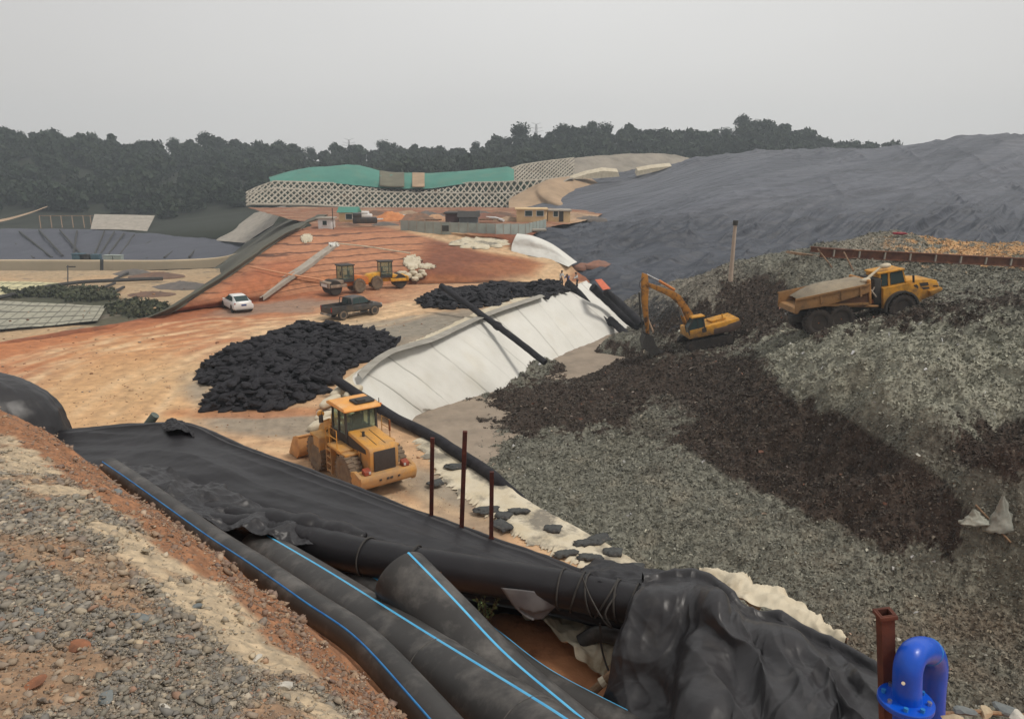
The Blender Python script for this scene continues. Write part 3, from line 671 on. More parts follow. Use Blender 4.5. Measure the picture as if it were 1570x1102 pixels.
# ================================================================== BACKGROUND THINGS
def surf(name):
    me = bpy.data.objects[name].data; v = np.empty(len(me.vertices)*3); me.vertices.foreach_get('co', v); v = v.reshape(-1, 3); p = np.stack(proj(v[:, 0], v[:, 1], v[:, 2]), 1)
    def f(px, py): i = int(np.argmin((p[:, 0]-px)**2 + (p[:, 1]-py)**2)); return Vector(v[i])
    return f
on = surf('red_embankment'); onm = surf('covered_hill')
M['pinksoil'] = mat('pink soil', srgb(150, 108, 90), srgb(124, 96, 84), 1, .95)
# ---- foliage clumps (many small leaf faces)
def leaf_cloud(cs, rs, per, size, seed=0, flat=.75):
    g = np.random.default_rng(seed); V = []
    for (c, r) in zip(cs, rs):
        d = g.normal(size=(per, 3)); d /= np.linalg.norm(d, axis=1)[:, None]
        rad = r*(g.random(per)**.35)[:, None]; p = np.asarray(c) + d*rad*np.array([1, 1, flat])
        nrm_ = d + .7*g.normal(size=(per, 3)); nrm_ /= np.linalg.norm(nrm_, axis=1)[:, None]
        a = np.cross(nrm_, g.normal(size=(per, 3))); a /= np.linalg.norm(a, axis=1)[:, None]; b = np.cross(nrm_, a)
        s = (size*(.6+.8*g.random(per)))[:, None]
        V.append(np.stack([p - a*s, p - b*s*.6, p + a*s, p + b*s*.6], 1))
    V = np.concatenate(V).reshape(-1, 3); Fc = np.arange(len(V)).reshape(-1, 4); return V, Fc
def crown_parts(h, r, seed, nl=9):
    g = np.random.default_rng(seed); cs = []; rs = []
    for i in range(nl):
        a = g.random()*6.28; q = g.random()**.6; zz = h*(.42 + .5*g.random())
        k = 1 - abs((zz/h) - .62)*1.3
        cs.append((math.cos(a)*r*.62*q*k, math.sin(a)*r*.62*q*k, zz)); rs.append(r*(.34+.25*g.random()))
    cs.append((0, 0, h*.85)); rs.append(r*.4)
    return cs, rs
TREES = []
for i, (h, r, m_) in enumerate([(9, 4.2, 'foliage'), (11, 4.6, 'foliage2'), (8, 4.6, 'foliage'), (12, 3.6, 'foliage2'), (7, 3.6, 'foliage'), (10, 5.2, 'foliage2')]):
    cs, rs = crown_parts(h, r, 30+i, 12)
    V, Fc = leaf_cloud(cs, rs, 130, .42, 60+i)
    crown_me = npmesh('crown', V, Fc); crown_me.materials.append(M[m_])
    mb = MB(); mb.tube([(0, 0, -1), (.1, 0, h*.3), (-.1, .1, h*.55), (0, 0, h*.8)], [.32, .26, .18, .06], 7)
    for k in range(5):
        a = k*1.3+i; c = cs[k]; mb.tube([(0, 0, h*(.3+.06*k)), (c[0]*.5, c[1]*.5, (c[2]+h*.35)/2), c], [.14, .1, .03], 5)
    tm = bpy.data.meshes.new('trunk'); mb.bm.to_mesh(tm); mb.bm.free(); tm.materials.append(M['trunk'])
    TREES.append((crown_me, tm, h))
def hill_at(px, k):
    """a ground point on the hill mesh near sight column px, at depth fraction k of the loft"""
    row_ = HILL[int(k*159)]; pxs, _ = proj(row_[:, 0], row_[:, 1], row_[:, 2]); j = int(np.argmin(np.abs(pxs - px))); return row_[j]
KR = 5/7
ridge_trees = []
kinds = ['broad round tree', 'tall full tree', 'low spreading tree', 'narrow upright tree', 'small bushy tree', 'wide crowned tree']
spots = [(4,0,1.15),(30,1,.9),(52,4,1),(78,2,1.1),(104,1,.95),(128,0,1),(150,2,1),(172,3,.8),(196,4,1),(222,2,1),(248,0,1),(270,5,1.15),(292,0,1.05),(316,1,.95),(340,2,1),(358,4,1),(384,2,.9),(408,0,.8),(430,1,.8),(452,0,1.1),(476,5,.8),(498,2,.9),(520,3,.7),(545,4,1),(572,2,.9),(590,5,1.4),(618,4,1),(636,0,1),(662,2,1),(684,1,.8),(706,4,1),(730,2,.9),(752,4,1),(775,0,.8),(796,5,1),(818,2,1),(840,0,.9),(860,5,.95),(882,1,.75),(905,0,1),(928,5,.9),(950,1,.8),(972,0,.9),(995,2,1),(1014,4,.9),(1043,4,1.1),(1072,4,.9),(1090,0,.95),(1112,5,.9),(1136,1,1),(1156,5,.95),(1178,0,.9),(1200,2,1),(1220,4,1.2),(1240,0,.8),(1262,3,.6),(1278,4,.8),(1300,4,.45)]
for n, (px, ki, s) in enumerate(spots):
    b = hill_at(px, KR - .015); cm, tm, h = TREES[ki]
    t = empty('tree', (b[0], b[1], b[2]-.8), (0, 0, random.random()*6.28))
    s *= random.uniform(.75, 1.2); t.scale = (s*random.uniform(.85, 1.25), s*random.uniform(.85, 1.25), s*random.uniform(.85, 1.15))
    near_ = 'on the left of the wooded skyline' if px < 420 else 'on the skyline above the green netting' if px < 800 else 'on the skyline above the lattice slope' if px < 1040 else 'on the knoll above the covered hill'
    tag(t, f'{kinds[ki]} {near_}', 'tree', 'trees along the wooded skyline')
    for nm, me in (('crown', cm), ('trunk', tm)):
        o = bpy.data.objects.new(nm, me); COL.objects.link(o); o.parent = t
    ridge_trees.append(t)
# ---- the wood itself: one mass
Vs, Fs = [], []; off = 0; g = np.random.default_rng(5)
base = [leaf_cloud(*crown_parts(9, 4.4, 90+i, 7), 34, .85, 70+i) for i in range(6)]
cnt = 0
for i in range(2300):
    k = (g.uniform(.05, 4/6+.02)*6+1)/7; k0 = (k*7-1)/6; px = g.uniform(-700, 1500); b = hill_at(px, k)
    if -80 < px < 250 and k0 < .20: continue
    if 250 <= px < 470 and k0 < .16: continue
    if px > 440 and k0 < .22: continue
    if px > 1000 and k0 < .40: continue
    V, Fc = base[i % 6]; s = g.uniform(.55, 1.35); a = g.uniform(0, 6.28); c_, s_ = math.cos(a), math.sin(a)
    Q = np.stack([V[:, 0]*c_-V[:, 1]*s_, V[:, 0]*s_+V[:, 1]*c_, V[:, 2]*g.uniform(.8, 1.1)], 1)*s + b - [0, 0, 2.5*s]
    Vs.append(Q); Fs.append(Fc+off); off += len(V)
me = npmesh('wood', np.concatenate(Vs), np.concatenate(Fs)); me.materials.append(M['foliage'])
wo = bpy.data.objects.new('wood', me); COL.objects.link(wo)
tag(wo, 'dense dark green wood covering the hills behind the site', 'wood', None, 'stuff')

# ---- pylons
def pylon(px, py, y_, h, label):
    b = P(px, py, y=y_); t = empty('pylon', b, (0, 0, .3), label, 'pylon', 'faint pylons beyond the wood')
    mb = MB()
    w0 = h*.09
    for sx in (-1, 1):
        for sy in (-1, 1): mb.tube([(sx*w0, sy*w0, 0), (sx*.35, sy*.35, h)], .10, 4)
    for k in range(8):
        z0, z1 = h*k/8, h*(k+1)/8; a0 = w0+(0.35-w0)*k/8; a1 = w0+(.35-w0)*(k+1)/8
        for sy in (-1, 1): mb.tube([(-a0, sy*a0, z0), (a1, sy*a1, z1)], .09, 4); mb.tube([(a0, sy*a0, z0), (-a1, sy*a1, z1)], .09, 4)
    mb.build('mast', M['pyl'], t)
    mb = MB()
    for zz, L in ((.62, 5.0), (.78, 4.2), (1.0, 3.2)):
        mb.tube([(-L, 0, h*zz+1), (0, 0, h*zz), (L, 0, h*zz+1)], .13, 4)
    mb.build('crossarm', M['pyl'], t)
M['pyl'] = mat('pylon steel', (.42, .42, .42), (.4, .4, .4), 2, .6)
pylon(822, 222, 520, 13, 'faint lattice pylon above the trees right of the green netting')
pylon(536, 240, 540, 11, 'faint lattice pylon above the trees over the green netted slope, the more distant one')

# ---- lattice protected slope: face, beams, netting
def curve_row(d, ys_, n=40, x0=384, x1=1075):
    c = np.linspace(x0, x1, n); return [P(a, b, y=e) for a, b, e in zip(c, np.interp(c, *zip(*d)), np.interp(c, *zip(*ys_)))]
Ytop = [(384, 176), (470, 182), (640, 186), (800, 182), (880, 195), (1075, 225)]
bot = [(378, 316), (384, 314), (470, 315), (560, 320), (640, 322), (730, 327), (790, 322), (800, 312), (840, 296), (870, 276), (890, 272), (1075, 268)]
mid = [(378, 302), (390, 296), (420, 290), (520, 294), (640, 297), (760, 298), (800, 296), (840, 285), (870, 274), (1075, 262)]
top = [(378, 296), (395, 288), (420, 279), (520, 282), (600, 290), (660, 290), (720, 281), (780, 280), (788, 279), (840, 276), (870, 272), (1075, 260)]
def surfrow(d, dy): return curve_row(d, [(a, b+dy) for a, b in Ytop], 60, 378, 880)
M['darkslope'] = mat('slope behind lattice', srgb(22, 44, 34), srgb(38, 44, 34), .5, .95, c3=srgb(120, 92, 70), sc3=.12)
A = loft_pts([surfrow(bot, -6), surfrow(mid, 0), surfrow(top, 4)], 30, 400)
M['tanearth'] = mat('tan slope earth', srgb(176, 150, 122), srgb(150, 128, 104), .2, .95)
ls = empty('lattice_slope', tuple(A[0, 200]), (0, 0, 0), 'long slope faced with a diamond lattice of pale concrete beams under the green netting', 'lattice slope')
def rel(o, root): o.parent = root; o.matrix_parent_inverse = Matrix.Translation(root.location).inverted(); return o
rel(patch('slope_face', A, M['darkslope']), ls)
def lattice(A, nd, slope, wd, nb):
    """diagonal beams laid on surface A (nv, nu)"""
    nv, nu = A.shape[:2]; N_ = grid_normals(A)
    N_ = np.where(N_[..., 1:2] > 0, -N_, N_)
    vs, fs = [], []
    L = np.linalg.norm(A[nv//2, 1:] - A[nv//2, :-1], axis=1).sum(); Hh = np.linalg.norm(A[-1, nu//2]-A[0, nu//2])
    def S_(u, v):
        u = min(max(u, 0), .9999)*(nu-1); v = min(max(v, 0), .9999)*(nv-1); i, j = int(u), int(v); fu, fv = u-i, v-j
        q = lambda Z: (Z[j, i]*(1-fu)+Z[j, i+1]*fu)*(1-fv)+(Z[j+1, i]*(1-fu)+Z[j+1, i+1]*fu)*fv
        return q(A), q(N_)
    def beam(u0, v0, u1, v1, w_):
        n = 5; pr = []
        for k in range(n+1):
            t = k/n; p, nn = S_(u0+(u1-u0)*t, v0+(v1-v0)*t); pr.append((p, nn/np.linalg.norm(nn)))
        for k in range(n):
            (p, n0), (q, n1) = pr[k], pr[k+1]; d = q-p; sd_ = np.cross(d, n0); sd_ = sd_/ (np.linalg.norm(sd_)+1e-9)*w_
            b0 = len(vs)
            for (c, nn) in ((p, n0), (q, n1)):
                for sg, hh in ((-1, 0), (-1, .3), (1, .3), (1, 0)): vs.append(c + sd_*sg + nn*hh)
            for a, b in ((0, 1), (1, 2), (2, 3)): fs.append((b0+a, b0+b, b0+4+b, b0+4+a))
    du = slope*Hh/L
    for k in range(-nb, nd+nb):
        u0 = k/nd
        for sg in (1, -1):
            ua, ub = u0, u0+sg*du; va, vb = 0, 1
            # clip to 0..1
            if ub != ua:
                for lim in (0, 1):
                    if (ua-lim)*(ub-lim) < 0:
                        t = (lim-ua)/(ub-ua)
                        if (lim == 0 and ua < 0) or (lim == 1 and ua > 1): ua, va = lim, va+(vb-va)*t
                        else: ub, vb = lim, va+(vb-va)*t
            if max(ua, ub) <= 0.0001 or min(ua, ub) >= .9999: continue
            beam(ua, va, ub, vb, wd)
    for v in (0, 1): 
        for k in range(60): beam(k/60, v, (k+1)/60, v, wd*1.2)
    return np.array(vs), np.array(fs)
A1 = loft_pts([surfrow(bot, -6), surfrow(mid, 0)], 12, 400); A2 = loft_pts([surfrow(mid, 0), surfrow(top, 4)], 12, 400)
V, Fc = lattice(A1, 52, .62, .17, 4); me = npmesh('beam_lattice', V, Fc); rel(mk('beam_lattice', me, M['lattice'], None, False), ls)
V, Fc = lattice(A2, 52, .5, .15, 4); me = npmesh('beam_lattice', V, Fc); rel(mk('beam_lattice', me, M['lattice'], None, False), ls)
# right upper lattice section and the bare concrete fabric slope beyond
t2 = [(775, 262), (800, 254), (840, 248), (900, 241), (960, 237), (1010, 236), (1040, 239), (1075, 248)]
b2 = [(775, 284), (800, 288), (825, 285), (870, 274), (900, 272), (960, 268), (1010, 262), (1040, 258), (1075, 256)]
A = loft_pts([curve_row(b2, [(775, 188), (1075, 222)], 40, 776, 880), curve_row(t2, [(775, 200), (1075, 236)], 40, 776, 880)], 12, 200)
r2 = empty('lattice_slope', tuple(A[0, 100]), (0, 0, 0), 'curving upper slope with a dense diamond lattice right of the green netting', 'lattice slope')
rel(patch('slope_face', A, M['darkslope']), r2)
V, Fc = lattice(A, 15, .62, .17, 4); me = npmesh('beam_lattice', V, Fc); rel(mk('beam_lattice', me, M['lattice'], None, False), r2)
A = loft_pts([curve_row([(a, b+3) for a, b in b2], [(775, 188), (1075, 222)], 40, 870, 1075), curve_row(t2, [(775, 200), (1075, 236)], 40, 870, 1075)], 30, 200)
A[..., 2] += .3*ridged(A[..., 0]*.2, A[..., 2]*.6)
o = patch('mat_covered_slope', A, mat('grey matting', srgb(150, 142, 130), srgb(126, 120, 110), .25, .95, .4, 1)); tag(o, 'grey matting covered slope between the lattice and the covered hill', 'slope')
o['kind'] = 'structure'
# pale strips at the head of the membrane
for pts, lab in (((( 875, 275), (900, 267), (925, 262), (948, 264), (950, 271), (910, 274)), 'white sheet lying along the head of the membrane, the larger and nearer'), (((976, 270), (978, 262), (1000, 258), (1030, 255), (1010, 262), (985, 268)), 'white sheet lying along the head of the membrane, right and smaller')):
    mb = MB(); c3_ = [P(a, b, y=190) for a, b in pts]; mid_ = sum(c3_, Vector())/len(c3_)
    t = bmesh.new(); vv_ = [t.verts.new(p) for p in c3_]; f = t.faces.new(vv_); r = bmesh.ops.extrude_face_region(t, geom=[f])
    bmesh.ops.translate(t, vec=(0, 3.0, .8), verts=[q for q in r['geom'] if isinstance(q, bmesh.types.BMVert)]); bmesh.ops.recalc_face_normals(t, faces=t.faces); mb._add(t)
    tag(mb.build('white_sheet', M['beigecloth'], None), lab, 'sheet', 'white sheets at the head of the membrane')
# green netting above the lattice
gt = [(414, 272), (440, 264), (475, 257), (500, 256), (530, 253), (550, 254), (580, 262), (600, 265), (660, 266), (720, 262), (780, 256), (790, 262)]
gb = [(414, 280), (440, 280), (520, 282), (600, 290), (660, 290), (720, 281), (780, 280), (790, 281)]
A = loft_pts([curve_row(gb, [(414, 186), (790, 188)], 40, 414, 788), curve_row([(a, (b+c)/2) for (a, b), c in zip(gt, np.interp([q[0] for q in gt], *zip(*gb)))], [(414, 190), (790, 192)], 40, 414, 788), curve_row(gt, [(414, 200), (790, 200)], 40, 414, 788), [p + Vector((0, 12, -1)) for p in curve_row(gt, [(414, 200), (790, 200)], 40, 414, 788)]], 30, 200)
A[..., 2] += .12*ridged(A[..., 0]*.3, A[..., 1]*.3)
gn = patch('green_netting', A, M['net']); gn['kind'] = 'thing'; tag(gn, 'wide bright green netting spread over the hillside above the lattice', 'netting')
for a, b, lab in ((582, 620, 'wide bare brown grey gap panel in the green netting'), (632, 651, 'narrow bare tan panel beside the bare gap of the green netting')):
    A = loft_pts([[P(q, float(np.interp(q, *zip(*gb)))-1, y=185.2) for q in np.linspace(a, b, 6)], [P(q, float(np.interp(q, *zip(*gt)))+2, y=198.6) for q in np.linspace(a, b, 6)]], 12, 20); A[..., 2] += .5
    tag(patch('bare_panel', A, M['tanearth'] if a > 600 else mat('bare hillside', srgb(112, 110, 92), srgb(96, 92, 78), .3, .95), solid=.3), lab, 'hillside panel', 'bare panels in the netting')

# ---- beige earth shoulder + small buildings and debris on the platform
rows = [[P(780, 322, y=166), P(830, 322, y=166), (P(870, 334, y=160)), P(925, 338, y=150)], [P(782, 305, y=178), P(815, 292, y=180), P(832, 300, y=172), P(880, 322, y=160)], [P(800, 296, y=184), P(830, 280, y=188), P(845, 278, y=184), P(875, 308, y=175)], [P(840, 280, y=190), P(870, 271, y=194), P(900, 271, y=196), P(930, 290, y=190)]]
A = loft_pts(rows, 60, 80); tag(patch('tan_shoulder', A, M['tanearth']), 'tan earth shoulder curving up behind the small house', None, None, 'structure')
def building(name, px0, px1, pyb, pyt, y_, depth, wallm, roofm, label, cat, roof='flat', win=(), door=()):
    y_ = on((px0+px1)/2, pyb).y - .3; depth = min(depth, 4); a = P(px0, pyb, y=y_); b = P(px1, pyb, y=y_); h = P(px0, pyt, y=y_).z - a.z; L = (b-a).length
    t = empty(name, a, (0, 0, 0), label, cat)
    t.rotation_euler.z = math.atan2(b.y-a.y, b.x-a.x)
    mb = MB(); mb.box((L/2, depth/2, h/2-.2), (L, depth, h+.4), b=.02); mb.build('wall', wallm, t)
    mb = MB()
    if roof == 'flat': mb.box((L/2, depth/2, h+.10), (L+.5, depth+.5, .22), b=.03)
    else: mb.prism([(-.3, h), (depth/2, h+depth*.28), (depth+.3, h)], -.3, L+.3, axis='x')
    mb.build('roof', roofm, t)
    for (u, wz, ww, wh) in win:
        f = MB(); f.box((u*L, -.03, wz), (ww+.16, .1, wh+.16)); fo = f.build('window', M['white'], t)
        g_ = MB(); g_.box((u*L, -.06, wz), (ww, .08, wh)); g_.build('pane', M['darkglass'], fo)
    for (u, ww, wh) in door:
        f = MB(); f.box((u*L, -.04, wh/2), (ww, .1, wh)); f.build('door', M['dark'], t)
    return t
building('site_house', 792, 838, 340, 322, 150, 5, M['plaster'], M['plaster'], 'cream flat roofed site house with two windows at the foot of the lattice', 'house', win=((.40, 1.3, 1.1, .8), (.78, 1.3, 1.1, .8)))
building('site_house', 840, 874, 340, 324, 146, 5, M['plaster'], M['concrete'], 'cream annex with a dark doorway and taller right end beside the site house', 'house', win=((.35, 1.3, .7, .9),), door=((.6, .7, 1.9),))
building('guard_hut', 488, 509, 350, 336, 112, 2.2, M['white'], M['concrete'], 'small white hut with one square window above the red embankment', 'hut', win=((.5, .75, .6, .6),))
building('dark_shed', 683, 703, 344, 328, 134, 3, mat('maroon sheet', srgb(92, 72, 72), srgb(78, 60, 62), 1, .8), M['dark'], 'dark maroon site shed behind the long panel wall', 'shed')
building('grey_shed', 704, 732, 345, 333, 142, 3, mat('blue grey sheet', srgb(98, 106, 108), srgb(84, 90, 94), 1, .8), M['dark'], 'blue grey shed behind the long panel wall, right of the maroon shed', 'shed', roof='gable')
# long grey panel wall
wa = [on(615, 353), on(690, 356), on(760, 359), on(806, 359), on(838, 352)]
pw = empty('panel_wall', wa[0], (0, 0, 0), 'long grey green panel wall along the back of the red embankment', 'wall')
mbp, mbs = MB(), MB()
for i, (a, b) in enumerate(zip(wa[:-1], wa[1:])):
    n = max(2, int((b-a).length/1.2))
    for k in range(n):
        p = a.lerp(b, k/n) - wa[0]; q = a.lerp(b, (k+.96)/n) - wa[0]; d = q-p; an = math.atan2(d.y, d.x)
        if i == 0 and 9 <= k <= 11: pass
        mbp.box(((p+q)/2 + Vector((0, 0, .55))), (d.length, .08, 1.7), (0, 0, an))
        mbs.box((p + Vector((0, -.03, .57))), (.07, .12, 1.8), (0, 0, an))
mbp.build('panel', M['greenpanel'], pw); mbs.build('post', M['concrete'], pw)
for a, b, zt in ((.30, .33, 0), (.49, .50, 0), (.53, .54, 0)):
    pass
p0 = on(684, 357); mb = MB(); mb.box((0, 0, .35), (2.3, .12, .8)); mb.build('opening', M['dark'], pw).location = p0 - wa[0] + Vector((.6, -.22, .3))
# green machine house / small excavator and rubble heaps on the platform
building('green_cabin', 520, 546, 340, 326, 135, 3, M['plaster'], M['net'], 'small tan cabin with a green canopy roof left of the rubble heaps', 'cabin', roof='gable', win=((.6, .8, 1.0, .8),))
def heap(name, px, py, y_, r, h, m_, label, cat, seed, group=None, sx=1.6, base=None):
    b = base or on(px, py); r *= .9; n = 40; th = np.linspace(0, 2*np.pi, n); rr_ = np.linspace(0, 1, 16)
    RR, TH = np.meshgrid(rr_, th, indexing='ij'); X_ = r*sx*RR*np.cos(TH); Y_ = r*RR*np.sin(TH)
    Z_ = h*(1-RR**1.3)*(1+.35*fbm(X_*1.1+seed, Y_*1.1)) + .25*h*fbm(X_*2+seed, Y_*2, 3) * (1-RR)
    Z_[-1] = -.4; Z_[0] = Z_[0].mean()
    A = np.stack([X_, Y_, Z_], -1); o = patch(name, A, m_); o.location = b; return tag(o, label, cat, group)
heap('soil_heap', 600, 338, 138, 2.4, 1.5, mat('orange soil', srgb(206, 140, 92), srgb(180, 116, 76), 1, .95), 'peaked orange soil heap on the platform under the lattice', 'heap', 1)
heap('rubble_heap', 640, 338, 140, 3.5, 1.2, mat('brown rubble', srgb(140, 104, 82), srgb(108, 88, 74), .8, .95, .8, 3), 'low brown rubble heap right of the orange soil heap', 'heap', 2)
heap('rubble_heap', 668, 338, 137, 2.0, 1.0, mat('tan rubble', srgb(196, 156, 120), srgb(160, 124, 98), .8, .95, .8, 3), 'tan rubble heap left of the maroon shed', 'heap', 3)
heap('rubble_heap', 745, 336, 148, 4.5, 1.0, mat('red rubble', srgb(130, 88, 72), srgb(112, 84, 70), .8, .95, .8, 3), 'flat reddish rubble heap behind the panel wall', 'heap', 4)
tag(MB().tube([on(735, 337)+Vector((0,0,.4)), on(760, 338)+Vector((0,0,.4)), on(772, 341)+Vector((0,0,.3))], .2, 8).build('white_pipe', M['white'], None), 'long white pipe lying on the rubble near the site house', 'pipe')
tag(MB().box(on(821, 356)+Vector((0,0,.3)), (3.2, .7, .4), (0, 0, .1), .15).build('white_beam', M['concrete'], None), 'pale slab lying at the right end of the panel wall', 'slab')
# dark site truck and low machines, small
mb = MB(); mb.box((0, 0, .9), (3.6, 1.8, .9), b=.2); mb.box((-1.1, 0, 1.6), (1.3, 1.7, .8), b=.2)
o = mb.build('parked_van', M['truckblack'], None); o.location = on(560, 347); o.rotation_euler.z = .2; tag(o, 'small dark blue lorry parked left of the panel wall', 'lorry')
mb = MB(); mb.box((0, 0, .7), (3.4, 1.7, .7), b=.2); mb.box((.2, 0, 1.25), (1.9, 1.5, .6), b=.2)
o = mb.build('parked_van', M['white'], None); o.location = on(556, 337); o.scale = (.9,)*3; tag(o, 'pale car parked beside the green roofed cabin', 'car')
# thin mast by the hut
tag(MB().tube([on(511, 352)-Vector((0,0,.3)), on(511, 352)+Vector((0,0,3.0))], .06, 6).build('mast', M['dark'], None), 'thin dark mast beside the small white hut', 'mast')

cl = np.random.default_rng(12)
rub = [mat('brown rubble two', srgb(122, 94, 76), srgb(100, 80, 68), .8, .95, .8, 3), mat('pale rubble', srgb(170, 144, 118), srgb(140, 118, 98), .8, .95, .8, 3), mat('grey rubble', srgb(112, 104, 98), srgb(94, 90, 86), .8, .95, .8, 3)]
nm_ = ['brown', 'pale', 'grey']
for i, (a, b_, r_, h_) in enumerate(((575, 330, 3, .9), (625, 331, 4, 1.0), (655, 332, 3, 1.0), (700, 330, 3.5, 1.1), (720, 336, 2.2, .8), (735, 330, 3, .9), (765, 331, 3, .8), (780, 338, 2.4, .7), (590, 345, 2.0, .6), (535, 345, 1.6, .4), (880, 333, 3, .7), (905, 336, 2.6, .6))):
    tag(heap('rubble_heap', a, b_, 0, r_*.8, h_*.9, rub[i % 3], '', 'heap', 40+i), f'{nm_[i % 3]} low rubble heap on the platform, ' + ['left of the orange soil peak', 'just behind the orange soil peak', 'between the soil peak and the maroon shed', 'above the sheds roofs', 'right of the blue grey shed', 'second right of the sheds', 'between the sheds and the site house', 'just left of the site house', 'in front of the orange soil peak', 'right of the small white hut', 'right of the site house annex', 'at the far right tip of the platform'][i], 'heap', 'rubble heaps on the platform')
for i, (a, b_, L_, an, m_) in enumerate(((610, 335, 3, .4, 'white'), (665, 342, 2.6, -.3, 'wood'), (712, 332, 3, .1, 'white'), (640, 343, 2.2, .8, 'wood'), (750, 341, 3, -.1, 'wood'), (578, 341, 2, .2, 'white'))):
    o = MB().prism([(-L_/2, 0), (L_/2, .1), (L_/2, .28), (-L_/2, .2)], -.3, .3).build('loose_board', M[m_], None); o.location = on(a, b_) + Vector((0, 0, .35)); o.rotation_euler.z = an
    tag(o, ['white board', 'brown plank', 'white board', 'brown plank', 'brown plank', 'white board'][i] + ' lying on the platform ' + ['above the orange soil heap', 'left of the maroon shed', 'behind the blue grey shed', 'beside the tan rubble', 'behind the long panel wall', 'near the dark lorry'][i], 'board', 'loose boards on the platform')
# ---- basin furniture: retaining wall, ribs on liner, grid tarpaulins, poles, grey patch, red road
wl = [P(c, b, y=171) for c, b in ((-700, 416), (-200, 416), (0, 415), (160, 417), (250, 413), (330, 410), (372, 398))]
wt = [P(c, b, y=171) for c, b in ((-700, 400), (-200, 400), (0, 399.5), (160, 400), (250, 400), (330, 396), (372, 386))]
A = loft_pts([wl, wt, [p + Vector((0, 1.2, .1)) for p in wt], [p + Vector((0, 2, -1)) for p in wt]], 24, 260, linv=True)
M['cream'] = mat('cream render', srgb(196, 176, 146), srgb(180, 162, 134), .1, .95, c3=srgb(160, 144, 120), sc3=.08)
tag(patch('basin_wall', A, M['cream'], ang=30), 'long low cream retaining wall at the foot of the basin liner', 'wall')
for i, (a, b) in enumerate((((30, 355), (80, 395)), ((118, 354), (112, 395)), ((175, 356), (150, 396)), ((268, 368), (225, 397)), ((310, 371), (290, 394)), ((92, 353), (128, 394)), ((60, 353), (96, 392)), ((8, 362), (52, 396)), ((160, 355), (143, 395)), ((190, 358), (162, 396)), ((206, 360), (180, 396)), ((240, 364), (190, 398)), ((248, 372), (205, 397)), ((290, 368), (252, 395)))):
    pa, pb = P(*a, y=216), P(*b, y=180)
    pts = [pa.lerp(pb, t) + Vector((0, 0, .45 - 1.6*t*(1-t)*0)) for t in np.linspace(0, 1, 8)]
    # rest on the liner slope
    pts = [P(a[0]+(b[0]-a[0])*t, a[1]+(b[1]-a[1])*t, y=216-36*t-1.6) for t in np.linspace(0, 1, 8)]
    tag(MB().tube(pts, .26, 6).build('ballast_rope', M['dark'], None), 'dark ballast rope running down the slate liner slope', 'rope', 'ballast ropes on the basin liner')
def tarp(name, quad, nv, nu, c1, c2, label, z0=BZ+.35, seams=(6, 8)):
    q = [P(a, b, z=z0) for a, b in quad]   # near-left, near-right, far-right, far-left
    A = loft_pts([[q[0], q[0].lerp(q[1], .5), q[1]], [q[0].lerp(q[3], .5), (q[0]+q[1]+q[2]+q[3])/4, q[1].lerp(q[2], .5)], [q[3], q[3].lerp(q[2], .5), q[2]]], nv, nu)
    U, V_ = np.meshgrid(np.linspace(0, 1, nu), np.linspace(0, 1, nv))
    A[..., 2] += .25*fbm(A[..., 0]*.12, A[..., 1]*.12)
    def colf(x, y, z):
        c = np.broadcast_to(np.array(c1), x.shape+(3,)).copy(); c = mixc(c, .7*sst(-.2, .5, fbm(x*.12, y*.12)), np.array(c2))
        ln = np.maximum(np.exp(-((((U*seams[1]) % 1)-.5)/.05)**2), np.exp(-((((V_*seams[0]) % 1)-.5)/.08)**2))
        return mixc(c, .95*ln, np.array(srgb(62, 61, 54)))
    return tag(patch(name, A, M['earth'], colf), label, 'tarpaulin', 'tarpaulins over the basin ponds')
tarp('pond_tarpaulin', ((-320, 535), (150, 492), (163, 469), (-120, 455)), 80, 260, srgb(160, 158, 142), srgb(136, 134, 122), 'large grey green gridded tarpaulin in the near left of the basin', seams=(4, 22))
tarp('pond_tarpaulin', ((-200, 475), (10, 452), (96, 434), (-150, 426)), 60, 200, srgb(206, 200, 160), srgb(180, 172, 134), 'pale yellow green gridded tarpaulin below the cream wall', seams=(4, 14))
tag(MB().tube(spline([P(-60, 468, z=BZ+.6), P(0, 456, z=BZ+.6), P(60, 442, z=BZ+.6), P(110, 434, z=BZ+.6), P(150, 431, z=BZ+.7), P(250, 427, z=BZ+.6)], 30), .35, 6).build('supply_pipe', M['dark'], None), 'dark pipe winding across the basin floor', 'pipe')
tag(MB().tube([P(104, 440, z=BZ), P(104, 407, y=138)], .10, 6).box(P(109, 409, y=138), (1.6, .2, .2)).build('lamp_mast', M['dark'], None), 'thin lamp mast standing on the basin floor', 'mast')
tag(MB().tube([P(156, 418, y=168), P(156, 398, y=168)], .35, 6).build('drain_pipe', M['dark'], None), 'vertical dark drainpipe on the cream wall', 'pipe')
for i, (px, py, s, m_) in enumerate(((122, 398, 1, 'blue'), (132, 397, .8, 'dark'), (148, 396, .7, 'blue'), (168, 398, .8, 'greenpanel'), (182, 397, .7, 'greenpanel'))):
    mb = MB(); mb.box((0, 0, .8*s), (2.6*s, 1.4, 1.6*s), b=.06); mb.box((0, 0, 1.65*s), (2.8*s, 1.6, .12))
    o = mb.build('pump_box', M[m_] if m_ != 'blue' else mat('faded blue box', srgb(70, 100, 112), srgb(60, 86, 98), 1, .8), None); o.location = P(px, py+2, y=173.5)
    tag(o, ['larger faded blue pump box on the cream wall, leftmost of the row', 'small dark pump box second from the left on the cream wall', 'small faded blue pump box on the cream wall right of the dark one', 'pale green pump box on the cream wall just right of the drainpipe', 'pale green pump box at the right end of the row on the cream wall'][i], 'pump box', 'pump boxes on the basin wall')
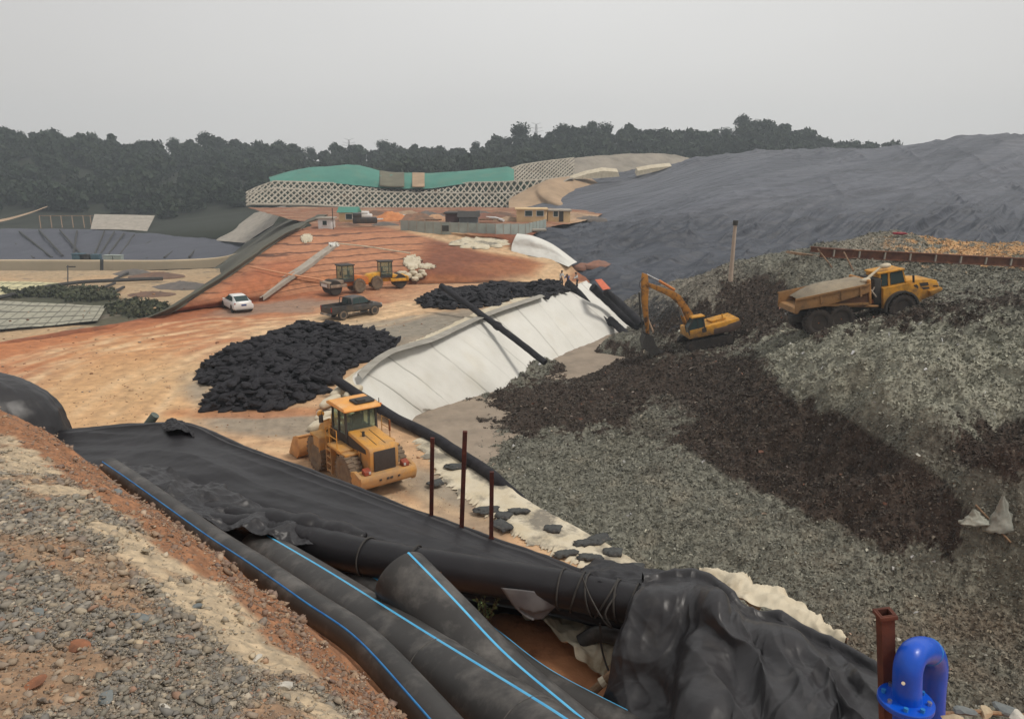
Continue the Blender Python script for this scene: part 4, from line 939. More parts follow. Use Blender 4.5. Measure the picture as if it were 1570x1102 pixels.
# grey concrete patch and lath poles on the slope above
A = loft_pts([[P(a, b, y=220) for a, b in ((139, 354), (190, 355), (226, 357))], [P(a, b, y=238) for a, b in ((145, 331), (200, 332), (238, 333))]], 20, 40)
A[..., 2] += .5
tag(patch('concrete_apron', A, M['concrete']), 'pale grey sprayed concrete patch above the basin liner', 'concrete patch')
for i, px in enumerate((60, 77, 93, 110, 127, 138)):
    tag(MB().tube([P(px+3, 353, y=222), P(px, 331, y=236)], .14, 5).build('lath_pole', M['wood'], None), 'thin pale lath laid up the dark slope beside the grey concrete patch', 'lath', 'laths on the dark slope')
for nm, pts, m_, lab in (('slope_rail', ((60, 331), (100, 331), (143, 331)), 'wood', 'horizontal pale rail along the tops of the laths'),):
    tag(MB().tube([P(a, b, y=236.5) for a, b in pts], .12, 5).build(nm, M[m_], None), lab, 'rail')
A = loft_pts([[P(a, b, y=c) for a, b, c in ((-60, 352, 226), (0, 345, 232), (40, 334, 240), (72, 322, 252))], [P(a, b, y=c) for a, b, c in ((-60, 347, 230), (0, 341, 236), (42, 331, 243), (74, 320, 254))]], 6, 60); A[..., 2] += .9
tag(patch('track', A, M['tanearth']), 'narrow tan track climbing the wooded hill', None, None, 'structure')
A = loft_pts([[P(330, 372, y=215), P(380, 376, y=200), P(400, 374, y=195)], [P(360, 352, y=222), P(400, 345, y=215), P(425, 340, y=205)], [P(390, 330, y=228), P(420, 322, y=222), P(440, 318, y=212)]], 30, 40); A[..., 2] += .6
tag(patch('grey_slope', A, M['concrete']), 'grey stony slope between the basin and the lattice', None, None, 'structure')
# ================================================================== VEHICLES
def pt_at(root, v): return v
def wheel(parent, x, y, z, r, w_, side, tyrem, rimm, lugs=22, hubm=None):
    we = empty('wheel', (x, y, z), parent=parent)
    mb = MB(); h = w_/2
    mb.lathe([(r*.56, -h*.75), (r*.62, -h*.9), (r*.82, -h), (r*.94, -h*.9), (r*.97, -h*.55), (r*.975, 0), (r*.97, h*.55), (r*.94, h*.9), (r*.82, h), (r*.62, h*.9), (r*.56, h*.75)], (0, 0, 0), 'y', 36)
    for k in range(lugs):
        for sg in (-1, 1):
            a = 2*math.pi*(k + (.5 if sg > 0 else 0))/lugs
            mb.box((math.cos(a)*r*.965, sg*h*.47, math.sin(a)*r*.965), (r*.09, h*1.0, r*.13), (0, -a, 0)) if lugs else None
    mb.build('tyre', tyrem, we)
    rb_ = MB(); s = side
    rb_.lathe([(r*.565, -h*.7), (r*.565, h*.72), (r*.52, h*.74), (r*.47, h*.3), (r*.30, h*.25), (r*.26, h*.55), (r*.12, h*.6), (0.0001, h*.6)] if s > 0 else [(0.0001, -h*.6), (r*.12, -h*.6), (r*.26, -h*.55), (r*.30, -h*.25), (r*.47, -h*.3), (r*.52, -h*.74), (r*.565, -h*.72), (r*.565, h*.7)], (0, 0, 0), 'y', 28)
    for k in range(8):
        a = k*math.pi/4; rb_.cyl((math.cos(a)*r*.37, s*h*.25, math.sin(a)*r*.37), (math.cos(a)*r*.37, s*h*.36, math.sin(a)*r*.37), r*.03, n=6)
    rb_.build('rim', rimm, we)
    return we

# ---------------------------------------------------------------- wheel loader
def wheel_loader(loc, rz):
    t = empty('wheel_loader', loc, (0, 0, rz), 'yellow articulated wheel loader with mud caked tyres parked beside the waste cell', 'wheel loader')
    Y_, D = M['yellow'], M['dark']
    # chassis
    mb = MB(); mb.box((-1.5, 0, .95), (2.6, .9, .55), b=.04); mb.box((1.45, 0, 1.0), (1.5, .8, .75), b=.05); mb.box((.05, 0, 1.0), (.7, .5, .35))
    mb.cyl((-1.5, -1.0, .8), (-1.5, 1.0, .8), .2); mb.cyl((1.55, -1.0, .8), (1.55, 1.0, .8), .2)
    mb.build('chassis', D, t)
    # engine hood
    mb = MB(); mb.prism([(-2.72, 1.02), (-2.78, 1.98), (-2.68, 2.16), (-.72, 2.38), (-.72, 1.02)], -.66, .66, .07)
    hd = mb.build('engine_hood', Y_, t)
    mb = MB(); mb.box((-2.775, 0, 1.56), (.06, .98, .92), (0, -.06*0, 0), .02); mb.build('radiator_grille', M['grille'], t)
    mb = MB()
    for s in (-1, 1):
        mb.prism([(-2.45, 1.86), (-2.40, 2.04), (-.80, 2.22), (-.80, 1.72)], s*.655, s*.675)
    mb.build('side_vent', M['grille'], t)
    mb = MB()
    for s in (-1, 1): mb.box((-1.95, s*.672, 1.42), (.03, .02, .7)); mb.box((-1.62, s*.672, 1.42), (.03, .02, .7))
    for k in range(2): mb.box((-1.75, -.2+.4*k, 2.275), (1.5, .02, .012), (0, -.11, 0))
    mb.build('panel_seam', D, t)
    mb = MB(); mb.cyl((-1.5, .3, 2.2), (-1.5, .3, 2.5), .06); mb.build('exhaust', D, t)
    # counterweight
    mb = MB(); mb.prism([(-3.12, .72), (-3.18, 1.0), (-3.12, 1.16), (-2.35, 1.16), (-2.35, .62), (-2.9, .55)], -1.28, 1.28, .05)
    for s in (-1, 1): mb.prism([(-2.9, .50), (-3.05, .62), (-3.05, 1.15), (-2.55, 1.28), (-2.0, 1.12), (-2.15, .62)], s*1.14, s*1.30, .03)
    cw = mb.build('counterweight', Y_, t)
    mb = MB()
    for yy_, s_ in ((-.42, .05), (-.08, .06), (.08, .06), (.42, .05)): mb.box((-3.17, yy_, .93), (.04, s_*2, s_*1.6), b=.01)
    mb.build('hitch_opening', D, t)
    for s in (-1, 1):
        mb = MB(); mb.prism([(-3.0, 1.16), (-2.98, 1.34), (-2.72, 1.42), (-2.66, 1.16)], s*.72, s*1.02, .03); o = mb.build('tail_lamp', mat('dusty tail lamp', srgb(150, 66, 40), srgb(120, 60, 42), 6, .6), t)
        mb = MB(); mb.box((-3.0, s*.80, 1.27), (.03, .09, .10)); mb.build('reflector', M['lamp'], o)
    # fenders, steps, platform
    for s in (-1, 1):
        mb = MB(); mb.box((-.62, s*.98, 1.70), (1.3, .62, .12), b=.02); mb.box((-1.25, s*.95, 1.62), (.9, .6, .1), (0, .1, 0), .02)
        mb.build('rear_fender', Y_, t)
        mb = MB(); mb.box((1.35, s*1.03, 1.72), (.95, .62, .10), b=.02); mb.box((.86, s*1.03, 1.42), (.10, .62, .66), b=.02); mb.box((1.15, s*1.30, 1.50), (.62, .08, .46), b=.02)
        mb.build('front_fender', Y_, t)
        mb = MB()
        for k in range(4): mb.box((.12, s*1.08, .45+.32*k), (.42, .3, .05))
        mb.box((-.12, s*1.1, .95), (.05, .25, 1.2)); mb.box((.36, s*1.1, .95), (.05, .25, 1.2)); mb.build('ladder', Y_, t)
        mb = MB()
        mb.tube([(-.15, s*1.24, 1.75), (-.15, s*1.24, 2.55), (-.9, s*1.24, 2.55), (-.9, s*1.24, 1.75)], .022, 6); mb.tube([(-.15, s*1.24, 2.15), (-.9, s*1.24, 2.15)], .018, 6)
        mb.tube([(.3, s*1.2, 1.4), (.3, s*1.22, 2.4), (-.1, s*1.1, 2.6)], .022, 6)
        mb.build('handrail', Y_, t)
        mb = MB(); mb.box((-1.3, s*.78, 1.30), (.9, .12, .5)); mb.build('battery_box', M['grille'], t)
    mb = MB(); mb.box((-.9, -1.24, 2.30), (.10, .05, .5)); mb.build('hand_plate', mat('brown rubber', srgb(150, 90, 50), srgb(120, 74, 46), 3, .9), t)
    # cab
    mb = MB(); mb.box((-.02, 0, 1.95), (1.42, 1.34, .5), b=.04); mb.build('cab_base', D, t)
    cb = MB(); cx0, cx1, cy = -.72, .72, .70
    for a, b_ in ((cx0, cy), (cx0, -cy), (cx1-.06, cy), (cx1-.06, -cy), (.02, cy), (.02, -cy)):
        cb.prism([(a-.045, 2.1), (a+.045, 2.1), (a+.045+(.05 if a < 0 else -.08), 3.22), (a-.045+(.05 if a < 0 else -.08), 3.22)], b_-.045, b_+.045)
    cb.box((0, 0, 2.16), (1.5, 1.46, .10)); cb.box((0, cy, 3.2), (1.4, .09, .09)); cb.box((0, -cy, 3.2), (1.4, .09, .09)); cb.box((-.67, 0, 3.2), (.09, 1.4, .09))
    cabo = cb.build('cab_frame', D, t)
    for nm, c, d in (('rear_window', (-.70, 0, 2.70), (.02, 1.30, .96)), ('windscreen', (.62, 0, 2.70), (.02, 1.30, .96)), ('side_window', (-.02, .70, 2.70), (1.22, .02, .96)), ('side_window', (-.02, -.70, 2.70), (1.22, .02, .96))):
        mb = MB(); mb.box(c, d); mb.build(nm, M['glass'], t)
    mb = MB(); mb.box((-.1, 0, 2.35), (.5, .5, .14), b=.04); mb.box((-.32, 0, 2.65), (.14, .48, .6), (0, -.12, 0), .05); mb.box((-.36, 0, 3.0), (.1, .26, .18), b=.03); mb.build('driver_seat', D, t)
    mb = MB(); mb.cyl((.4, 0, 2.2), (.28, 0, 2.62), .03); mb.lathe([(.16, 0), (.19, .02), (.16, .04)], (.27, 0, 2.64), 'z', 16); mb.build('steering_wheel', D, t)
    mb = MB(); mb.prism([(-.95, 3.24), (-.98, 3.30), (-.86, 3.42), (.70, 3.44), (.95, 3.34), (.95, 3.24)], -.86, .86, .05); mb.build('cab_roof', mat('sun faded roof paint', srgb(226, 164, 84), srgb(212, 152, 92), 1.5, .6, c3=srgb(228, 190, 140), sc3=1.2, ramp3=(.5, .75)), t)
    mb = MB(); mb.box((-.35, -.25, 3.49), (.7, .9, .1), b=.04); mb.box((-.5, -.1, 3.56), (.35, .4, .12), b=.05); mb.tube([(-.86, -.80, 3.42), (-.86, -.80, 3.62)], .02, 6); mb.build('roof_unit', D, t)
    mb = MB(); mb.ball((-.9, -.86, 3.36), .05); mb.build('work_lamp', M['amber'], t)
    for s in (-1, 1):
        mb = MB(); mb.tube([(.66, s*.75, 3.0), (.8, s*1.15, 2.95), (.8, s*1.15, 2.75)], .02, 6); mb.box((.8, s*1.18, 2.62), (.05, .2, .36), b=.02); mb.build('mirror', D, t)
    # front tower, lift arms, rams
    mb = MB()
    for s in (-1, 1):
        mb.prism([(.98, .85), (.92, 1.7), (1.15, 2.42), (1.42, 2.42), (1.72, 1.55), (1.9, .9)], s*.30, s*.42, .02)
    mb.box((1.2, 0, 1.5), (.25, .6, .7)); mb.build('loader_tower', Y_, t)
    for s in (-1, 1):
        mb = MB(); mb.prism([(1.10, 2.25), (1.35, 2.36), (2.35, 1.86), (3.05, .78), (3.12, .42), (2.88, .42), (2.6, .85), (2.0, 1.50), (1.15, 2.0)], s*.52, s*.64, .02); mb.build('lift_arm', Y_, t)
        mb = MB(); mb.cyl((1.15, s*.58, 1.15), (1.95, s*.58, 1.45), .10); ro = mb.build('lift_ram', D, t)
        mb = MB(); mb.cyl((1.95, s*.58, 1.45), (2.3, s*.58, 1.60), .05); mb.build('ram_rod', M['chrome'], ro)
        mb = MB(); mb.tube([(1.35, s*.55, 2.35), (1.32, s*.95, 2.3), (1.32, s*.95, 2.5)], .035, 6); mb.lathe([(.0001, 0), (.15, .02), (.16, .12), (.10, .22), (.0001, .24)], (1.30, s*.95, 2.66), 'x', 16); lo = mb.build('headlight', Y_, t)
        mb = MB(); mb.lathe([(.0001, 0), (.13, .01), (.13, .04)], (1.52, s*.95, 2.66), 'x', 16); mb.build('lens', M['lamp'], lo)
    mb = MB(); mb.prism([(2.05, 2.25), (2.25, 2.3), (2.75, 1.1), (2.55, .95)], -.09, .09, .02); mb.cyl((1.3, 0, 2.2), (2.15, 0, 2.15), .09); mb.cyl((2.65, 0, 1.0), (3.1, 0, .8), .07); mb.box((2.3, 0, 1.45), (.14, 1.1, .22)); mb.build('bell_crank', Y_, t)
    # bucket
    prof = [(3.10, 1.12), (3.00, .70), (3.08, .32), (3.30, .10), (3.70, .03), (4.25, .03)]
    inn = [(4.25, .07), (3.72, .09), (3.36, .16), (3.16, .36), (3.09, .70), (3.18, 1.10)]
    mb = MB(); mb.prism(prof+inn, -1.42, 1.42, 0)
    for s in (-1, 1): mb.prism([(3.06, 1.14), (2.98, .70), (3.06, .30), (3.30, .07), (4.27, .01), (4.27, .12), (3.62, 1.05), (3.2, 1.2)], s*1.42, s*1.47, .01)
    mb.box((3.08, 0, .75), (.12, 1.3, .1)); mb.box((3.12, 0, 1.16), (.14, 2.9, .06))
    for s in (-.58, .58): mb.prism([(3.04, .95), (2.86, .5), (3.0, .3), (3.14, .4)], s-.06, s+.06)
    bk = mb.build('bucket', mat('worn bucket', srgb(196, 146, 92), srgb(170, 124, 80), 1.2, .8, .2, 8, c3=srgb(140, 104, 72), sc3=1.5, ramp3=(.5, .7)), t)
    mb = MB()
    for k in range(8): mb.prism([(4.2, .02), (4.5, .02), (4.2, .12)], -1.35+.385*k-.05, -1.35+.385*k+.05)
    mb.build('tooth', D, bk)
    for x in (-1.5, 1.55):
        for s in (1, -1): wheel(t, x, s*1.03, .815, .815, .60, s, M['tyre'], M['rim'], 22)
    return t
L_c = (-6.55, 29.55)
wl_ = wheel_loader((L_c[0], L_c[1], .02), math.atan2(.80, -.60)); wl_.scale = (.95,)*3

# ---------------------------------------------------------------- articulated dump truck (forward +X)
def dump_truck(loc, rot):
    t = empty('dump_truck', loc, rot, 'yellow six wheeled dump truck loaded with grey waste on the mound', 'dump truck')
    Y_, D, MU = M['yellow2'], M['dark'], M['mudyellow']
    mb = MB(); mb.box((-1.9, 0, 1.15), (4.6, .8, .45), b=.03); mb.box((3.0, 0, 1.15), (3.2, .9, .5), b=.03); mb.box((.7, 0, 1.2), (1.2, .5, .4)); mb.build('chassis', D, t)
    # hood
    mb = MB(); mb.prism([(3.55, 1.45), (3.45, 2.62), (3.75, 2.68), (5.25, 2.45), (5.60, 2.32), (5.75, 1.85), (5.68, 1.55), (5.1, 1.30), (4.1, 1.02)], -1.0, 1.0, .07)
    mb.prism([(5.0, 1.36), (5.72, 1.62), (5.80, 1.72), (5.75, 1.86), (4.9, 1.75)], -1.28, 1.28, .04); mb.build('engine_hood', Y_, t)
    for s in (-1, 1):
        mb = MB(); mb.prism([(4.35, 2.36), (4.95, 2.30), (5.0, 2.08), (4.45, 2.10)], s*1.0, s*1.015); mb.prism([(4.5, 2.02), (5.02, 1.98), (5.05, 1.85), (4.62, 1.86)], s*1.0, s*1.015); mb.prism([(5.3, 2.02), (5.62, 1.98), (5.62, 1.9), (5.3, 1.94)], s*1.0, s*1.012)
        mb.prism([(3.98, 2.28), (4.15, 2.3), (4.28, 2.15), (4.26, 1.75), (4.1, 1.7), (3.95, 2.0)], s*1.0, s*1.02); mb.build('side_vent', M['grille'], t)
        # mudguard arch with wing panel
        arc = [(2.9+1.18*math.cos(a), .93+1.18*math.sin(a)) for a in np.linspace(math.pi*1.02, .05, 14)]
        arc2 = [(2.9+1.06*math.cos(a), .93+1.06*math.sin(a)) for a in np.linspace(.05, math.pi*1.02, 14)]
        mb = MB(); mb.prism(arc+arc2, s*.85, s*1.48, 0); mb.build('mudguard', D, t)
        pan = [(1.72, 1.15), (1.78, 2.45), (3.5, 2.50), (4.3, 1.9), (4.35, 1.10), (4.05, 1.15)] + [(2.9+1.18*math.cos(a), .93+1.18*math.sin(a)) for a in np.linspace(.18, math.pi*.96, 14)]
        mb = MB(); mb.prism(pan, s*.95, s*1.22, 0); mb.build('wing_panel', Y_, t)
        mb = MB(); mb.box((5.76, s*.72, 2.05), (.06, .34, .2), b=.02); mb.build('headlight', M['lamp'], t)
        mb = MB(); mb.tube([(3.55, s*.9, 3.1), (3.75, s*1.35, 3.15), (3.75, s*1.35, 2.85)], .02, 6); mb.box((3.75, s*1.38, 2.8), (.06, .2, .5), b=.02); mb.build('mirror', D, t)
    mb = MB(); mb.box((5.66, 0, 1.95), (.08, 1.3, .6), b=.02); mb.build('radiator_grille', M['grille'], t)
    # cab
    mb = MB()
    mb.prism([(1.66, 2.35), (1.70, 3.42), (1.82, 3.42), (1.80, 2.35)], -.88, .88); mb.prism([(3.45, 2.45), (3.30, 3.42), (3.38, 3.42), (3.57, 2.45)], -.86, -.78); mb.prism([(3.45, 2.45), (3.30, 3.42), (3.38, 3.42), (3.57, 2.45)], .78, .86)
    for s in (-1, 1): mb.prism([(2.28, 2.4), (2.30, 3.4), (2.42, 3.4), (2.42, 2.4)], s*.84, s*.9)
    mb.prism([(1.6, 3.38), (1.62, 3.50), (3.42, 3.52), (3.48, 3.40)], -.95, .95, .03); mb.prism([(1.66, 1.6), (1.66, 2.48), (3.55, 2.52), (3.55, 1.6)], -.88, .88, .03)
    cab = mb.build('cab', Y_, t)
    for s in (-1, 1):
        mb = MB(); mb.prism([(1.86, 2.55), (1.88, 3.34), (2.26, 3.34), (2.24, 2.55)], s*.85, s*.87); mb.build('side_window', M['darkglass'], t)
        mb = MB(); mb.prism([(2.46, 2.55), (2.46, 3.34), (3.28, 3.36), (3.44, 2.58)], s*.85, s*.87); mb.build('side_window', M['darkglass'], t)
    mb = MB(); mb.prism([(3.46, 2.55), (3.34, 3.38), (3.36, 3.38), (3.50, 2.55)], -.78, .78); mb.build('windscreen', M['darkglass'], t)
    mb = MB(); mb.box((1.55, 0, 2.3), (.5, 1.9, 1.7), b=.05); mb.build('rear_shield', D, t)
    mb = MB(); mb.tube([(.62, -.9, 3.05), (1.1, -.8, 3.35), (1.9, -.55, 3.72), (2.3, -.5, 3.82)], [.09, .10, .07, .08], 8); mb.ball((2.35, -.5, 3.82), .26, sc=(1.5, 1, .7)); mb.ball((.75, -.9, 3.15), .22, sc=(1.6, 1, .8)); mb.build('rolled_cover', M['beigecloth'], t)
    # body
    side = [(-4.45, 2.05), (-4.30, 2.86), (-.9, 2.92), (.72, 3.0), (.78, 1.72), (.35, 1.45), (-2.3, 2.14), (-4.2, 2.0)]
    for s in (-1, 1):
        mb = MB(); mb.prism([(-4.45, 1.86), (-4.32, 2.80), (.72, 2.98), (.72, 2.42), (-2.2, 2.02), (-4.05, 2.06), (-4.25, 1.80)], s*1.38, s*1.46, .02)
        mb.box((-1.8, s*1.49, 2.88), (5.1, .1, .12), (0, -.035, 0))
        for x in (-2.6, -1.2, .1): mb.box((x, s*1.48, 2.55), (.12, .08, .62))
        mb.build('body_side', MU, t)
        mb = MB(); mb.prism([(-1.9, 2.08), (.70, 2.46), (.72, 1.60), (.3, 1.42)], s*1.20, s*1.28); mb.build('body_hopper', mat('red brown hopper', srgb(104, 72, 52), srgb(84, 62, 48), 1.5, .9), t)
        mb = MB(); mb.tube([(-2.3, s*1.36, 2.05), (1.4, s*1.1, 1.28)], .09, 6); mb.build('body_rail', MU, t)
        mb = MB(); mb.cyl((.95, s*.6, 1.4), (.35, s*.8, 2.5), .10); rr_ = mb.build('tipping_ram', D, t)
        mb = MB(); mb.cyl((1.35, s*.9, 2.6), (.85, s*.9, 1.9), .05); mb.cyl((.95, s*.95, 2.6), (1.4, s*.95, 1.9), .05); mb.build('hydraulic_hose', M['concrete'], t)
    mb = MB(); mb.prism([(-4.45, 1.86), (-4.25, 1.80), (-4.05, 2.02), (-2.2, 1.98), (.72, 1.55), (.78, 1.7), (-2.2, 2.12), (-4.3, 2.14)], -1.36, 1.36); mb.build('body_floor', MU, t)
    mb = MB(); mb.prism([(.70, 1.6), (.72, 3.2), (.86, 3.24), (.84, 1.6)], -1.4, 1.4, .02); mb.build('headboard', mat('ochre headboard', srgb(188, 132, 66), srgb(150, 106, 62), 1.5, .85), t)
    mb = MB(); mb.box((1.05, 0, 1.55), (.9, 1.5, .3), b=.05); mb.build('articulation_joint', mat('rusty joint', srgb(150, 84, 50), srgb(110, 66, 46), 3, .9), t)
    # load
    n = 40; X_, Y2 = np.meshgrid(np.linspace(-3.6, .68, n), np.linspace(-1.36, 1.36, 24)); k = np.clip((X_+3.6)/1.6, 0, 1)
    Z_ = 2.5 + .78*np.sin(np.pi/2*k)**.8*(1-.55*np.abs(Y2/1.36)**2.6)*(1-.10*(X_+1)**2/9) + .05*fbm(X_*2, Y2*2)
    patch('waste_load', np.stack([X_, Y2, Z_], -1), mat('pale waste load', srgb(150, 138, 118), srgb(132, 122, 106), 1.5, .95, .5, 9), parent=t)
    for x in (-1.3, -2.85):
        for s in (1, -1): wheel(t, x, s*1.18, .93, .93, .68, s, M['tyredark'], M['tyredark'], 24)
        for s in (1, -1):
            mb = MB(); mb.lathe([(.0001, -.02), (.16, 0), (.14, .05)], (x, s*1.42, .93), 'y', 12); mb.build('hub', M['hub'], t)
    for s in (1, -1): wheel(t, 2.9, s*1.18, .93, .93, .68, s, M['tyredark'], mat('grey rim', srgb(112, 88, 68), srgb(90, 74, 62), 3, .9), 24)
    return t
fw = P(1366, 467, y=46.2)      # front wheel hub
tl = R(-9.5); yw = R(3)
off_ = Euler((0, tl, yw)).to_matrix() @ Vector((2.9, 0, .93))
TS = .90; dt = dump_truck(fw - off_*TS, (0, tl, yw)); dt.scale = (TS,)*3

# ---------------------------------------------------------------- tracked excavator (forward +X, mirrored by yaw)
def excavator(loc, rot):
    t = empty('excavator', loc, rot, 'muddy yellow tracked excavator with its bucket lowered beside the white slope', 'excavator')
    Y_, D, B_ = M['yellow2'], M['dark'], M['boomyellow']
    for s in (-1, 1):
        mb = MB(); n = 10
        pr = [(-1.75+.42*math.cos(a), .44+.42*math.sin(a)) for a in np.linspace(math.pi/2, math.pi*1.5, n)] + [(1.75+.42*math.cos(a), .44+.42*math.sin(a)) for a in np.linspace(-math.pi/2, math.pi/2, n)]
        mb.prism(pr, s*.95, s*1.5)
        for k in range(16): mb.box((-1.9+.25*k, s*1.225, .875), (.10, .58, .05)); mb.box((-1.9+.25*k, s*1.225, .01), (.10, .58, .05))
        tr = mb.build('track', mat('muddy track', srgb(52, 46, 42), srgb(38, 35, 34), 3, .95, .4, 12), t)
        for x in (-1.75, 1.75): MB().lathe([(.32, -.03), (.32, .03), (.12, .05), (.0001, .05)] if s > 0 else [(.0001, -.05), (.12, -.05), (.32, -.03), (.32, .03)], (x, s*1.51, .44), 'y', 18).build('sprocket', M['tyredark'], tr)
        for k in range(6): MB().lathe([(.13, -.03), (.13, .04)], (-1.2+.48*k, s*1.51, .2), 'y', 10).build('track_roller', M['tyredark'], tr)
    mb = MB(); mb.box((0, 0, .6), (1.8, 2.0, .5), b=.05); mb.cyl((0, 0, .8), (0, 0, 1.15), .65, n=24); mb.build('undercarriage', D, t)
    # house
    mb = MB(); mb.prism([(-2.75, 1.35), (-2.95, 1.75), (-2.85, 2.22), (-.6, 2.06), (1.75, 1.95), (1.85, 1.15), (-2.0, 1.12)], -1.3, 1.3, .07); mb.build('engine_housing', Y_, t)
    mb = MB(); mb.prism([(-2.86, 1.32), (-2.97, 1.72), (-2.9, 1.98), (-1.9, 1.84), (-1.6, 1.72), (-.5, 1.66), (-.4, 1.18), (-2.1, 1.10)], -1.335, 1.335, .05); mb.build('counterweight', mat('dusty grey counterweight', srgb(88, 72, 64), srgb(70, 58, 54), 2, .85), t)
    mb = MB(); mb.box((-1.2, 0, 2.2), (1.4, 1.3, .2), (0, .07, 0), .05); mb.cyl((-1.6, .6, 2.2), (-1.6, .6, 2.7), .06); mb.build('engine_cover', Y_, t)
    mb = MB(); mb.box((.4, 1.31, 1.75), (.4, .03, .4)); mb.box((.4, -1.31, 1.75), (.4, .03, .4)); mb.build('side_vent', M['grille'], t)
    # cab on its left (+y)
    mb = MB()
    for y0, y1 in ((.42, .50), (1.22, 1.30)): mb.prism([(.25, 1.5), (.30, 2.95), (1.25, 2.98), (1.85, 2.2), (1.80, 1.5), (1.70, 1.5), (1.72, 2.18), (1.18, 2.86), (.42, 2.84), (.38, 1.6), (.4, 1.5)], y0, y1)
    mb.box((.9, 1.26, 2.2), (.07, .07, 1.3)); mb.box((.32, .86, 2.2), (.08, .8, 1.4)); mb.box((1.0, .86, 1.6), (1.5, .86, .25)); cb_ = mb.build('cab', D, t)
    mb = MB(); mb.prism([(.18, 2.94), (.22, 3.06), (1.25, 3.08), (1.4, 2.96)], .38, 1.34, .03); mb.build('cab_roof', Y_, t)
    for y_ in (.46, 1.26):
        mb = MB(); mb.prism([(.42, 1.72), (.44, 2.84), (1.18, 2.86), (1.72, 2.18), (1.70, 1.72)], y_-.008, y_+.008); mb.build('side_window', M['darkglass'], t)
    mb = MB(); mb.prism([(1.80, 1.7), (1.82, 2.2), (1.24, 2.94), (1.22, 2.92), (1.79, 2.18), (1.77, 1.7)], .5, 1.22); mb.build('windscreen', M['darkglass'], t)
    lf = lambda q: (q[0], q[1] + max(0, q[0]-.7)*.34*min(1, max(0, q[1]-1.6)/2.2))
    # boom, stick, bucket, rams (plane y = -.1)
    def blade(name, pts, y0, y1, m_, p=t): mb = MB(); mb.prism([lf(q) for q in pts], y0, y1, .02); return mb.build(name, m_, p)
    blade('boom', [(.55, 1.7), (.85, 3.1), (1.75, 4.55), (2.25, 4.85), (4.55, 5.35), (4.75, 5.2), (4.65, 5.0), (2.75, 4.3), (2.05, 3.75), (1.3, 2.3), (1.1, 1.6)], -.35, .05, B_)
    sx = 4.55
    blade('stick', [(sx-.1, 6.05), (sx+.35, 6.15), (sx+.55, 5.3), (sx+.75, 3.6), (sx+.72, 1.9), (sx+.45, 1.85), (sx+.25, 3.4), (sx-.05, 5.0)], -.30, .0, B_)
    for s, a, b_ in ((.12, (1.55, 2.1), (2.0, 3.95)), (-.42, (1.55, 2.1), (2.0, 3.95))):
        mb = MB(); mb.cyl((a[0], s, a[1]), ((a[0]+b_[0])/2, s, (a[1]+b_[1])/2), .11); o = mb.build('boom_ram', B_, t)
        mb = MB(); mb.cyl(((a[0]+b_[0])/2, s, (a[1]+b_[1])/2), (b_[0], s, b_[1]), .06); mb.build('ram_rod', M['chrome'], o)
    mb = MB(); mb.cyl((2.2, -.15, 5.5), (3.5, -.15, 6.6), .12); o = mb.build('stick_ram', mat('orange ram', srgb(204, 128, 62), srgb(180, 110, 60), 3, .7), t)
    mb = MB(); mb.cyl((3.5, -.15, 6.6), (4.5, -.15, 7.35), .06); mb.build('ram_rod', M['chrome'], o)
    mb = MB(); mb.cyl((sx+.85, -.15, 5.9), (sx+1.0, -.15, 3.9), .09); mb.cyl((sx+1.0, -.15, 3.9), (sx+.95, -.15, 2.2), .05); mb.cyl((sx+.95, -.15, 2.2), (sx+.6, -.15, 1.9), .06); mb.build('bucket_ram', D, t)
    mb = MB()
    pr = [(sx+.95, 2.1), (sx+1.25, 1.5), (sx+1.15, .75), (sx+.6, .25), (sx-.25, .2), (sx-.2, .32), (sx+.55, .4), (sx+1.02, .85), (sx+1.10, 1.45), (sx+.75, 1.95)]
    mb.prism(pr, -.75, .5)
    for y_ in (-.75, .5): mb.prism([(sx+.95, 2.1), (sx+1.25, 1.5), (sx+1.15, .75), (sx+.6, .25), (sx-.25, .2), (sx+.15, 1.1), (sx+.35, 1.95)], y_-.03, y_+.03)
    for k in range(5): mb.box((sx-.35, -.7+.28*k, .24), (.3, .1, .08))
    mb.build('bucket', D, t)
    mb = MB(); mb.tube(spline([(sx+.3, .1, 7.2), (sx+.75, .1, 6.8), (sx+.75, .1, 6.3), (sx+.4, .1, 6.0)], 10), .03, 6); mb.build('hydraulic_hose', D, t)
    return t
ex = P(1082, 524, y=54.5)
xc = excavator((ex.x, ex.y, wastez(np.array([ex.x]), np.array([ex.y]))[0] + .12), (0, R(10), math.pi + R(6))); xc.scale = (.82,)*3

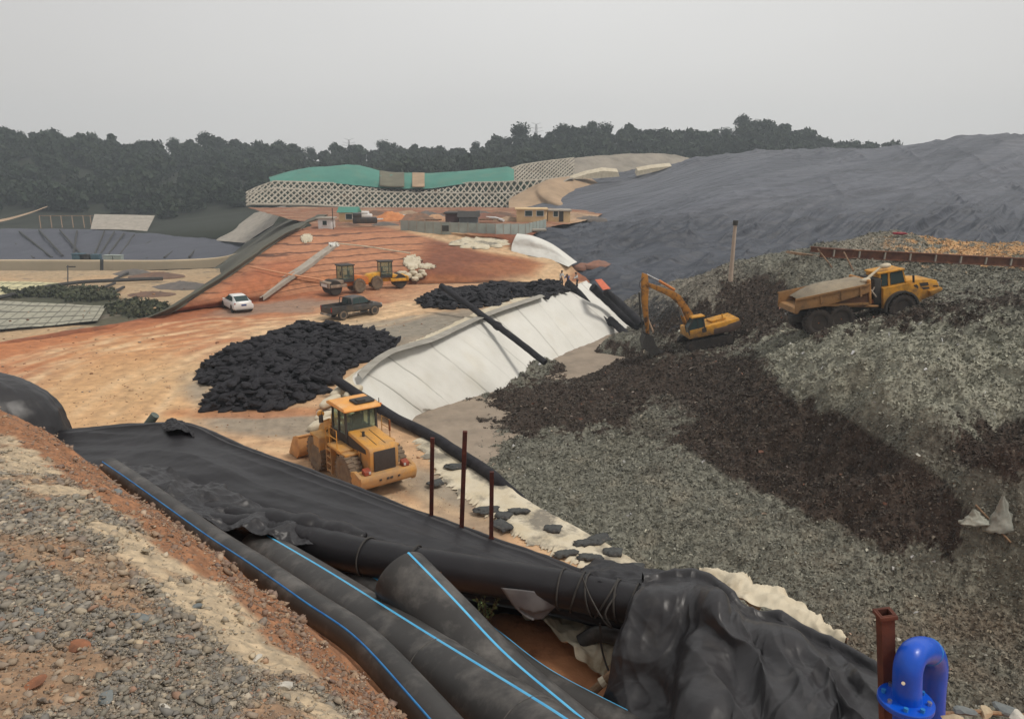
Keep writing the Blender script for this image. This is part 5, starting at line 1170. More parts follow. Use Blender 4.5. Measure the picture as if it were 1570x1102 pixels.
# ---------------------------------------------------------------- rollers
M['rolleryellow'] = mat('roller yellow', srgb(226, 168, 40), srgb(210, 150, 40), 1.6, .5, dust=srgb(150, 120, 84), dusth=.7)
def road_roller(loc, rz, label, yel):
    t = empty('road_roller', loc, (0, 0, rz), label, 'road roller', 'road rollers parked below the red slope')
    D = M['dark']; Y_ = M['rolleryellow'] if yel else mat('dirty orange paint', srgb(212, 116, 44), srgb(190, 104, 44), 1.6, .6, dust=srgb(140, 108, 80), dusth=.7)
    mb = MB(); mb.lathe([(.0001, -1.05), (.74, -1.05), (.76, -1.02), (.76, 1.02), (.74, 1.05), (.0001, 1.05)], (1.55, 0, .76), 'y', 30); mb.build('drum', M['tyredark'] , t)
    mb = MB()
    for s in (-1, 1): mb.box((1.3, s*1.15, .95), (1.9, .12, .32), b=.03)
    mb.box((2.42, 0, 1.05), (.16, 2.42, .55), b=.03); mb.box((.35, 0, .95), (.2, 2.42, .34), b=.03); mb.prism([(.5, 1.15), (.55, 1.5), (2.3, 1.35), (2.4, 1.2)], -.95, .95, .03)
    mb.build('drum_frame', mat('pale worn plate', srgb(160, 142, 122), srgb(120, 104, 92), 2, .85) if not yel else Y_, t)
    mb = MB(); mb.box((2.505, 0, 1.0), (.02, 1.5, .3)); mb.build('number_board', M['white'] if not yel else Y_, t)
    mb = MB(); mb.prism([(-2.75, .75), (-2.8, 1.35), (-2.5, 1.65), (-.85, 1.85), (-.85, .75)], -.62, .62, .06); mb.build('engine_hood', Y_, t)
    mb = MB(); mb.box((-.3, 0, .95), (1.6, .8, .4), b=.04); mb.build('chassis', Y_, t)
    mb = MB()
    for a in (-.85, .55):
        for s in (-1, 1): mb.box((a, s*.7, 2.15), (.09, .09, 1.5))
    mb.box((-.15, 0, 2.95), (1.75, 1.65, .12), b=.03); mb.box((-.15, 0, 1.35), (1.5, 1.5, .25)); mb.build('cab_frame', D, t)
    for c, d, nm in (((.57, 0, 2.2), (.02, 1.36, 1.4), 'windscreen'), ((-.15, .71, 2.2), (1.34, .02, 1.4), 'side_window'), ((-.15, -.71, 2.2), (1.34, .02, 1.4), 'side_window'), ((-.87, 0, 2.2), (.02, 1.36, 1.4), 'rear_window')):
        MB().box(c, d).build(nm, M['glass'], t)
    MB().box((-.3, 0, 1.75), (.5, .5, .15), b=.03).box((-.55, 0, 2.05), (.14, .5, .6), b=.03).build('driver_seat', D, t)
    MB().tube([(.6, .75, 2.6), (.95, 1.1, 2.5), (.95, 1.1, 2.3)], .03, 6).box((.95, 1.12, 2.2), (.06, .24, .4)).build('mirror', D, t)
    for s in (1, -1): wheel(t, -1.45, s*.85, .74, .74, .5, s, M['tyre'], M['rim'], 18)
    return t
ra = road_roller(P(529, 449, z=.12), math.pi + R(38), 'orange road roller with a wide pale drum frame, left of the yellow one', False)
ra.scale = (.9, .9, .98)
rb = road_roller(P(593, 441, z=.12), R(25), 'yellow road roller with a tall dark cab parked right of the orange one', True); rb.scale = (.86, .9, .98)

# ---------------------------------------------------------------- cars (forward +X)
def car_body(secs, name, m_, parent, nz_=10):
    mid = (lambda a, b: (a+b)/2) if name == 'roof' else (lambda a, b: a)
    """secs: list of (x, zbottom, ztop, half width bottom, half width top) lofted along x"""
    rings = []
    for x, zb, zt, wb, wt in secs:
        ring = [(x, -wb*.9, zb), (x, -wb, zb+.12), (x, -mid(wb, wt), zb+.12+(zt-zb-.22)*.5), (x, -wt, zt-.10), (x, -wt*.9, zt-.02), (x, -wt*.4, zt), (x, wt*.4, zt), (x, wt*.9, zt-.02), (x, wt, zt-.10), (x, mid(wb, wt), zb+.12+(zt-zb-.22)*.5), (x, wb, zb+.12), (x, wb*.9, zb)]
        rings.append(ring)
    bm = bmesh.new(); R_ = [[bm.verts.new(p) for p in r] for r in rings]
    for a, b in zip(R_, R_[1:]):
        for i in range(len(a)): bm.faces.new((a[i], a[(i+1) % len(a)], b[(i+1) % len(a)], b[i]))
    bm.faces.new(R_[0]); bm.faces.new(R_[-1][::-1]); bmesh.ops.recalc_face_normals(bm, faces=bm.faces)
    me = bpy.data.meshes.new(name); bm.to_mesh(me); bm.free(); o = mk(name, me, m_, parent, True, 28); return o
def white_car(loc, rz):
    t = empty('white_car', loc, (0, 0, rz), 'white saloon car driving on the red earth beside the lined slope, seen from behind', 'car')
    W = M['white']; D = M['dark']
    car_body([(-2.30, .45, .92, .70, .62), (-2.22, .32, 1.02, .86, .76), (-1.8, .26, 1.04, .90, .82), (-.9, .24, .98, .90, .86), (.9, .24, .96, .90, .86), (1.6, .26, .90, .89, .78), (2.15, .30, .76, .82, .66), (2.32, .40, .62, .66, .52)], 'body', W, t)
    car_body([(-1.95, .90, 1.02, .74, .70), (-1.15, .90, 1.42, .76, .60), (-.5, .90, 1.47, .78, .60), (.2, .90, 1.45, .78, .60), (1.15, .88, .95, .76, .70)], 'roof', W, t)
    for s in (-1, 1):
        def ywin(z): return s*(.785-(z-1.02)*.52+.02)
        mb = MB()
        for pts in ([(-1.55, 1.02), (-1.08, 1.32), (-.42, 1.38), (-.42, 1.0)], [(-.34, 1.0), (-.34, 1.38), (.18, 1.36), (.88, 1.0)]):
            mb.quad([(x, ywin(z), z) for x, z in pts]); mb.quad([(x, ywin(z)-s*.02, z) for x, z in pts][::-1])
        mb.build('side_window', M['darkglass'], t)
        MB().box((-2.20, s*.60, .86), (.1, .40, .15), b=.03).build('tail_lamp', M['red'], t)
        MB().box((2.12, s*.6, .64), (.2, .3, .12), b=.03).build('headlight', M['lamp'], t)
        MB().box((.75, s*.95, 1.0), (.12, .18, .12), b=.03).build('mirror', W, t)
    MB().prism([(-1.96, 1.03), (-1.20, 1.40), (-1.17, 1.36), (-1.92, .99)], -.56, .56).build('rear_window', M['darkglass'], t)
    MB().prism([(1.08, 1.0), (.30, 1.42), (.28, 1.38), (1.05, .96)], -.58, .58).build('windscreen', M['darkglass'], t)
    MB().box((-2.31, 0, .72), (.02, .44, .14)).build('number_plate', mat('blue plate', (.02, .05, .2), (.02, .05, .2), 2, .4), t)
    MB().box((-2.18, 0, .36), (.16, 1.5, .16), b=.03).build('bumper', mat('grey bumper', (.3, .3, .29), (.3, .3, .29), 2, .6), t)
    for x in (-1.42, 1.42):
        for s in (1, -1):
            MB().lathe([(.36, s*.70), (.36, s*.905)], (x, 0, .36), 'y', 20).build('wheel_arch', D, t)
            wheel(t, x, s*.80, .32, .32, .2, s, D, mat('alloy', (.4, .4, .4), (.35, .35, .35), 3, .4), 0)
    return t
white_car(P(364, 474, z=.02), R(125))
def pickup(loc, rz):
    t = empty('pickup_truck', loc, (0, 0, rz), 'dusty dark double cab pickup truck standing on the haul road', 'pickup truck')
    W = M['truckblack']; D = M['dark']
    car_body([(-.55, .50, 1.12, .88, .86), (.9, .50, 1.10, .90, .86), (1.7, .50, 1.08, .90, .82), (2.35, .52, 1.0, .88, .76), (2.6, .56, .86, .78, .66)], 'body', W, t)
    car_body([(-.62, 1.06, 1.70, .80, .66), (-.35, 1.06, 1.78, .82, .66), (.5, 1.06, 1.78, .82, .66), (.75, 1.06, 1.72, .82, .66), (1.55, 1.02, 1.10, .80, .76)], 'roof', W, t)
    # load bed
    mb = MB(); mb.box((-1.65, 0, .72), (2.1, 1.64, .12))
    for s in (-1, 1): mb.box((-1.62, s*.86, .86), (2.16, .08, .60), b=.02); mb.box((-1.62, s*.86, 1.16), (2.18, .12, .05))
    mb.box((-.62, 0, .95), (.06, 1.66, .5)); mb.build('load_bed', W, t)
    mb = MB(); mb.box((-2.70, 0, .86), (.07, 1.62, .54), b=.02); tg = mb.build('tailgate', W, t)
    MB().box((-2.745, 0, .98), (.02, .3, .08)).build('handle', D, tg)
    MB().box((-2.78, 0, .50), (.14, 1.6, .16), b=.03).build('bumper', mat('dull bumper', (.12, .12, .12), (.2, .19, .17), 4, .6), t)
    MB().box((-2.86, 0, .52), (.01, .44, .13)).build('number_plate', M['lamp'], t)
    mb = MB()
    for s in (-1, 1): mb.tube([(-.9, s*.75, 1.15), (-.85, s*.68, 1.72), (-.85, 0, 1.75)], .035, 6)
    mb.build('roll_bar', D, t)
    MB().prism([(-.64, 1.22), (-.60, 1.66), (-.62, 1.66), (-.66, 1.22)], -.6, .6).build('rear_window', M['darkglass'], t)
    for s in (-1, 1):
        ywin = lambda z: s*(.825-(z-1.18)*.30+.025)
        mb = MB()
        for pts in ([(-.5, 1.2), (-.42, 1.66), (.12, 1.70), (.12, 1.2)], [(.2, 1.2), (.2, 1.70), (.68, 1.66), (1.2, 1.2)]): mb.quad([(x, ywin(z), z) for x, z in pts]); mb.quad([(x, ywin(z)-s*.02, z) for x, z in pts][::-1])
        mb.build('side_window', M['darkglass'], t)
        MB().box((-2.70, s*.80, .95), (.1, .12, .38), b=.02).build('tail_lamp', M['red'], t)
        MB().box((2.52, s*.62, .86), (.12, .3, .16), b=.03).build('headlight', M['lamp'], t)
        MB().box((1.05, s*1.0, 1.28), (.14, .2, .2), b=.03).build('mirror', D, t)
        MB().box((.2, s*.92, .42), (1.8, .14, .05)).build('side_step', D, t)
    for x in (-1.6, 1.65):
        for s in (1, -1):
            MB().lathe([(.44, s*.66), (.44, s*.912)], (x, 0, .42), 'y', 20).build('wheel_arch', D, t)
            wheel(t, x, s*.80, .385, .385, .26, s, M['tyre'], M['rim'], 0)
    return t
pickup(P(542, 484, z=.02), R(46))
# ================================================================== MIDDLE GROUND THINGS
def bag_mesh(name, L, W_, H, seed, m_, amp=.12, n1=20, n2=12):
    th = np.linspace(0, 2*np.pi, n1, endpoint=False); ph = np.linspace(-np.pi/2, np.pi/2, n2)
    TH, PH = np.meshgrid(th, ph); e1, e2 = .7, .6
    cs = lambda t, e: np.sign(np.cos(t))*np.abs(np.cos(t))**e; sn = lambda t, e: np.sign(np.sin(t))*np.abs(np.sin(t))**e
    X = L/2*cs(TH, e2)*cs(PH, e1); Y = W_/2*sn(TH, e2)*cs(PH, e1); Z = H/2*sn(PH, e1)
    pinch = 1 - .35*np.abs(X/(L/2))**4; Y = Y*(1-.25*np.abs(X/(L/2))**3); Z = Z*pinch
    k = 1 + amp*2.0*fbm(X*3/L*1.3+seed, Y*5+seed, Z*5, 3) + amp*.9*ridged(X*6/L+seed, Y*4, Z*9, 2)
    V = np.stack([X*k, Y*k, Z*k + H*.4], -1).reshape(-1, 3)
    F_ = [[r*n1+i, r*n1+(i+1) % n1, (r+1)*n1+(i+1) % n1, (r+1)*n1+i] for r in range(n2-1) for i in range(n1)]
    me = npmesh(name, V, F_); me.materials.append(m_); me.shade_smooth(); return me
BAGS = [bag_mesh('black_bag', random.uniform(.8, 1.25), random.uniform(.38, .7), random.uniform(.2, .34), 3.1*i, M['fabricblack'], .24, 24, 14) for i in range(8)]
def inpoly(px, py, poly):
    r = False; n = len(poly)
    for i in range(n):
        (x0, y0), (x1, y1) = poly[i], poly[(i+1) % n]
        if (y0 > py) != (y1 > py) and px < (x1-x0)*(py-y0)/(y1-y0)+x0: r = not r
    return r
pileA = [(303,577),(318,560),(362,542),(410,528),(438,518),(452,506),(480,503),(505,514),(560,520),(614,524),(585,545),(545,560),(512,586),(495,606),(430,628),(350,634),(312,630),(322,606),(346,594),(312,588)]
pileB = [(640,464),(660,453),(705,448),(735,446),(742,441),(800,443),(862,439),(868,447),(835,456),(790,458),(762,470),(700,475),(650,472)]
def heap_mesh(poly, hmax, edge, seed):
    W = [tuple(P(a, b, z=0)[:2]) for a, b in poly]
    xs = [p[0] for p in W]; ys_ = [p[1] for p in W]
    def hf(x, y):
        x = np.asarray(x, float); y = np.asarray(y, float)
        d = seg_dist(x, y, W+[W[0]]); ins = np.vectorize(lambda a, b: inpoly(a, b, W))(x, y)
        q = np.clip(d/edge, 0, 1)
        return np.where(ins, hmax*(1-(1-q)**2)*(.75+.5*fbm(x*.35+seed, y*.35)) , -.5)
    return W, (min(xs), max(xs), min(ys_), max(ys_)), hf
def merged_bags(places, seed):
    g = np.random.default_rng(seed); Vs, Fs, o = [], [], 0
    for (x, y, z, a, t1, t2, s) in places:
        me = BAGS[g.integers(len(BAGS))]; n = len(me.vertices); v = np.empty(n*3); me.vertices.foreach_get('co', v); v = v.reshape(-1, 3)
        m = np.array((Matrix.Translation((x, y, z)) @ Euler((t1, t2, a)).to_matrix().to_4x4() @ Matrix.Scale(s, 4)))
        Vs.append(v @ m[:3, :3].T + m[:3, 3]); f = np.array([list(p.vertices) for p in me.polygons]); Fs.append(f+o); o += n
    return np.concatenate(Vs), np.concatenate(Fs)
def place_bags(poly, hmax, edge, seed, n, s0=1.0):
    g = np.random.default_rng(seed); W, bb, hf = heap_mesh(poly, hmax, edge, seed); res = []
    while len(res) < n:
        x, y = g.uniform(bb[0], bb[1], 400), g.uniform(bb[2], bb[3], 400); h = hf(x, y)
        for a, b, c in zip(x, y, h):
            if c > .05 and len(res) < n: res.append((a, b, max(0, c + g.uniform(-.28, .06)), g.uniform(0, 6.28), g.normal()*.3, g.normal()*.25, s0*g.uniform(.65, 1.3)))
    return res, bb, hf
resA, bb, hfA = place_bags(pileA, 1.75, 3.2, 21, 1500, .78)
# those with the clearest view of the sky, nearest first, stand as bags of their own
sc_ = sorted(resA, key=lambda r: r[1] - 6*r[2])[:300]; ids = set(id(r) for r in sc_)
for (x, y, z, a, t1, t2, s) in sc_:
    o = bpy.data.objects.new('black_bag', BAGS[random.randrange(8)]); COL.objects.link(o)
    o.location = (x, y, z); o.rotation_euler = (t1, t2, a); o.scale = (s, s, s)
    tag(o, 'crumpled black fabric bag in the large heap behind the wheel loader', 'bag', 'black bags heaped beside the haul road')
V, Fc = merged_bags([r for r in resA if id(r) not in ids], 5)
me = npmesh('bag_heap', V, Fc); o = mk('bag_heap', me, M['fabricblack'], None, True, None); tag(o, 'rest of the large heap of black fabric bags beside the haul road', 'bag heap', None, 'stuff')
def mound(name, bb, hf, m_, k=90):
    X, Y = np.meshgrid(np.linspace(bb[0], bb[1], k), np.linspace(bb[2], bb[3], k)); Z = hf(X, Y)-.22; Z += .12*fbm(X*1.5, Y*1.5)*(Z > 0)
    nv, nu = X.shape; Fc_ = grid_faces(nv, nu); ok_ = (Z.ravel()[Fc_] > -.5).all(1); me_ = npmesh(name, np.stack([X, Y, np.maximum(Z, -.3)], -1).reshape(-1, 3), Fc_[ok_]); return mk(name, me_, m_, None, True, None)
tag(mound('bag_heap', bb, hfA, M['fabricblack']), 'dark core of the large black bag heap', 'bag heap', None, 'stuff')
resB, bbB, hfB = place_bags(pileB, 1.0, 2.2, 33, 800, .85)
V, Fc = merged_bags(resB, 6); me = npmesh('bag_heap', V, Fc); o = mk('bag_heap', me, M['fabricblack'], None, True, None)
tag(o, 'smaller low heap of black fabric bags near the leaning pipe and the workers', 'bag heap', None, 'stuff')
# white sandbags by the loader
WB = [bag_mesh('white_sandbag', 1.35, .55, .42, 7.7*i, M['beigecloth'], .08) for i in range(3)]
wl = [(523, 603, .25, 55, 'white sandbag under the raised end of the black pipe, topmost of the row'), (508, 619, .2, 50, 'white sandbag second down from the black pipe end'), (525, 630, .3, 35, 'white sandbag leaning behind the loader tower'), (503, 640, .2, 40, 'white sandbag third down the row beside the grey mud'), (494, 654, .1, 35, 'lowest white sandbag of the row left of the loader cab'), (543, 604, .35, 60, 'white sandbag beneath the black pipe nearest the white slope'), (520, 655, .2, 20, 'white sandbag just behind the loader headlight'), (545, 625, .25, 15, 'white sandbag at the left of the loader cab roof'), (538, 645, .1, 50, 'white sandbag seen through the loader cab posts')]
for i, (a, b, z, r, l) in enumerate(wl):
    o = bpy.data.objects.new('white_sandbag', WB[i % 3]); COL.objects.link(o); o.location = P(a, b, z=z); o.rotation_euler = (0, R(-12), R(r)); tag(o, l, 'sandbag', 'white sandbags at the corner of the cell')
for a, b, l in ((497, 512, ''), (566, 541, 'pale sheet scrap'),): pass

# ---- sheet strips along the crest
def strip(name, left, right, m_, label, cat, amp=.05, jag=.35, nv=240, nu=16, zz=.07, solid=0, kind=None):
    lw = cr_resample(np.array([[list(P(a, b, z=0))] for a, b in left]), nv)[:, 0]; rw = cr_resample(np.array([[list(P(a, b, z=0))] for a, b in right]), nv)[:, 0]
    U = np.linspace(0, 1, nu)[None, :, None]; A = lw[:, None]*(1-U) + rw[:, None]*U
    d = (rw-lw)/(np.linalg.norm(rw-lw, axis=1)[:, None]+1e-9); k = np.arange(nv)
    ja = jag*(fbm(k*.11, 3.3) + .6*perlin(k*.5, 1.1)); A = A + (d*ja[:, None])[:, None]*(1-U)
    A[..., 2] += zz + amp*ridged(A[..., 0]*.9, A[..., 1]*.9, 2, 3) + amp*fbm(A[..., 0]*.4, A[..., 1]*.4)
    A[:, 0, 2] -= zz*.9
    o = patch(name, A, m_, solid=solid); tag(o, label, cat)
    if kind: o['kind'] = kind
    return o
M['muddysheet'] = mat('muddied white sheet', srgb(206, 197, 176), srgb(190, 178, 152), 1.0, .9, .5, 4, c3=srgb(128, 122, 110), sc3=.55, ramp3=(.50, .60))
strip('ground_sheet', [(636,676),(654,706),(684,740),(722,772),(766,803),(815,834),(872,862),(950,897)], [(668,668),(700,692),(738,718),(762,738),(800,764),(850,794),(905,824),(1040,903)], M['muddysheet'], 'long torn cream sheet lying along the cell edge behind the rusty posts', 'sheet', .07, .6)
strip('crest_sheet', [(500,625),(512,598),(548,570),(582,549),(620,530),(655,516),(700,494),(735,478),(780,460),(815,452),(850,445)], [(552,604),(541,580),(562,561),(592,543),(625,534),(659,524),(705,503),(742,486),(790,470),(829,457),(862,445)], M['beigecloth'], 'cream sheet edging the top of the white slope', 'sheet', .06, .5)
cr_l = [(548,578),(568,559),(597,541),(628,531),(662,521),(707,500),(744,484),(792,467),(829,455)]
cr_r = [(556,588),(577,566),(604,548),(634,538),(668,528),(713,506),(750,489),(798,472),(836,459)]
strip('crest_kerb', cr_l, cr_r, mat('grey weathered edge', srgb(160, 156, 146), srgb(138, 134, 124), 1, .9, .3, 5, c3=srgb(116, 110, 100), sc3=.7), 'raised grey edging band running along the top of the white slope', 'edging', .02, .0, zz=.28)
DB = [bag_mesh('dark_sandbag', [.75, .6, .68][i], [.5, .42, .34][i], .12, 5.5*i+1, M['baggrey'], .42, 26, 10) for i in range(3)]
ds = [(745, 783, 20, 'dark flat sandbag on the cream sheet right behind the middle rusty post'), (772, 792, -30, 'dark flat sandbag beside the top of the right rusty post'), (795, 785, 10, 'dark flat sandbag on the cream sheet just right of the right rusty post'), (770, 806, -50, 'small dark sandbag low beside the right rusty post'), (848, 812, -15, 'dark flat sandbag midway along the cream sheet'), (898, 834, 15, 'larger dark sandbag near the far right end of the cream sheet, left one'), (915, 828, 40, 'larger dark sandbag near the right end of the cream sheet, upper one'), (940, 848, -10, 'dark sandbag at the waste edge of the cream sheet end'), (905, 856, 0, 'dark sandbag between the wrapped pipe and the cream sheet end'), (698, 716, 10, 'dark sandbag just behind the loader counterweight'), (668, 742, 30, 'dark sandbag on grey mud right of the loader'), (868, 850, 25, 'dark sandbag low on the cream sheet beside the berm liner'), (965, 872, 15, 'dark sandbag at the very end of the cream sheet by the black sheet')]
for i, (a, b, r, l) in enumerate(ds):
    o = bpy.data.objects.new('dark_sandbag', DB[i % 3]); COL.objects.link(o); o.location = P(a, b, z=.12); o.rotation_euler.z = R(r); tag(o, l, 'sandbag', 'dark sandbags weighing down the cream sheet')

# ---- black pipes over the slope
def bpipe(pts, r, label, n=40, wob=.03, bulge=None):
    sp = spline(pts, n); rr = [r*(1+.05*perlin(i*.6, 2.2)+ (.0 if not bulge else .5*math.exp(-((i/n-bulge)/.02)**2))) for i in range(n)]
    sp = [p + Vector((perlin(i*.3, 1)*wob, 0, perlin(i*.3, 5)*wob)) for i, p in enumerate(sp)]
    return tag(MB().tube(sp, rr, 14).build('black_hose', M['fabricblack'], None), label, 'pipe', 'black wrapped pipes lying over the white slope')
bpipe([P(676,438,y=66.5), P(745,487,y=63), P(790,520,y=60.5), P(836,556,y=58.3)], .27, 'long straight black pipe leaning over the crest of the white slope', bulge=.44)
bpipe([P(512,580,z=1.1), P(545,602,z=.6), P(600,637,z=.35), P(660,668,z=.25), P(700,693,z=.3), P(745,722,z=.25), P(768,742,z=.1), P(800,770,z=-.8)], .26, 'black pipe starting at the white sandbags and passing behind the loader along the cell edge')
bpipe([P(870,434,z=.7), P(885,448,z=-.4), P(908,474,z=-2.2), P(936,502,z=-3.7)], .42, 'black pipe running down the white slope from the workers feet')
bpipe([P(936,490,z=-3.0), P(952,505,z=-3.4), P(970,521,z=-3.6)], .38, 'short black pipe at the foot of the white slope beside the excavator bucket')
bpipe([P(908,440,z=.4), P(935,464,z=-1.4), P(962,490,z=-2.8), P(978,500,z=-3.2)], .45, 'thick black pipe right of the workers pipe, running to the excavator')
bpipe([P(928,447,z=.3), P(950,465,z=-1.0), P(984,497,z=-2.6)], .40, 'dark grey pipe at the right edge of the white slope under the red sheet')
A = loft_pts([[P(912, 434, z=.9), P(922, 433, z=.9)], [P(924, 450, z=.2), P(936, 448, z=.2)]], 12, 8); A[..., 2] += .35
tag(patch('red_sheet', A, mat('faded red sheet', srgb(206, 110, 80), srgb(186, 96, 70), 3, .8), solid=.03), 'faded red sheet laid over the top of the thick black pipe', 'sheet')

# ---- white sheets at the head of the ramp and scattered on the embankment
rows = [[P(784, 386, y=98), P(812, 392, y=96), P(845, 399, y=94), P(872, 409, y=90)], [P(785, 375, y=99), P(816, 380, y=97), P(848, 389, y=95), P(876, 406, y=91)], [P(790, 363, y=100), P(815, 366, y=98), P(845, 378, y=96.5), P(880, 404, y=92)], [P(793, 358, y=104), P(818, 362, y=103), P(848, 375, y=100), P(885, 402, y=96)]]
A = loft_pts(rows, 30, 80); A[..., 1] += .3*fbm(A[..., 0]*.5, A[..., 2])
tag(patch('white_liner_end', A, M['geotextile']), 'white geotextile bank at the end of the ramp below the dark membrane', 'lined bank')
def drape(name, poly_c, rx, ry, m_, label, cat, seed, n=50):
    cx, cy = poly_c; U, V_ = np.meshgrid(np.linspace(0, 2*np.pi, n), np.linspace(0, 1, 12)); jag = 1 + .45*perlin(U*2.2*1.5, seed) + .25*perlin(U*6, seed+3)
    PX = cx + rx*V_*np.cos(U)*jag; PY = cy + ry*V_*np.sin(U)*jag; A = np.zeros(U.shape+(3,))
    for i in range(A.shape[0]):
        for j in range(A.shape[1]): A[i, j] = on(PX[i, j], PY[i, j])
    A[..., 2] += .22 + .15*ridged(A[..., 0]*.6, A[..., 1]*.6, seed)
    A[-1, :, 2] -= .25
    return tag(patch(name, A, m_), label, cat)
drape('torn_sheet', (735, 374), 42, 8, M['muddysheet'], 'large torn white sheet spread below the grey panel wall', 'sheet', 1)
drape('torn_sheet', (632, 403), 14, 10, M['beigecloth'], 'torn white sheet hanging on the red slope above the yellow roller', 'sheet', 2)
drape('torn_sheet', (655, 410), 13, 3, M['beigecloth'], 'narrow white sheet scrap right of the torn sheet on the red slope', 'sheet', 3)
drape('torn_sheet', (470, 367), 9, 6, M['beigecloth'], 'white cloth scrap at the upper left corner of the red slope', 'sheet', 4)
drape('torn_sheet', (512, 377), 8, 2.5, M['geotextile'], 'white scrap at the head of the concrete chute', 'sheet', 5)
WR = [bag_mesh('white_lump', 1.3, .9, .6, 9.1*i, M['beigecloth'], .2) for i in range(3)]
for i, (a, b, s) in enumerate(((617, 420, 1), (626, 424, 1.1), (634, 419, .9), (642, 424, 1), (650, 421, .8), (622, 428, .8), (637, 428, 1), (647, 416, .7), (632, 413, .6))):
    o = bpy.data.objects.new('white_lump', WR[i % 3]); COL.objects.link(o); o.location = on(a, b) + Vector((0, -.3, -.1)); o.scale = (s*.85,)*3; o.rotation_euler.z = i*1.3
    tag(o, 'dirty white bundle in the cluster beside the yellow road roller', 'bundle', 'dirty white bundles beside the yellow roller')
# concrete chute down the lined slope, and a pale rope across it
c0 = [on(a, b) + Vector((0, -.1, .18)) for a, b in ((512, 378), (490, 393), (465, 412), (440, 428), (420, 443), (398, 458))]
sp = spline(c0, 60); mb = MB(); up = Vector((0, 0, 1)); Vv, Ff = [], []
for i, p in enumerate(sp):
    d = (sp[min(i+1, 59)]-sp[max(i-1, 0)]).normalized(); s = d.cross(up).normalized()
    for o_, h in ((-.48, -.3), (-.48, .10), (-.38, .10), (-.26, -.04), (.26, -.04), (.38, .10), (.48, .10), (.48, -.3)): Vv.append(p + s*o_ + up*h)
for i in range(59):
    for k in range(7): Ff.append((i*8+k, i*8+k+1, i*8+8+k+1, i*8+8+k))
me = npmesh('concrete_chute', [tuple(v) for v in Vv], Ff); tag(mk('concrete_chute', me, M['concrete'], None, True, 30), 'grey concrete chute running down the lined red slope behind the cars', 'chute')
tag(MB().tube(spline([on(a, b) + Vector((0, -.3, .45)) for a, b in ((385, 415), (420, 422), (455, 428), (490, 434), (500, 437))], 20), .10, 6).build('pale_hose', mat('pale hose', srgb(206, 150, 112), srgb(190, 136, 104), 3, .8), None), 'pale pink hose stretched across the lined slope to the orange roller', 'hose')
tag(MB().tube(spline([on(a, b) + Vector((0, -.2, .3)) for a, b in ((515, 377), (560, 381), (600, 387), (630, 392))], 20), .09, 6).build('pale_hose', M['beigecloth'], None), 'pale rope edging the top of the lined slope', 'rope')
tag(MB().tube(spline([on(a, b) + Vector((0, -.2, .25)) for a, b in ((275, 476), (300, 456), (330, 432), (365, 408), (410, 380), (450, 356))], 30), .16, 6).build('dark_hose', M['dark'], None), 'dark cable laid along the left edge of the red embankment', 'cable')
# ---- tall concrete pole, rails and debris on the waste mound
def wz(x, y): return float(wastez(np.array([x]), np.array([y]))[0])
def onw(px, py):
    i = int(np.argmin((_wp[0]-px)**2 + (_wp[1]-py)**2)); return Vector((_wf[i, 0], _wf[i, 1], _wf[i, 2]))
_wf = np.stack([WX, WY, WZ], -1).reshape(-1, 3)
# only the surface that faces the camera along each sight line counts
_px, _py = proj(WX, WY, WZ); _vis = _py < np.minimum.accumulate(np.vstack([np.full((1, _py.shape[1]), 1e9), _py[:-1]]), axis=0) + .0
_A = np.stack([WX, WY, WZ], -1); _war = (np.linalg.norm(np.cross(np.gradient(_A, axis=0), np.gradient(_A, axis=1)), axis=2)/np.maximum(WY, 15)**1.2).ravel()[_vis.ravel()]
_wdv = np.gradient(_A, axis=0).reshape(-1, 3)[_vis.ravel()]; _wdu = np.gradient(_A, axis=1).reshape(-1, 3)[_vis.ravel()]; _wf = _wf[_vis.ravel()]; _wp = (_px.ravel()[_vis.ravel()], _py.ravel()[_vis.ravel()])
b = onw(1120, 430); t = P(1128, 338, y=b.y)
pole = empty('vent_pole', b, (0, 0, 0), 'tall pale concrete pole with a black cap standing on the waste mound', 'pole')
MB().tube([Vector((0, 0, -.6)), (t-b)*.97], [.19, .13], 12).build('pole', mat('pale pole', srgb(178, 160, 144), srgb(166, 148, 132), 2, .85), pole)
MB().tube([(t-b)*.92, (t-b)*1.0], [.2, .2], 12).build('cap', M['dark'], pole)
def ibeam(a, b_, h, label, supp=0):
    a, b_ = Vector(a), Vector(b_); d = b_-a; L = d.length; tt = empty('steel_beam', a, (0, 0, 0), label, 'beam', 'rusty beams on the waste mound')
    tt.rotation_euler = d.to_track_quat('X', 'Z').to_euler()
    mb = MB(); mb.box((L/2, 0, h*.5), (L, h*.6, .07)); mb.box((L/2, 0, -h*.5), (L, h*.6, .07)); mb.box((L/2, 0, 0), (L, .06, h-.07)); mb.build('beam', M['railrust'], tt)
    mb = MB()
    for k in range(supp): mb.box((L*(k+.5)/supp, -h*.14, 0), (.10, h*.28, h-.08))
    if supp: mb.build('stiffener', M['concrete'], tt)
    return tt
r0, r1 = onw(1262, 392), onw(1560, 408)
ibeam(P(1258, 387, y=r0.y-1.2), P(1720, 410, y=r1.y-1.2), .62, 'long rusty steel beam crossing the mound behind the dump truck', 12)
ibeam(P(1243, 382, y=r0.y-.2), P(1326, 388, y=r0.y-.2), .35, 'short rusty beam lying behind the left end of the long beam', 0)
tag(MB().prism([(-1.4, 0), (1.4, -.1), (1.5, .06), (-1.3, .16)], -.5, .5).build('timber_plank', M['wood'], None), 'pale plank sticking out at the left end of the long rusty beam', 'plank').location = P(1234, 391, y=r0.y+.5)
o = bpy.data.objects['timber_plank']; o.rotation_euler = (0, R(6), 0); o.scale = (1.0, 1, 1)
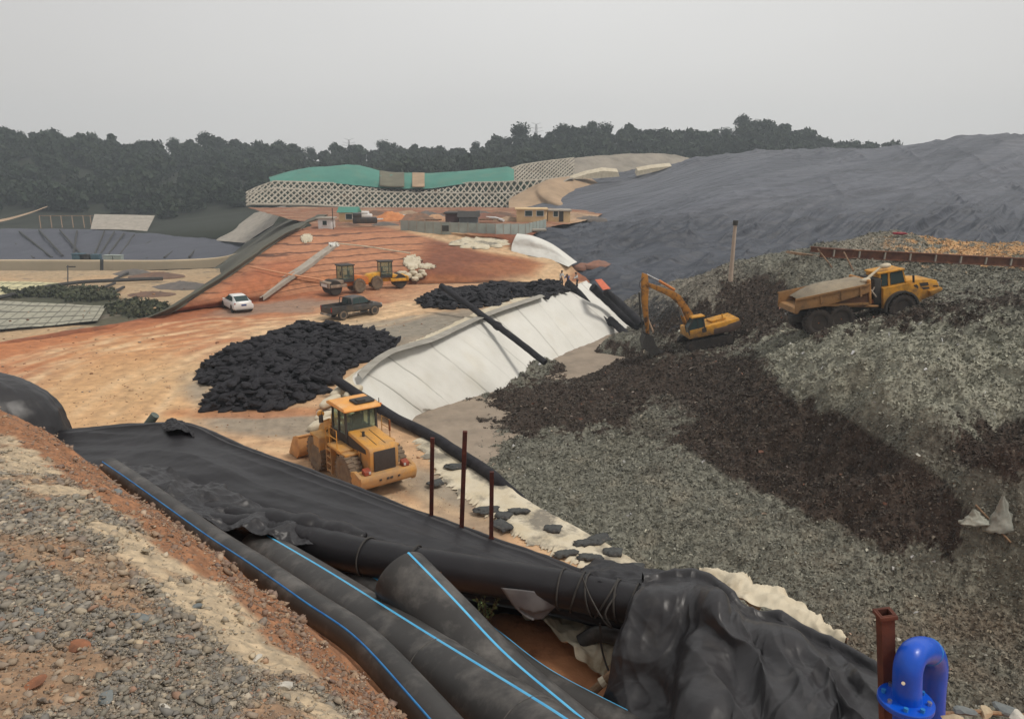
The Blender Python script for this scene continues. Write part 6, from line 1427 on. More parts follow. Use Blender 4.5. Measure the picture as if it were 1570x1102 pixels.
o = bpy.data.objects.new('red_bag', BAGS[0].copy()); COL.objects.link(o); o.data.materials[0] = mat('red plastic', srgb(150, 40, 52), srgb(120, 34, 44), 3, .6); o.location = onw(1378, 363) + Vector((0, -.2, .2)); tag(o, 'dark red bag on the far crest of the mound above the rusty beam', 'bag')
# plastic bag and stick on the right
b = onw(1535, 815)
tb = empty('plastic_bag', b, (0, 0, 0), 'grey translucent plastic bag crumpled upright on the waste near the right edge', 'bag')
U, V_ = np.meshgrid(np.linspace(0, 2*np.pi, 28), np.linspace(0, 1, 22)); prof = np.interp(V_, [0, .08, .3, .55, .75, 1], [.42, .5, .30, .16, .12, .02]); k = 1+.75*ridged(np.cos(U)*1.6, np.sin(U)*1.6, V_*2.2, 3)
A = np.stack([prof*k*np.cos(U)*1.0 - .12*V_, prof*k*np.sin(U)*.35, V_*1.35+.18*perlin(U*1.5, V_*3)], -1)
patch('bag_body', A, mat('grey plastic film', srgb(150, 150, 140), srgb(128, 130, 122), 3, .45, .3, 8, c3=srgb(104, 106, 98)), parent=tb)
A = A*np.array([.9, .9, .42]); A[..., 0] -= .95; A[..., 2] += .28; patch('bag_flap', A, M['concrete'] if 0 else mat('pale plastic film', srgb(160, 160, 148), srgb(132, 134, 124), 3, .5, .3, 8), parent=tb)
tag(MB().tube([onw(1495, 788) + Vector((0, 0, .35)), onw(1550, 838) + Vector((0, 0, .15))], .035, 6).build('pale_stick', M['wood'], None), 'pale thin stick lying beside the grey plastic bag', 'stick')
# scrap timber and pipes by the excavator and truck
for i, (a, b_, c, d, r, l) in enumerate(((991, 492, 1003, 512, .09, 'tan pole propped beside the excavator bucket'), (1292, 402, 1308, 418, .07, 'broken pale stick standing behind the truck body'), (1252, 395, 1275, 412, .06, 'grey branch lying left of the truck below the beam'))):
    tag(MB().tube([onw(a, b_) + Vector((0, 0, .7)), onw(c, d) + Vector((0, 0, .1))], r, 6).build('scrap_pole', M['wood'], None), l, 'pole')

# ---- pinkish soil lying on the membrane behind the workers
for i, (a, b_, s_, l) in enumerate(((893, 409, 1.0, 'pinkish soil heap on the membrane behind the workers, left one'), (918, 407, 1.3, 'larger pinkish soil heap on the membrane behind the workers, right one'))):
    o = heap('soil_heap', a, b_, 0, 1.1*s_, .5*s_, M['pinksoil'], l, 'heap', 20+i, base=onm(a, b_))
# ---- people
def limb_skin(name, verts, edges, radii, m_, parent, sub=2):
    me = bpy.data.meshes.new(name); me.from_pydata(verts, edges, []); o = bpy.data.objects.new(name, me); COL.objects.link(o)
    sk = o.modifiers.new('skin', 'SKIN'); sv_ = me.skin_vertices[0].data if me.skin_vertices else None
    if sv_ is None: me.skin_vertices.new() if hasattr(me.skin_vertices, 'new') else None
    sv_ = me.skin_vertices[0].data
    for i, r in enumerate(radii): sv_[i].radius = r if isinstance(r, tuple) else (r, r)
    sv_[0].use_root = True
    ss = o.modifiers.new('sub', 'SUBSURF'); ss.levels = sub; ss.render_levels = sub
    dg = bpy.context.evaluated_depsgraph_get(); dg.update(); nm = bpy.data.meshes.new_from_object(o.evaluated_get(dg)); nm.materials.clear(); nm.materials.append(m_); nm.shade_smooth(); nm.name = name
    bpy.data.objects.remove(o); bpy.data.meshes.remove(me)
    q = bpy.data.objects.new(name, nm); COL.objects.link(q); q.parent = parent; return q
M['skin'] = mat('skin', srgb(176, 128, 98), srgb(160, 112, 86), 5, .7)
def person(loc, rz, bend, label, shirt, trousers, hatm, arms):
    """bend: forward lean of the trunk in degrees; arms: (shoulder angle, elbow angle) pairs"""
    t = empty('person', loc, (0, 0, rz), label, 'person', 'workers on the crest of the cell')
    b = R(bend); hipz = .90 - .10*math.sin(b); T = lambda d, x=0: Vector((math.sin(b)*d + x*math.cos(b), 0, hipz + math.cos(b)*d - x*math.sin(b)))
    pel = Vector((0, 0, hipz)); ch = T(.30, .02); ne = T(.53); hd = T(.60, .03); tp = T(.76, .04)
    V = [pel, T(.12), ch, T(.47), ne, hd, tp]; E = [(i, i+1) for i in range(6)]; Rr = [(.13, .10), (.12, .09), (.15, .10), (.14, .09), .055, .085, .075]
    for s, (sa, ea) in zip((1, -1), arms):
        i0 = len(V); sh = T(.47) + Vector((0, s*.18, 0)); a1 = R(sa); el = sh + Vector((math.sin(a1)*.28, s*.05, -math.cos(a1)*.28)); a2 = R(sa+ea); wr = el + Vector((math.sin(a2)*.25, -s*.02, -math.cos(a2)*.25)); ha = wr + Vector((math.sin(a2)*.14, 0, -math.cos(a2)*.14))
        V += [sh, el, wr, ha]; E += [(3, i0), (i0, i0+1), (i0+1, i0+2), (i0+2, i0+3)]; Rr += [.062, .045, .034, .038]
    legs = []
    for s, st_ in ((1, .12), (-1, -.10)):
        i0 = len(V); hp = pel + Vector((0, s*.09, -.04)); kn = Vector((st_*.7+.04, s*.10, .48)); an = Vector((st_, s*.11, .09)); to = Vector((st_+.16, s*.12, .04))
        V += [hp, kn, an, to]; E += [(0, i0), (i0, i0+1), (i0+1, i0+2), (i0+2, i0+3)]; Rr += [.085, .06, .042, .045]; legs.append(i0)
    body = limb_skin('body', V, E, Rr, M['skin'], t)
    up = lambda r, k: tuple(x+k for x in r) if isinstance(r, tuple) else r+k
    idx = [1, 2, 3, 7, 8, 9, 11, 12, 13]; mp_ = {j: i for i, j in enumerate(idx)}
    limb_skin('shirt', [V[j] for j in idx], [(mp_[a], mp_[b_]) for a, b_ in E if a in mp_ and b_ in mp_], [up(Rr[j], .018) for j in idx], shirt, body)
    idx = [1, 0, legs[0], legs[0]+1, legs[0]+2, legs[1], legs[1]+1, legs[1]+2]; mp_ = {j: i for i, j in enumerate(idx)}
    limb_skin('trousers', [V[j] for j in idx], [(mp_[a], mp_[b_]) for a, b_ in E if a in mp_ and b_ in mp_], [up(Rr[j], .02) for j in idx], trousers, body)
    mb = MB(); mb.ball(hd.lerp(tp, .75), .125, 14, (1, .9, .8)); mb.ball(hd.lerp(tp, .55)+Vector((.03, 0, 0)), .15, 14, (1, .95, .18)); mb.build('hard_hat' if hatm else 'hair', hatm or M['dark'], body)
    mb = MB(); f_ = hd + Vector((math.cos(b)*.085, 0, -math.sin(b)*.085))
    mb.ball(f_ + Vector((.01, 0, 0)), .018, 8); mb.build('nose', M['skin'], body)
    return t
navy = mat('dark work trousers', (.02, .022, .03), (.03, .03, .035), 4, .9); wsh = mat('pale shirt', srgb(210, 210, 206), srgb(190, 190, 186), 4, .9); bsh = mat('blue overall', srgb(26, 84, 150), srgb(22, 70, 130), 4, .9)
yel = mat('yellow hat', srgb(220, 170, 50), srgb(210, 160, 40), 3, .5)
def ground_pt(px, py): p = P(px, py, z=.12); return p
person(ground_pt(860, 438), R(-40), 6, 'worker in a pale shirt and dark trousers, leftmost of the three on the crest', wsh, navy, None, ((25, 30), (-5, 25)))
person(ground_pt(871, 440), R(-110), 38, 'worker in blue overalls bending over between the other two', bsh, bsh, None, ((70, 25), (55, 30)))
person(ground_pt(885, 441), R(200), 12, 'worker in a white shirt, rightmost of the three by the pipes', wsh, navy, None, ((40, 40), (20, 30)))

# ---- loose shreds over the waste surface
def shreds(n, seed, pxr, pyr, size, cols, lift=.02):
    g = np.random.default_rng(seed); m = (_wp[0] > pxr[0]) & (_wp[0] < pxr[1]) & (_wp[1] > pyr[0]) & (_wp[1] < pyr[1]); idx = np.nonzero(m)[0]; pw_ = _war[idx]; pw_ = pw_/pw_.sum()
    pk_ = g.choice(idx, n, p=pw_); c = _wf[pk_] + _wdv[pk_]*g.uniform(-.5, .5, (n, 1)) + _wdu[pk_]*g.uniform(-.5, .5, (n, 1))
    a = g.normal(size=(n, 3)); a[:, 2] *= .45; a /= np.linalg.norm(a, axis=1)[:, None]; b = np.cross(a, g.normal(size=(n, 3))); b /= np.linalg.norm(b, axis=1)[:, None]
    dist = np.linalg.norm(c - [0, 0, CAMZ], axis=1)
    s = size*(.5+g.random(n)**2*1.8)*np.clip(dist/30, .6, 1.6); w_ = s*(.15+.5*g.random(n)); c[:, 2] += lift + s*.25
    bend = np.cross(a, b)*(s*g.normal(size=n)*.5)[:, None]
    q = [c - a*s[:, None] - b*w_[:, None] - bend*.3, c + b*0 - b*w_[:, None]*1.1 + bend, c + a*s[:, None] - b*w_[:, None]*.6, c + a*s[:, None]*.9 + b*w_[:, None]*.6, c + b*w_[:, None] + bend, c - a*s[:, None] + b*w_[:, None]*.7]
    V = np.stack(q, 1).reshape(-1, 3); i = np.arange(n)[:, None]*6; F_ = np.concatenate([i+[[0, 1, 4, 5]], i+[[1, 2, 3, 4]]])
    C = np.array(cols)[g.integers(len(cols), size=n)]*(.6+.8*g.random((n, 1))); 
    base = wastecol(c[:, 0][None], c[:, 1][None], c[:, 2][None])[0]
    C = np.clip(base*(.75+.7*g.random((n, 1))**1.5) + C*.10, .008, .7); C = np.repeat(C, 6, 0)
    return V, F_, C
pal = [srgb(150, 148, 136), srgb(120, 118, 108), srgb(168, 160, 140), srgb(96, 92, 84), srgb(136, 140, 130), srgb(70, 62, 56)]
M['scrap'] = mat('plastic shreds', (1.1, 1.1, 1.1), (.85, .85, .85), 4, .8, attr=True)
V1, F1, C1 = shreds(190000, 1, (700, 1640), (345, 1160), .034, pal); V2, F2, C2 = shreds(1500, 2, (780, 1640), (430, 1160), .045, [srgb(220, 214, 200), srgb(205, 185, 160), srgb(190, 200, 205), srgb(200, 120, 90)])
C2 = np.clip(C2*2.2, 0, .5); me = npmesh('waste_shreds', np.concatenate([V1, V2]), np.concatenate([F1, F2+len(V1)]), np.concatenate([C1, C2]))
o = mk('waste_shreds', me, M['scrap'], None, False); tag(o, 'shredded plastic fibres and scraps matted over the waste surface', 'litter', None, 'stuff')
# ================================================================== FOREGROUND
def PP(l): return [P(a, b, y=c) for a, b, c in l]
# pipe axes
AX1 = PP([(168,716,9.5),(205,741,8.8),(260,780,8.0),(330,830,7.1),(400,876,6.25),(480,932,5.5),(560,988,4.9),(660,1096,3.98),(740,1190,3.4)])
AX2 = PP([(396,846,8.2),(480,900,7.05),(560,955,6.05),(667,1030,5.05),(801,1124,4.05),(900,1200,3.4)])
AX3 = PP([(614,884,6.2),(690,965,5.7),(766,1048,5.2),(860,1132,4.7),(950,1210,4.3)])
AX4 = PP([(640,915,8.0),(740,985,7.1),(830,1056,6.3),(980,1140,5.4),(1080,1200,4.9)])
# ---- soil of the embankment
sc = []
for ax, r in ((AX1, .15), (AX2, .25), (AX3, .28), (AX4, .2)):
    for p in ax: sc.append(p - Vector((0, 0, r+.05)))
sc += PP([(870,1010,7.0),(930,1060,6.5),(800,960,7.5),(960,1000,7.2),(745,930,8.2),(900,960,7.8)])
sc += [Vector(q) for q in ((-12,14,7.3),(-7,13.5,7.0),(-3,12.5,6.8),(0,11.2,6.3),(3,10,5.8),(-12,22,1.8),(-14,28,-.3),(-5,21,1.2),(-4,26,-.4),(0,18,1.2),(2,22,-.5),(5,14,1.2),(7,17,-.8),(1.9,3,9.35),(3.5,6,6.6),(6,10,2.6),(9,15,-2.2),(12,18,-4.6),(4,2,9.3),(8,5,6.2),(14,10,1.8),(18,14,-3),(3,7.6,6.6),(-3,0,10.6),(-9,9,8.2),(-12,10,8.0),(-1,1,10.3),(0.6,2.2,9.5),(16,3,6),(2.3,4.4,7.7),(1.6,5.5,7.4))]
sf = tps(sc)
X, Y = np.meshgrid(np.linspace(-15, 17, 400), np.concatenate([np.linspace(.2, 10, 260), np.linspace(10.1, 27, 120)]))
Z = sf(X, Y) + .08*fbm(X*1.1, Y*1.1) + .03*fbm(X*5, Y*5, 1)
M['redsoil'] = mat('red clay soil', srgb(196, 140, 100), srgb(176, 120, 86), 1.5, .95, .7, 9, c3=srgb(140, 98, 72), sc3=3, bdist=.04, ramp3=(.55, .7))
tag(patch('embankment_soil', np.stack([X, Y, Z], -1), M['redsoil']), 'red clay body of the embankment under the pipes', None, None, 'structure')
# ---- gravel shoulder
E0 = [(-420,470,19),(-160,555,13.2),(-60,590,11),(0,615,9.6),(60,640,8.6),(120,685,7.6),(180,728,6.8),(240,772,6.0),(300,812,5.4),(370,862,4.7),(430,905,4.25),(490,960,3.7),(540,1003,3.35),(590,1055,2.95),(640,1102,2.65),(700,1170,2.3),(790,1300,1.8)]
E = PP(E0)
mc = E + PP([(0,1102,1.9),(0,850,3.3),(0,720,5.4),(150,760,4.8),(300,1000,2.85),(400,1102,2.1),(150,950,2.65),(-200,800,4.5),(-200,650,8.2)]) + [Vector((-4, 0, 11.0)), Vector((-8, 4, 10.8)), Vector((-1, 0, 10.95)), Vector((-10, 9, 10.4)), Vector((-14, 14, 9.8))]
mf = tps(mc)
Er = np.array([list(e) for e in E]); Er = cr_resample(Er[:, None], 620)[:, 0]
tt = np.concatenate([[-.10, -.06, -.03], np.linspace(0, 1, 260)**1.5]); A = np.zeros((620, len(tt), 3))
dirv = np.array([-7.2, -2.0, 0])
jx = .16*fbm(np.arange(620)*.03, 1.7) + .09*perlin(np.arange(620)*.16, 3.1) + .03*perlin(np.arange(620)*.6, 3.1)
for j, t_ in enumerate(tt):
    A[:, j] = Er + dirv*t_; A[:, j, 0] += jx*(1-min(1, max(t_, 0)*4))
x, y = A[..., 0], A[..., 1]; A[..., 2] = mf(x, y)
T_ = tt[None, :]*np.ones((620, 1))
A[..., 2] += (.07*fbm(x*1.4, y*1.4, 1) + .045*fbm(x*5, y*5, 2, 3) + .022*ridged(x*11, y*11, 4, 2))*sst(-.1, .01, T_)
A[..., 2] -= np.where(T_ < 0, -T_*12 + 0, 0) + .22*(1-sst(0, .06, T_))*(T_ >= 0)*.6
A[:, :3, 0] -= np.array([.22, .12, .04])[None, :]*(-1)
CM = A
def gravelcol(x, y, z):
    px, py = proj(x, y, z); n1 = fbm(x*.8, y*.8, 1); n2 = fbm(x*2.6, y*2.6, 2, 4); n3 = fbm(x*9, y*9, 3, 3)
    ex = np.interp(py, [q[1] for q in E0], [q[0] for q in E0]); d = (ex - px)*.62 + 26*n2 + 22*n1      # distance back from the lip, on the photograph's ruler
    c = np.broadcast_to(np.array(srgb(140, 130, 116)), x.shape+(3,)).copy()
    c = mixc(c, .6*sst(-.1, .4, n2), np.array(srgb(118, 112, 104)))
    c = mixc(c, .85*sst(.02, .14, fbm(x*1.3+4, y*1.3, 9, 4)), np.array(srgb(152, 124, 98)))
    be = sst(45, 60, d)*(1-sst(92, 118, d))*sst(-.12, .05, fbm(x*1.0, y*1.0, 7, 4)+.08)
    be = np.maximum(be, sst(.20, .28, fbm(x*1.3+9, y*1.3, 12, 3))*.8*sst(60, 80, d)*(1-sst(150, 200, d)))
    c = mixc(c, 1-sst(48, 68, d), np.array(srgb(148, 108, 80)))
    c = mixc(c, be*.95, np.array(srgb(182, 166, 140)))
    gravelcol.be = be; gravelcol.d = d
    return np.clip(c*(1+.25*n3)[..., None], .01, .7)
tag(patch('gravel_bank', A, M['gravelground'], gravelcol), 'stony shoulder of the embankment, grey gravel with cream and red earth', None, None, 'structure')
gravelcol(A[..., 0], A[..., 1], A[..., 2]); BE, DD = gravelcol.be.copy(), gravelcol.d.copy()
# stones
g = np.random.default_rng(3)
ico = bmesh.new(); bmesh.ops.create_icosphere(ico, subdivisions=1, radius=1); iv = np.array([v.co[:] for v in ico.verts]); ifc = np.array([[v.index for v in f.verts] for f in ico.faces]); ico.free()
ns = 75000; gx, gy = proj(A[..., 0], A[..., 1], A[..., 2]); vis = (gx > -60) & (gy < 1180) & (T_ > -.01)
cand = np.nonzero(vis.ravel())[0]; P0 = A.reshape(-1, 3)
# area weights so that stones lie evenly on the ground
ar = np.linalg.norm(np.cross(np.gradient(A, axis=0), np.gradient(A, axis=1)), axis=2).ravel()
dist = np.linalg.norm(P0 - [0, 0, CAMZ], axis=1)
_pn = fbm(P0[cand][:, 0]*1.3+4, P0[cand][:, 1]*1.3, 9, 4); wgt = ar[cand]*(1-.85*sst(.02, .16, _pn))*np.where(BE.ravel()[cand] > .5, .06, 1)*np.where(DD.ravel()[cand] < 55, .14, 1)*(1/np.clip(dist[cand], 2, 12)**1.3); wgt /= wgt.sum()
pick = g.choice(cand, ns, p=wgt); c = P0[pick] + g.normal(size=(ns, 3))*[.015, .015, 0]
s = .0032*(1 + g.pareto(2.1, ns)); s = np.minimum(s, .024)*np.clip(dist[pick]/3.2, .8, 1.5)
sc3 = np.stack([s*(1+.5*g.random(ns)), s*(.7+.4*g.random(ns)), s*(.22+.35*g.random(ns))], 1)
ang_ = g.random(ns)*6.28; til = g.normal(size=ns)*.35
Vn = iv[None]*(1+.26*g.normal(size=(ns, len(iv), 1)).clip(-1.2, 1.2)) * sc3[:, None]
ca, sa = np.cos(til)[:, None], np.sin(til)[:, None]; Vn = np.stack([Vn[..., 0]*ca - Vn[..., 2]*sa, Vn[..., 1], Vn[..., 0]*sa + Vn[..., 2]*ca], -1)
ca, sa = np.cos(ang_)[:, None], np.sin(ang_)[:, None]; Vn = np.stack([Vn[..., 0]*ca - Vn[..., 1]*sa, Vn[..., 0]*sa + Vn[..., 1]*ca, Vn[..., 2]], -1)
Vn = Vn + c[:, None] + np.array([0, 0, 1])*(s*.15)[:, None, None]
Fn = (ifc[None] + np.arange(ns)[:, None, None]*len(iv)).reshape(-1, 3)
# faceted: clip each stone by a few planes
for _ in range(5):
    dq = g.normal(size=(ns, 1, 3)); dq /= np.linalg.norm(dq, axis=2)[..., None]; L_ = np.linalg.norm(Vn - Vn.mean(1, keepdims=True), axis=2).max(1)[:, None]
    rel_ = Vn - Vn.mean(1, keepdims=True); q_ = (rel_*dq).sum(2); ex_ = np.clip(q_ - .38*L_, 0, None); Vn = Vn - dq*ex_[..., None]
pal = np.array([srgb(116, 112, 104), srgb(98, 98, 95), srgb(132, 124, 110), srgb(84, 88, 90), srgb(148, 136, 116), srgb(108, 106, 96), srgb(136, 94, 70), srgb(170, 160, 142), srgb(92, 88, 80), srgb(126, 110, 92)])
_gc = gravelcol(c[:, 0][None], c[:, 1][None], c[:, 2][None])[0]
pc = _gc*.5 + .72*pal[g.choice(len(pal), ns, p=[.17, .15, .14, .11, .1, .1, .05, .05, .08, .05])]*(.75+.5*g.random((ns, 1)))
M['stone'] = mat('stones', (1.1, 1.1, 1.1), (.8, .8, .8), 30, .9, .5, 60, attr=True, bdist=.003)
me = npmesh('gravel', Vn.reshape(-1, 3), Fn, np.repeat(np.clip(pc, .01, .6), len(iv), 0)); o = mk('gravel', me, M['stone'], None, False)
tag(o, 'loose grey and tan angular gravel over the near shoulder', 'gravel', None, 'stuff')
def rock(px, py, s, col, label, flat=.45, seed=1):
    k = int(np.argmin((gx.ravel()-px)**2+(gy.ravel()-py)**2)); b = P0[k]; gg = np.random.default_rng(seed)
    bm = bmesh.new(); bmesh.ops.create_icosphere(bm, subdivisions=2, radius=1)
    dirs = gg.normal(size=(9, 3)); dirs /= np.linalg.norm(dirs, axis=1)[:, None]; cut = .55+.3*gg.random(9)
    for v in bm.verts:
        for d_, c_ in zip(dirs, cut):
            q = v.co.dot(Vector(d_))
            if q > c_: v.co -= Vector(d_)*(q-c_)
    for v in bm.verts: v.co = Vector((v.co.x*s*1.4, v.co.y*s, v.co.z*s*flat))
    me = bpy.data.meshes.new('rock'); bm.to_mesh(me); bm.free()
    o = bpy.data.objects.new('rock', me); COL.objects.link(o); me.materials.append(col); o.location = Vector(b) + Vector((0, 0, s*flat*.4)); o.rotation_euler = (gg.normal()*.15, gg.normal()*.15, gg.random()*6.28)
    return tag(o, label, 'rock', 'larger rocks on the gravel shoulder')
gs, ts, rs_, ps = mat('grey rock', srgb(120, 124, 122), srgb(96, 102, 104), 14, .9, .5, 40, bdist=.004), mat('tan rock', srgb(186, 168, 140), srgb(160, 142, 116), 14, .9, .5, 40, bdist=.004), mat('rust rock', srgb(150, 100, 72), srgb(112, 78, 60), 14, .9, .5, 40, bdist=.004), mat('pale rock', srgb(196, 190, 178), srgb(160, 158, 150), 14, .9, .5, 40, bdist=.004)
for i, q in enumerate(((120,995,.075,rs_,'large rust orange rock at the lower left of the gravel'),(210,952,.085,gs,'flat grey slab rock in the middle of the gravel'),(250,1085,.05,ps,'white quartz like rock on the bottom edge of the gravel'),(435,1055,.07,ps,'pale grey rock near the red earth at the lower right of the gravel'),(20,752,.07,ts,'cream rock at the far left edge of the gravel'),(60,1050,.055,rs_,'smaller rust rock right below the large rust orange one'),(340,740,.0,gs,''),(180,755,.08,gs,'dark grey rock on the red lip of the shoulder'),(330,1010,.05,gs,'blue grey rock right of the flat grey slab'),(120,860,.05,ts,'tan rock just below the cream earth patch on the left'),(215,985,.045,ts,'small tan rock below the flat grey slab'),(60,940,.045,gs,'small dark rock at the left below the cream patch'),(300,930,.05,gs,'grey rock beside the cream earth band'),(395,1010,.04,ps,'small pale rock on the cream band near the pipes'),(160,1070,.05,gs,'grey rock at the bottom left of the white quartz like rock'))):
    if q[2] > 0: rock(q[0], q[1], q[2]*.55, *q[3:], seed=i)

# ---- near pipes with blue stripes
def plastic_pipe(ax, r, stripes, label, m_=M['hdpe'], n=60, closed_end=False, smat='stripe', sw=.022):
    sp = spline(ax, n); t = empty('plastic_pipe', sp[0], (0, 0, 0), label, 'pipe', 'large plastic pipes on the embankment'); o0 = sp[0]
    frames = []
    for i, p in enumerate(sp):
        d = (sp[min(i+1, n-1)]-sp[max(i-1, 0)]).normalized(); a = d.cross(Vector((0, 0, 1))).normalized(); b = a.cross(d).normalized(); frames.append((p-o0, a, b, d))
    K = 40; V = []; 
    prof = [(0, r*.86, .12), (0, r*.88, .0), (0, r*.98, -.004), (0, r, .01)]
    rings = []
    p, a, b, d = frames[0]
    for (ii, rad, off) in prof: rings.append((p + d*off, a, b, rad))
    for p, a, b, d in frames[1:]: rings.append((p, a, b, r))
    for p, a, b, rad in rings:
        for k in range(K): th = 2*math.pi*k/K; V.append(p + (a*math.cos(th)+b*math.sin(th))*rad)
    Ff = [(i*K+k, i*K+(k+1) % K, (i+1)*K+(k+1) % K, (i+1)*K+k) for i in range(len(rings)-1) for k in range(K)]
    me = npmesh('pipe_wall', [tuple(v) for v in V], Ff); mk('pipe_wall', me, m_, t, True, 50)
    # inner wall a little way in
    for phi in stripes:
        V, Ff = [], []
        for i, (p, a, b, d) in enumerate(frames):
            for k in (-1, -.5, .5, 1): th = R(phi) + k*sw/r/2*2; rad = r + (.0035 if abs(k) < 1 else -.002); V.append(p + (a*math.cos(th)+b*math.sin(th))*rad)
        for i in range(n-1):
            for k in range(3): Ff.append((i*4+k, i*4+k+1, (i+1)*4+k+1, (i+1)*4+k))
        me = npmesh('blue_stripe', [tuple(v) for v in V], Ff); mk('blue_stripe', me, M[smat], t, True, None)
    return t
plastic_pipe(AX1, .128, (52,), 'slimmest striped pipe lying along the foot of the gravel shoulder', smat='stripe2', sw=.009)
plastic_pipe(AX2, .268, (98,), 'thick black pipe with bright blue stripe, second from the gravel, scuffed near end', sw=.014)
plastic_pipe(AX3, .28, (98,), 'thick black pipe with its cut round end lying on top of the others', sw=.014)
plastic_pipe(AX4, .20, (128,), 'black striped pipe lowest beneath the cut end pipe beside the red soil', sw=.013)
plastic_pipe(PP([(388,830,9.2),(470,850,8.6),(560,895,7.7),(600,920,7.3)]), .13, (100,), 'small black pipe with a pale stripe behind the thick striped pipe', sw=.02)
# scuffs: worn pale weld ring on the second pipe
for (k0, lab) in ((.60, 'scuffed weld ring'), (.82, 'scuffed weld ring')):
    sp = spline(AX2, 100); i = int(k0*100); d = (sp[i+1]-sp[i-1]).normalized(); root = [o for o in bpy.data.objects if o.name.startswith('plastic_pipe') and 'second from the gravel' in o.get('label', '')][0]
    a = d.cross(Vector((0, 0, 1))).normalized(); b = a.cross(d).normalized(); pts = [sp[i]-sp[0] + (a*math.cos(t_)+b*math.sin(t_))*.2675 for t_ in np.linspace(-.3, 3.3, 30)]
    MB().tube(pts, .006, 6).build('weld_bead', mat('scuffed plastic', (.12, .11, .10), (.05, .05, .05), 20, .7), root)

# ---- black liner over the berm
def sheet(name, rows, nv, nu, m_, label, cat='sheet', fold=.05, ff=(1.2, .5), fine=.012, seed=0, solid=0.0, fn=None, group=None):
    A = loft_pts([PP(r) if isinstance(r[0], tuple) and len(r[0]) == 3 and not isinstance(r[0], Vector) else r for r in rows], nv, nu)
    N_ = grid_normals(A); x, y, z = A[..., 0], A[..., 1], A[..., 2]
    U, V_ = np.meshgrid(np.linspace(0, 1, nu), np.linspace(0, 1, nv))
    d = fold*ridged(x*ff[0]+seed, y*ff[1]+z*.4, 1+seed, 2) + fine*fbm(x*6, y*6, z*6) + fine*1.2*ridged(x*3.1, y*3.1, z*3, 2)
    if fn is not None: d = d + fn(U, V_, x, y, z)
    A = A + N_*d[..., None]
    return tag(patch(name, A, m_, solid=solid), label, cat, group)
Ttop = [(40,668,12.5),(110,662,12.2),(200,656,12.3),(280,654,12.0),(340,678,11.5),(400,701,11.0),(520,747,10.2),(640,791,9.7),(760,835,9.2),(860,872,8.8),(960,908,8.4),(1040,935,8.1)]
rows = [[P(*q[:2], y=q[2]) + Vector((.2, 1.6, -2.2)) for q in Ttop], [P(*q[:2], y=q[2]) + Vector((.05, .35, -.22)) for q in Ttop], Ttop, [(a, b+9, c-.32) for a, b, c in Ttop],
        [(40,700,11.4),(120,700,11.1),(200,702,10.8),(280,705,10.5),(340,730,10.0),(400,758,9.6),(520,792,9.1),(640,826,8.7),(760,860,8.35),(860,888,8.1),(960,925,7.8),(1040,955,7.5)],
        [(40,745,9.9),(110,745,9.7),(170,745,9.6),(230,760,9.3),(290,782,9.0),(370,810,8.6),(500,840,8.2),(620,868,7.9),(740,893,7.65),(850,912,7.45),(950,938,7.2),(1030,965,7.0)],
        [(60,790,9.1),(120,790,9.0),(190,790,8.9),(240,800,8.7),(300,822,8.4),(390,850,8.1),(510,880,7.8),(630,905,7.6),(750,930,7.4),(850,950,7.2),(950,975,7.0),(1020,1000,6.8)]]
sheet('berm_liner', rows, 200, 420, M['blacksheet'], 'wide smooth black liner draped over the berm between the embankment and the haul road', 'liner', .035, (.35, .9), .006,
      fn=lambda U, V_, x, y, z: .10*np.exp(-((V_-.37)/.03)**2)*0 + .05*ridged(x*.25+y*.5, V_*6, 3, 2)*(V_ > .35))
# black lump at the corner
sheet('torn_liner_edge', [[(250,652,12.1),(262,646,12.15),(275,649,12.1),(290,655,12.0)], [(252,657,11.9),(264,653,11.8),(278,655,11.8),(294,662,11.7)], [(254,664,11.6),(268,664,11.5),(284,666,11.5),(298,672,11.4)]], 24, 40, M['blacksheet'], 'ragged torn bump at the top corner of the berm liner', 'liner scrap', .05, (9, 7), .03)
tag(MB().tube(PP([(226,652,12.6),(238,636,12.6)]), .075, 12).build('pipe_stub', mat('grey green plastic', srgb(104, 112, 104), srgb(86, 94, 88), 4, .6), None), 'grey green pipe stub standing up behind the top of the berm liner', 'pipe')
# crumpled sheet and long rolled folds
sheet('crumpled_sheet', [[(150,726,10.0),(205,722,9.9),(250,730,9.7),(300,740,9.5),(340,752,9.3),(400,790,8.9),(450,806,8.6)], [(165,745,9.4),(215,740,9.2),(260,752,9.0),(305,765,8.9),(350,778,8.7),(410,800,8.5),(460,815,8.3)], [(185,765,8.9),(225,768,8.7),(265,780,8.5),(310,790,8.4),(360,805,8.2),(415,815,8.1),(470,830,8.0)], [(200,785,8.6),(240,790,8.4),(280,800,8.2),(320,812,8.1),(370,822,8.0),(430,832,7.9),(480,845,7.8)]], 130, 240, M['greysheet'], 'crumpled dusty black sheet bunched beside the slim pipe', 'sheet', .13, (1.6, 1.3), .035, seed=4)
def roll(pts, r, label, seed, ell=.6, m_='blacksheet'):
    sp = spline(PP(pts), 90); rr = [r*(1+.35*perlin(i*.09, seed)+.12*perlin(i*.4, seed)) * min(1, .35+i/12, .35+(89-i)/12) for i in range(90)]
    sp = [p + Vector((0, 0, .05*perlin(i*.1, seed+5))) for i, p in enumerate(sp)]
    return tag(MB().tube(sp, rr, 16, ell=ell).build('rolled_sheet', M[m_], None, ang=None), label, 'sheet', 'rolled folds of black sheet')
roll([(240,770,9.0),(330,783,8.7),(450,800,8.4),(560,822,8.1)], .16, 'upper long rolled fold of black sheet above the wrapped pipe', 1)
roll([(255,792,8.5),(330,796,8.3),(400,806,8.3),(450,812,8.2),(500,828,8.0)], .13, 'lower long rolled fold of black sheet beside the thick striped pipe', 2)
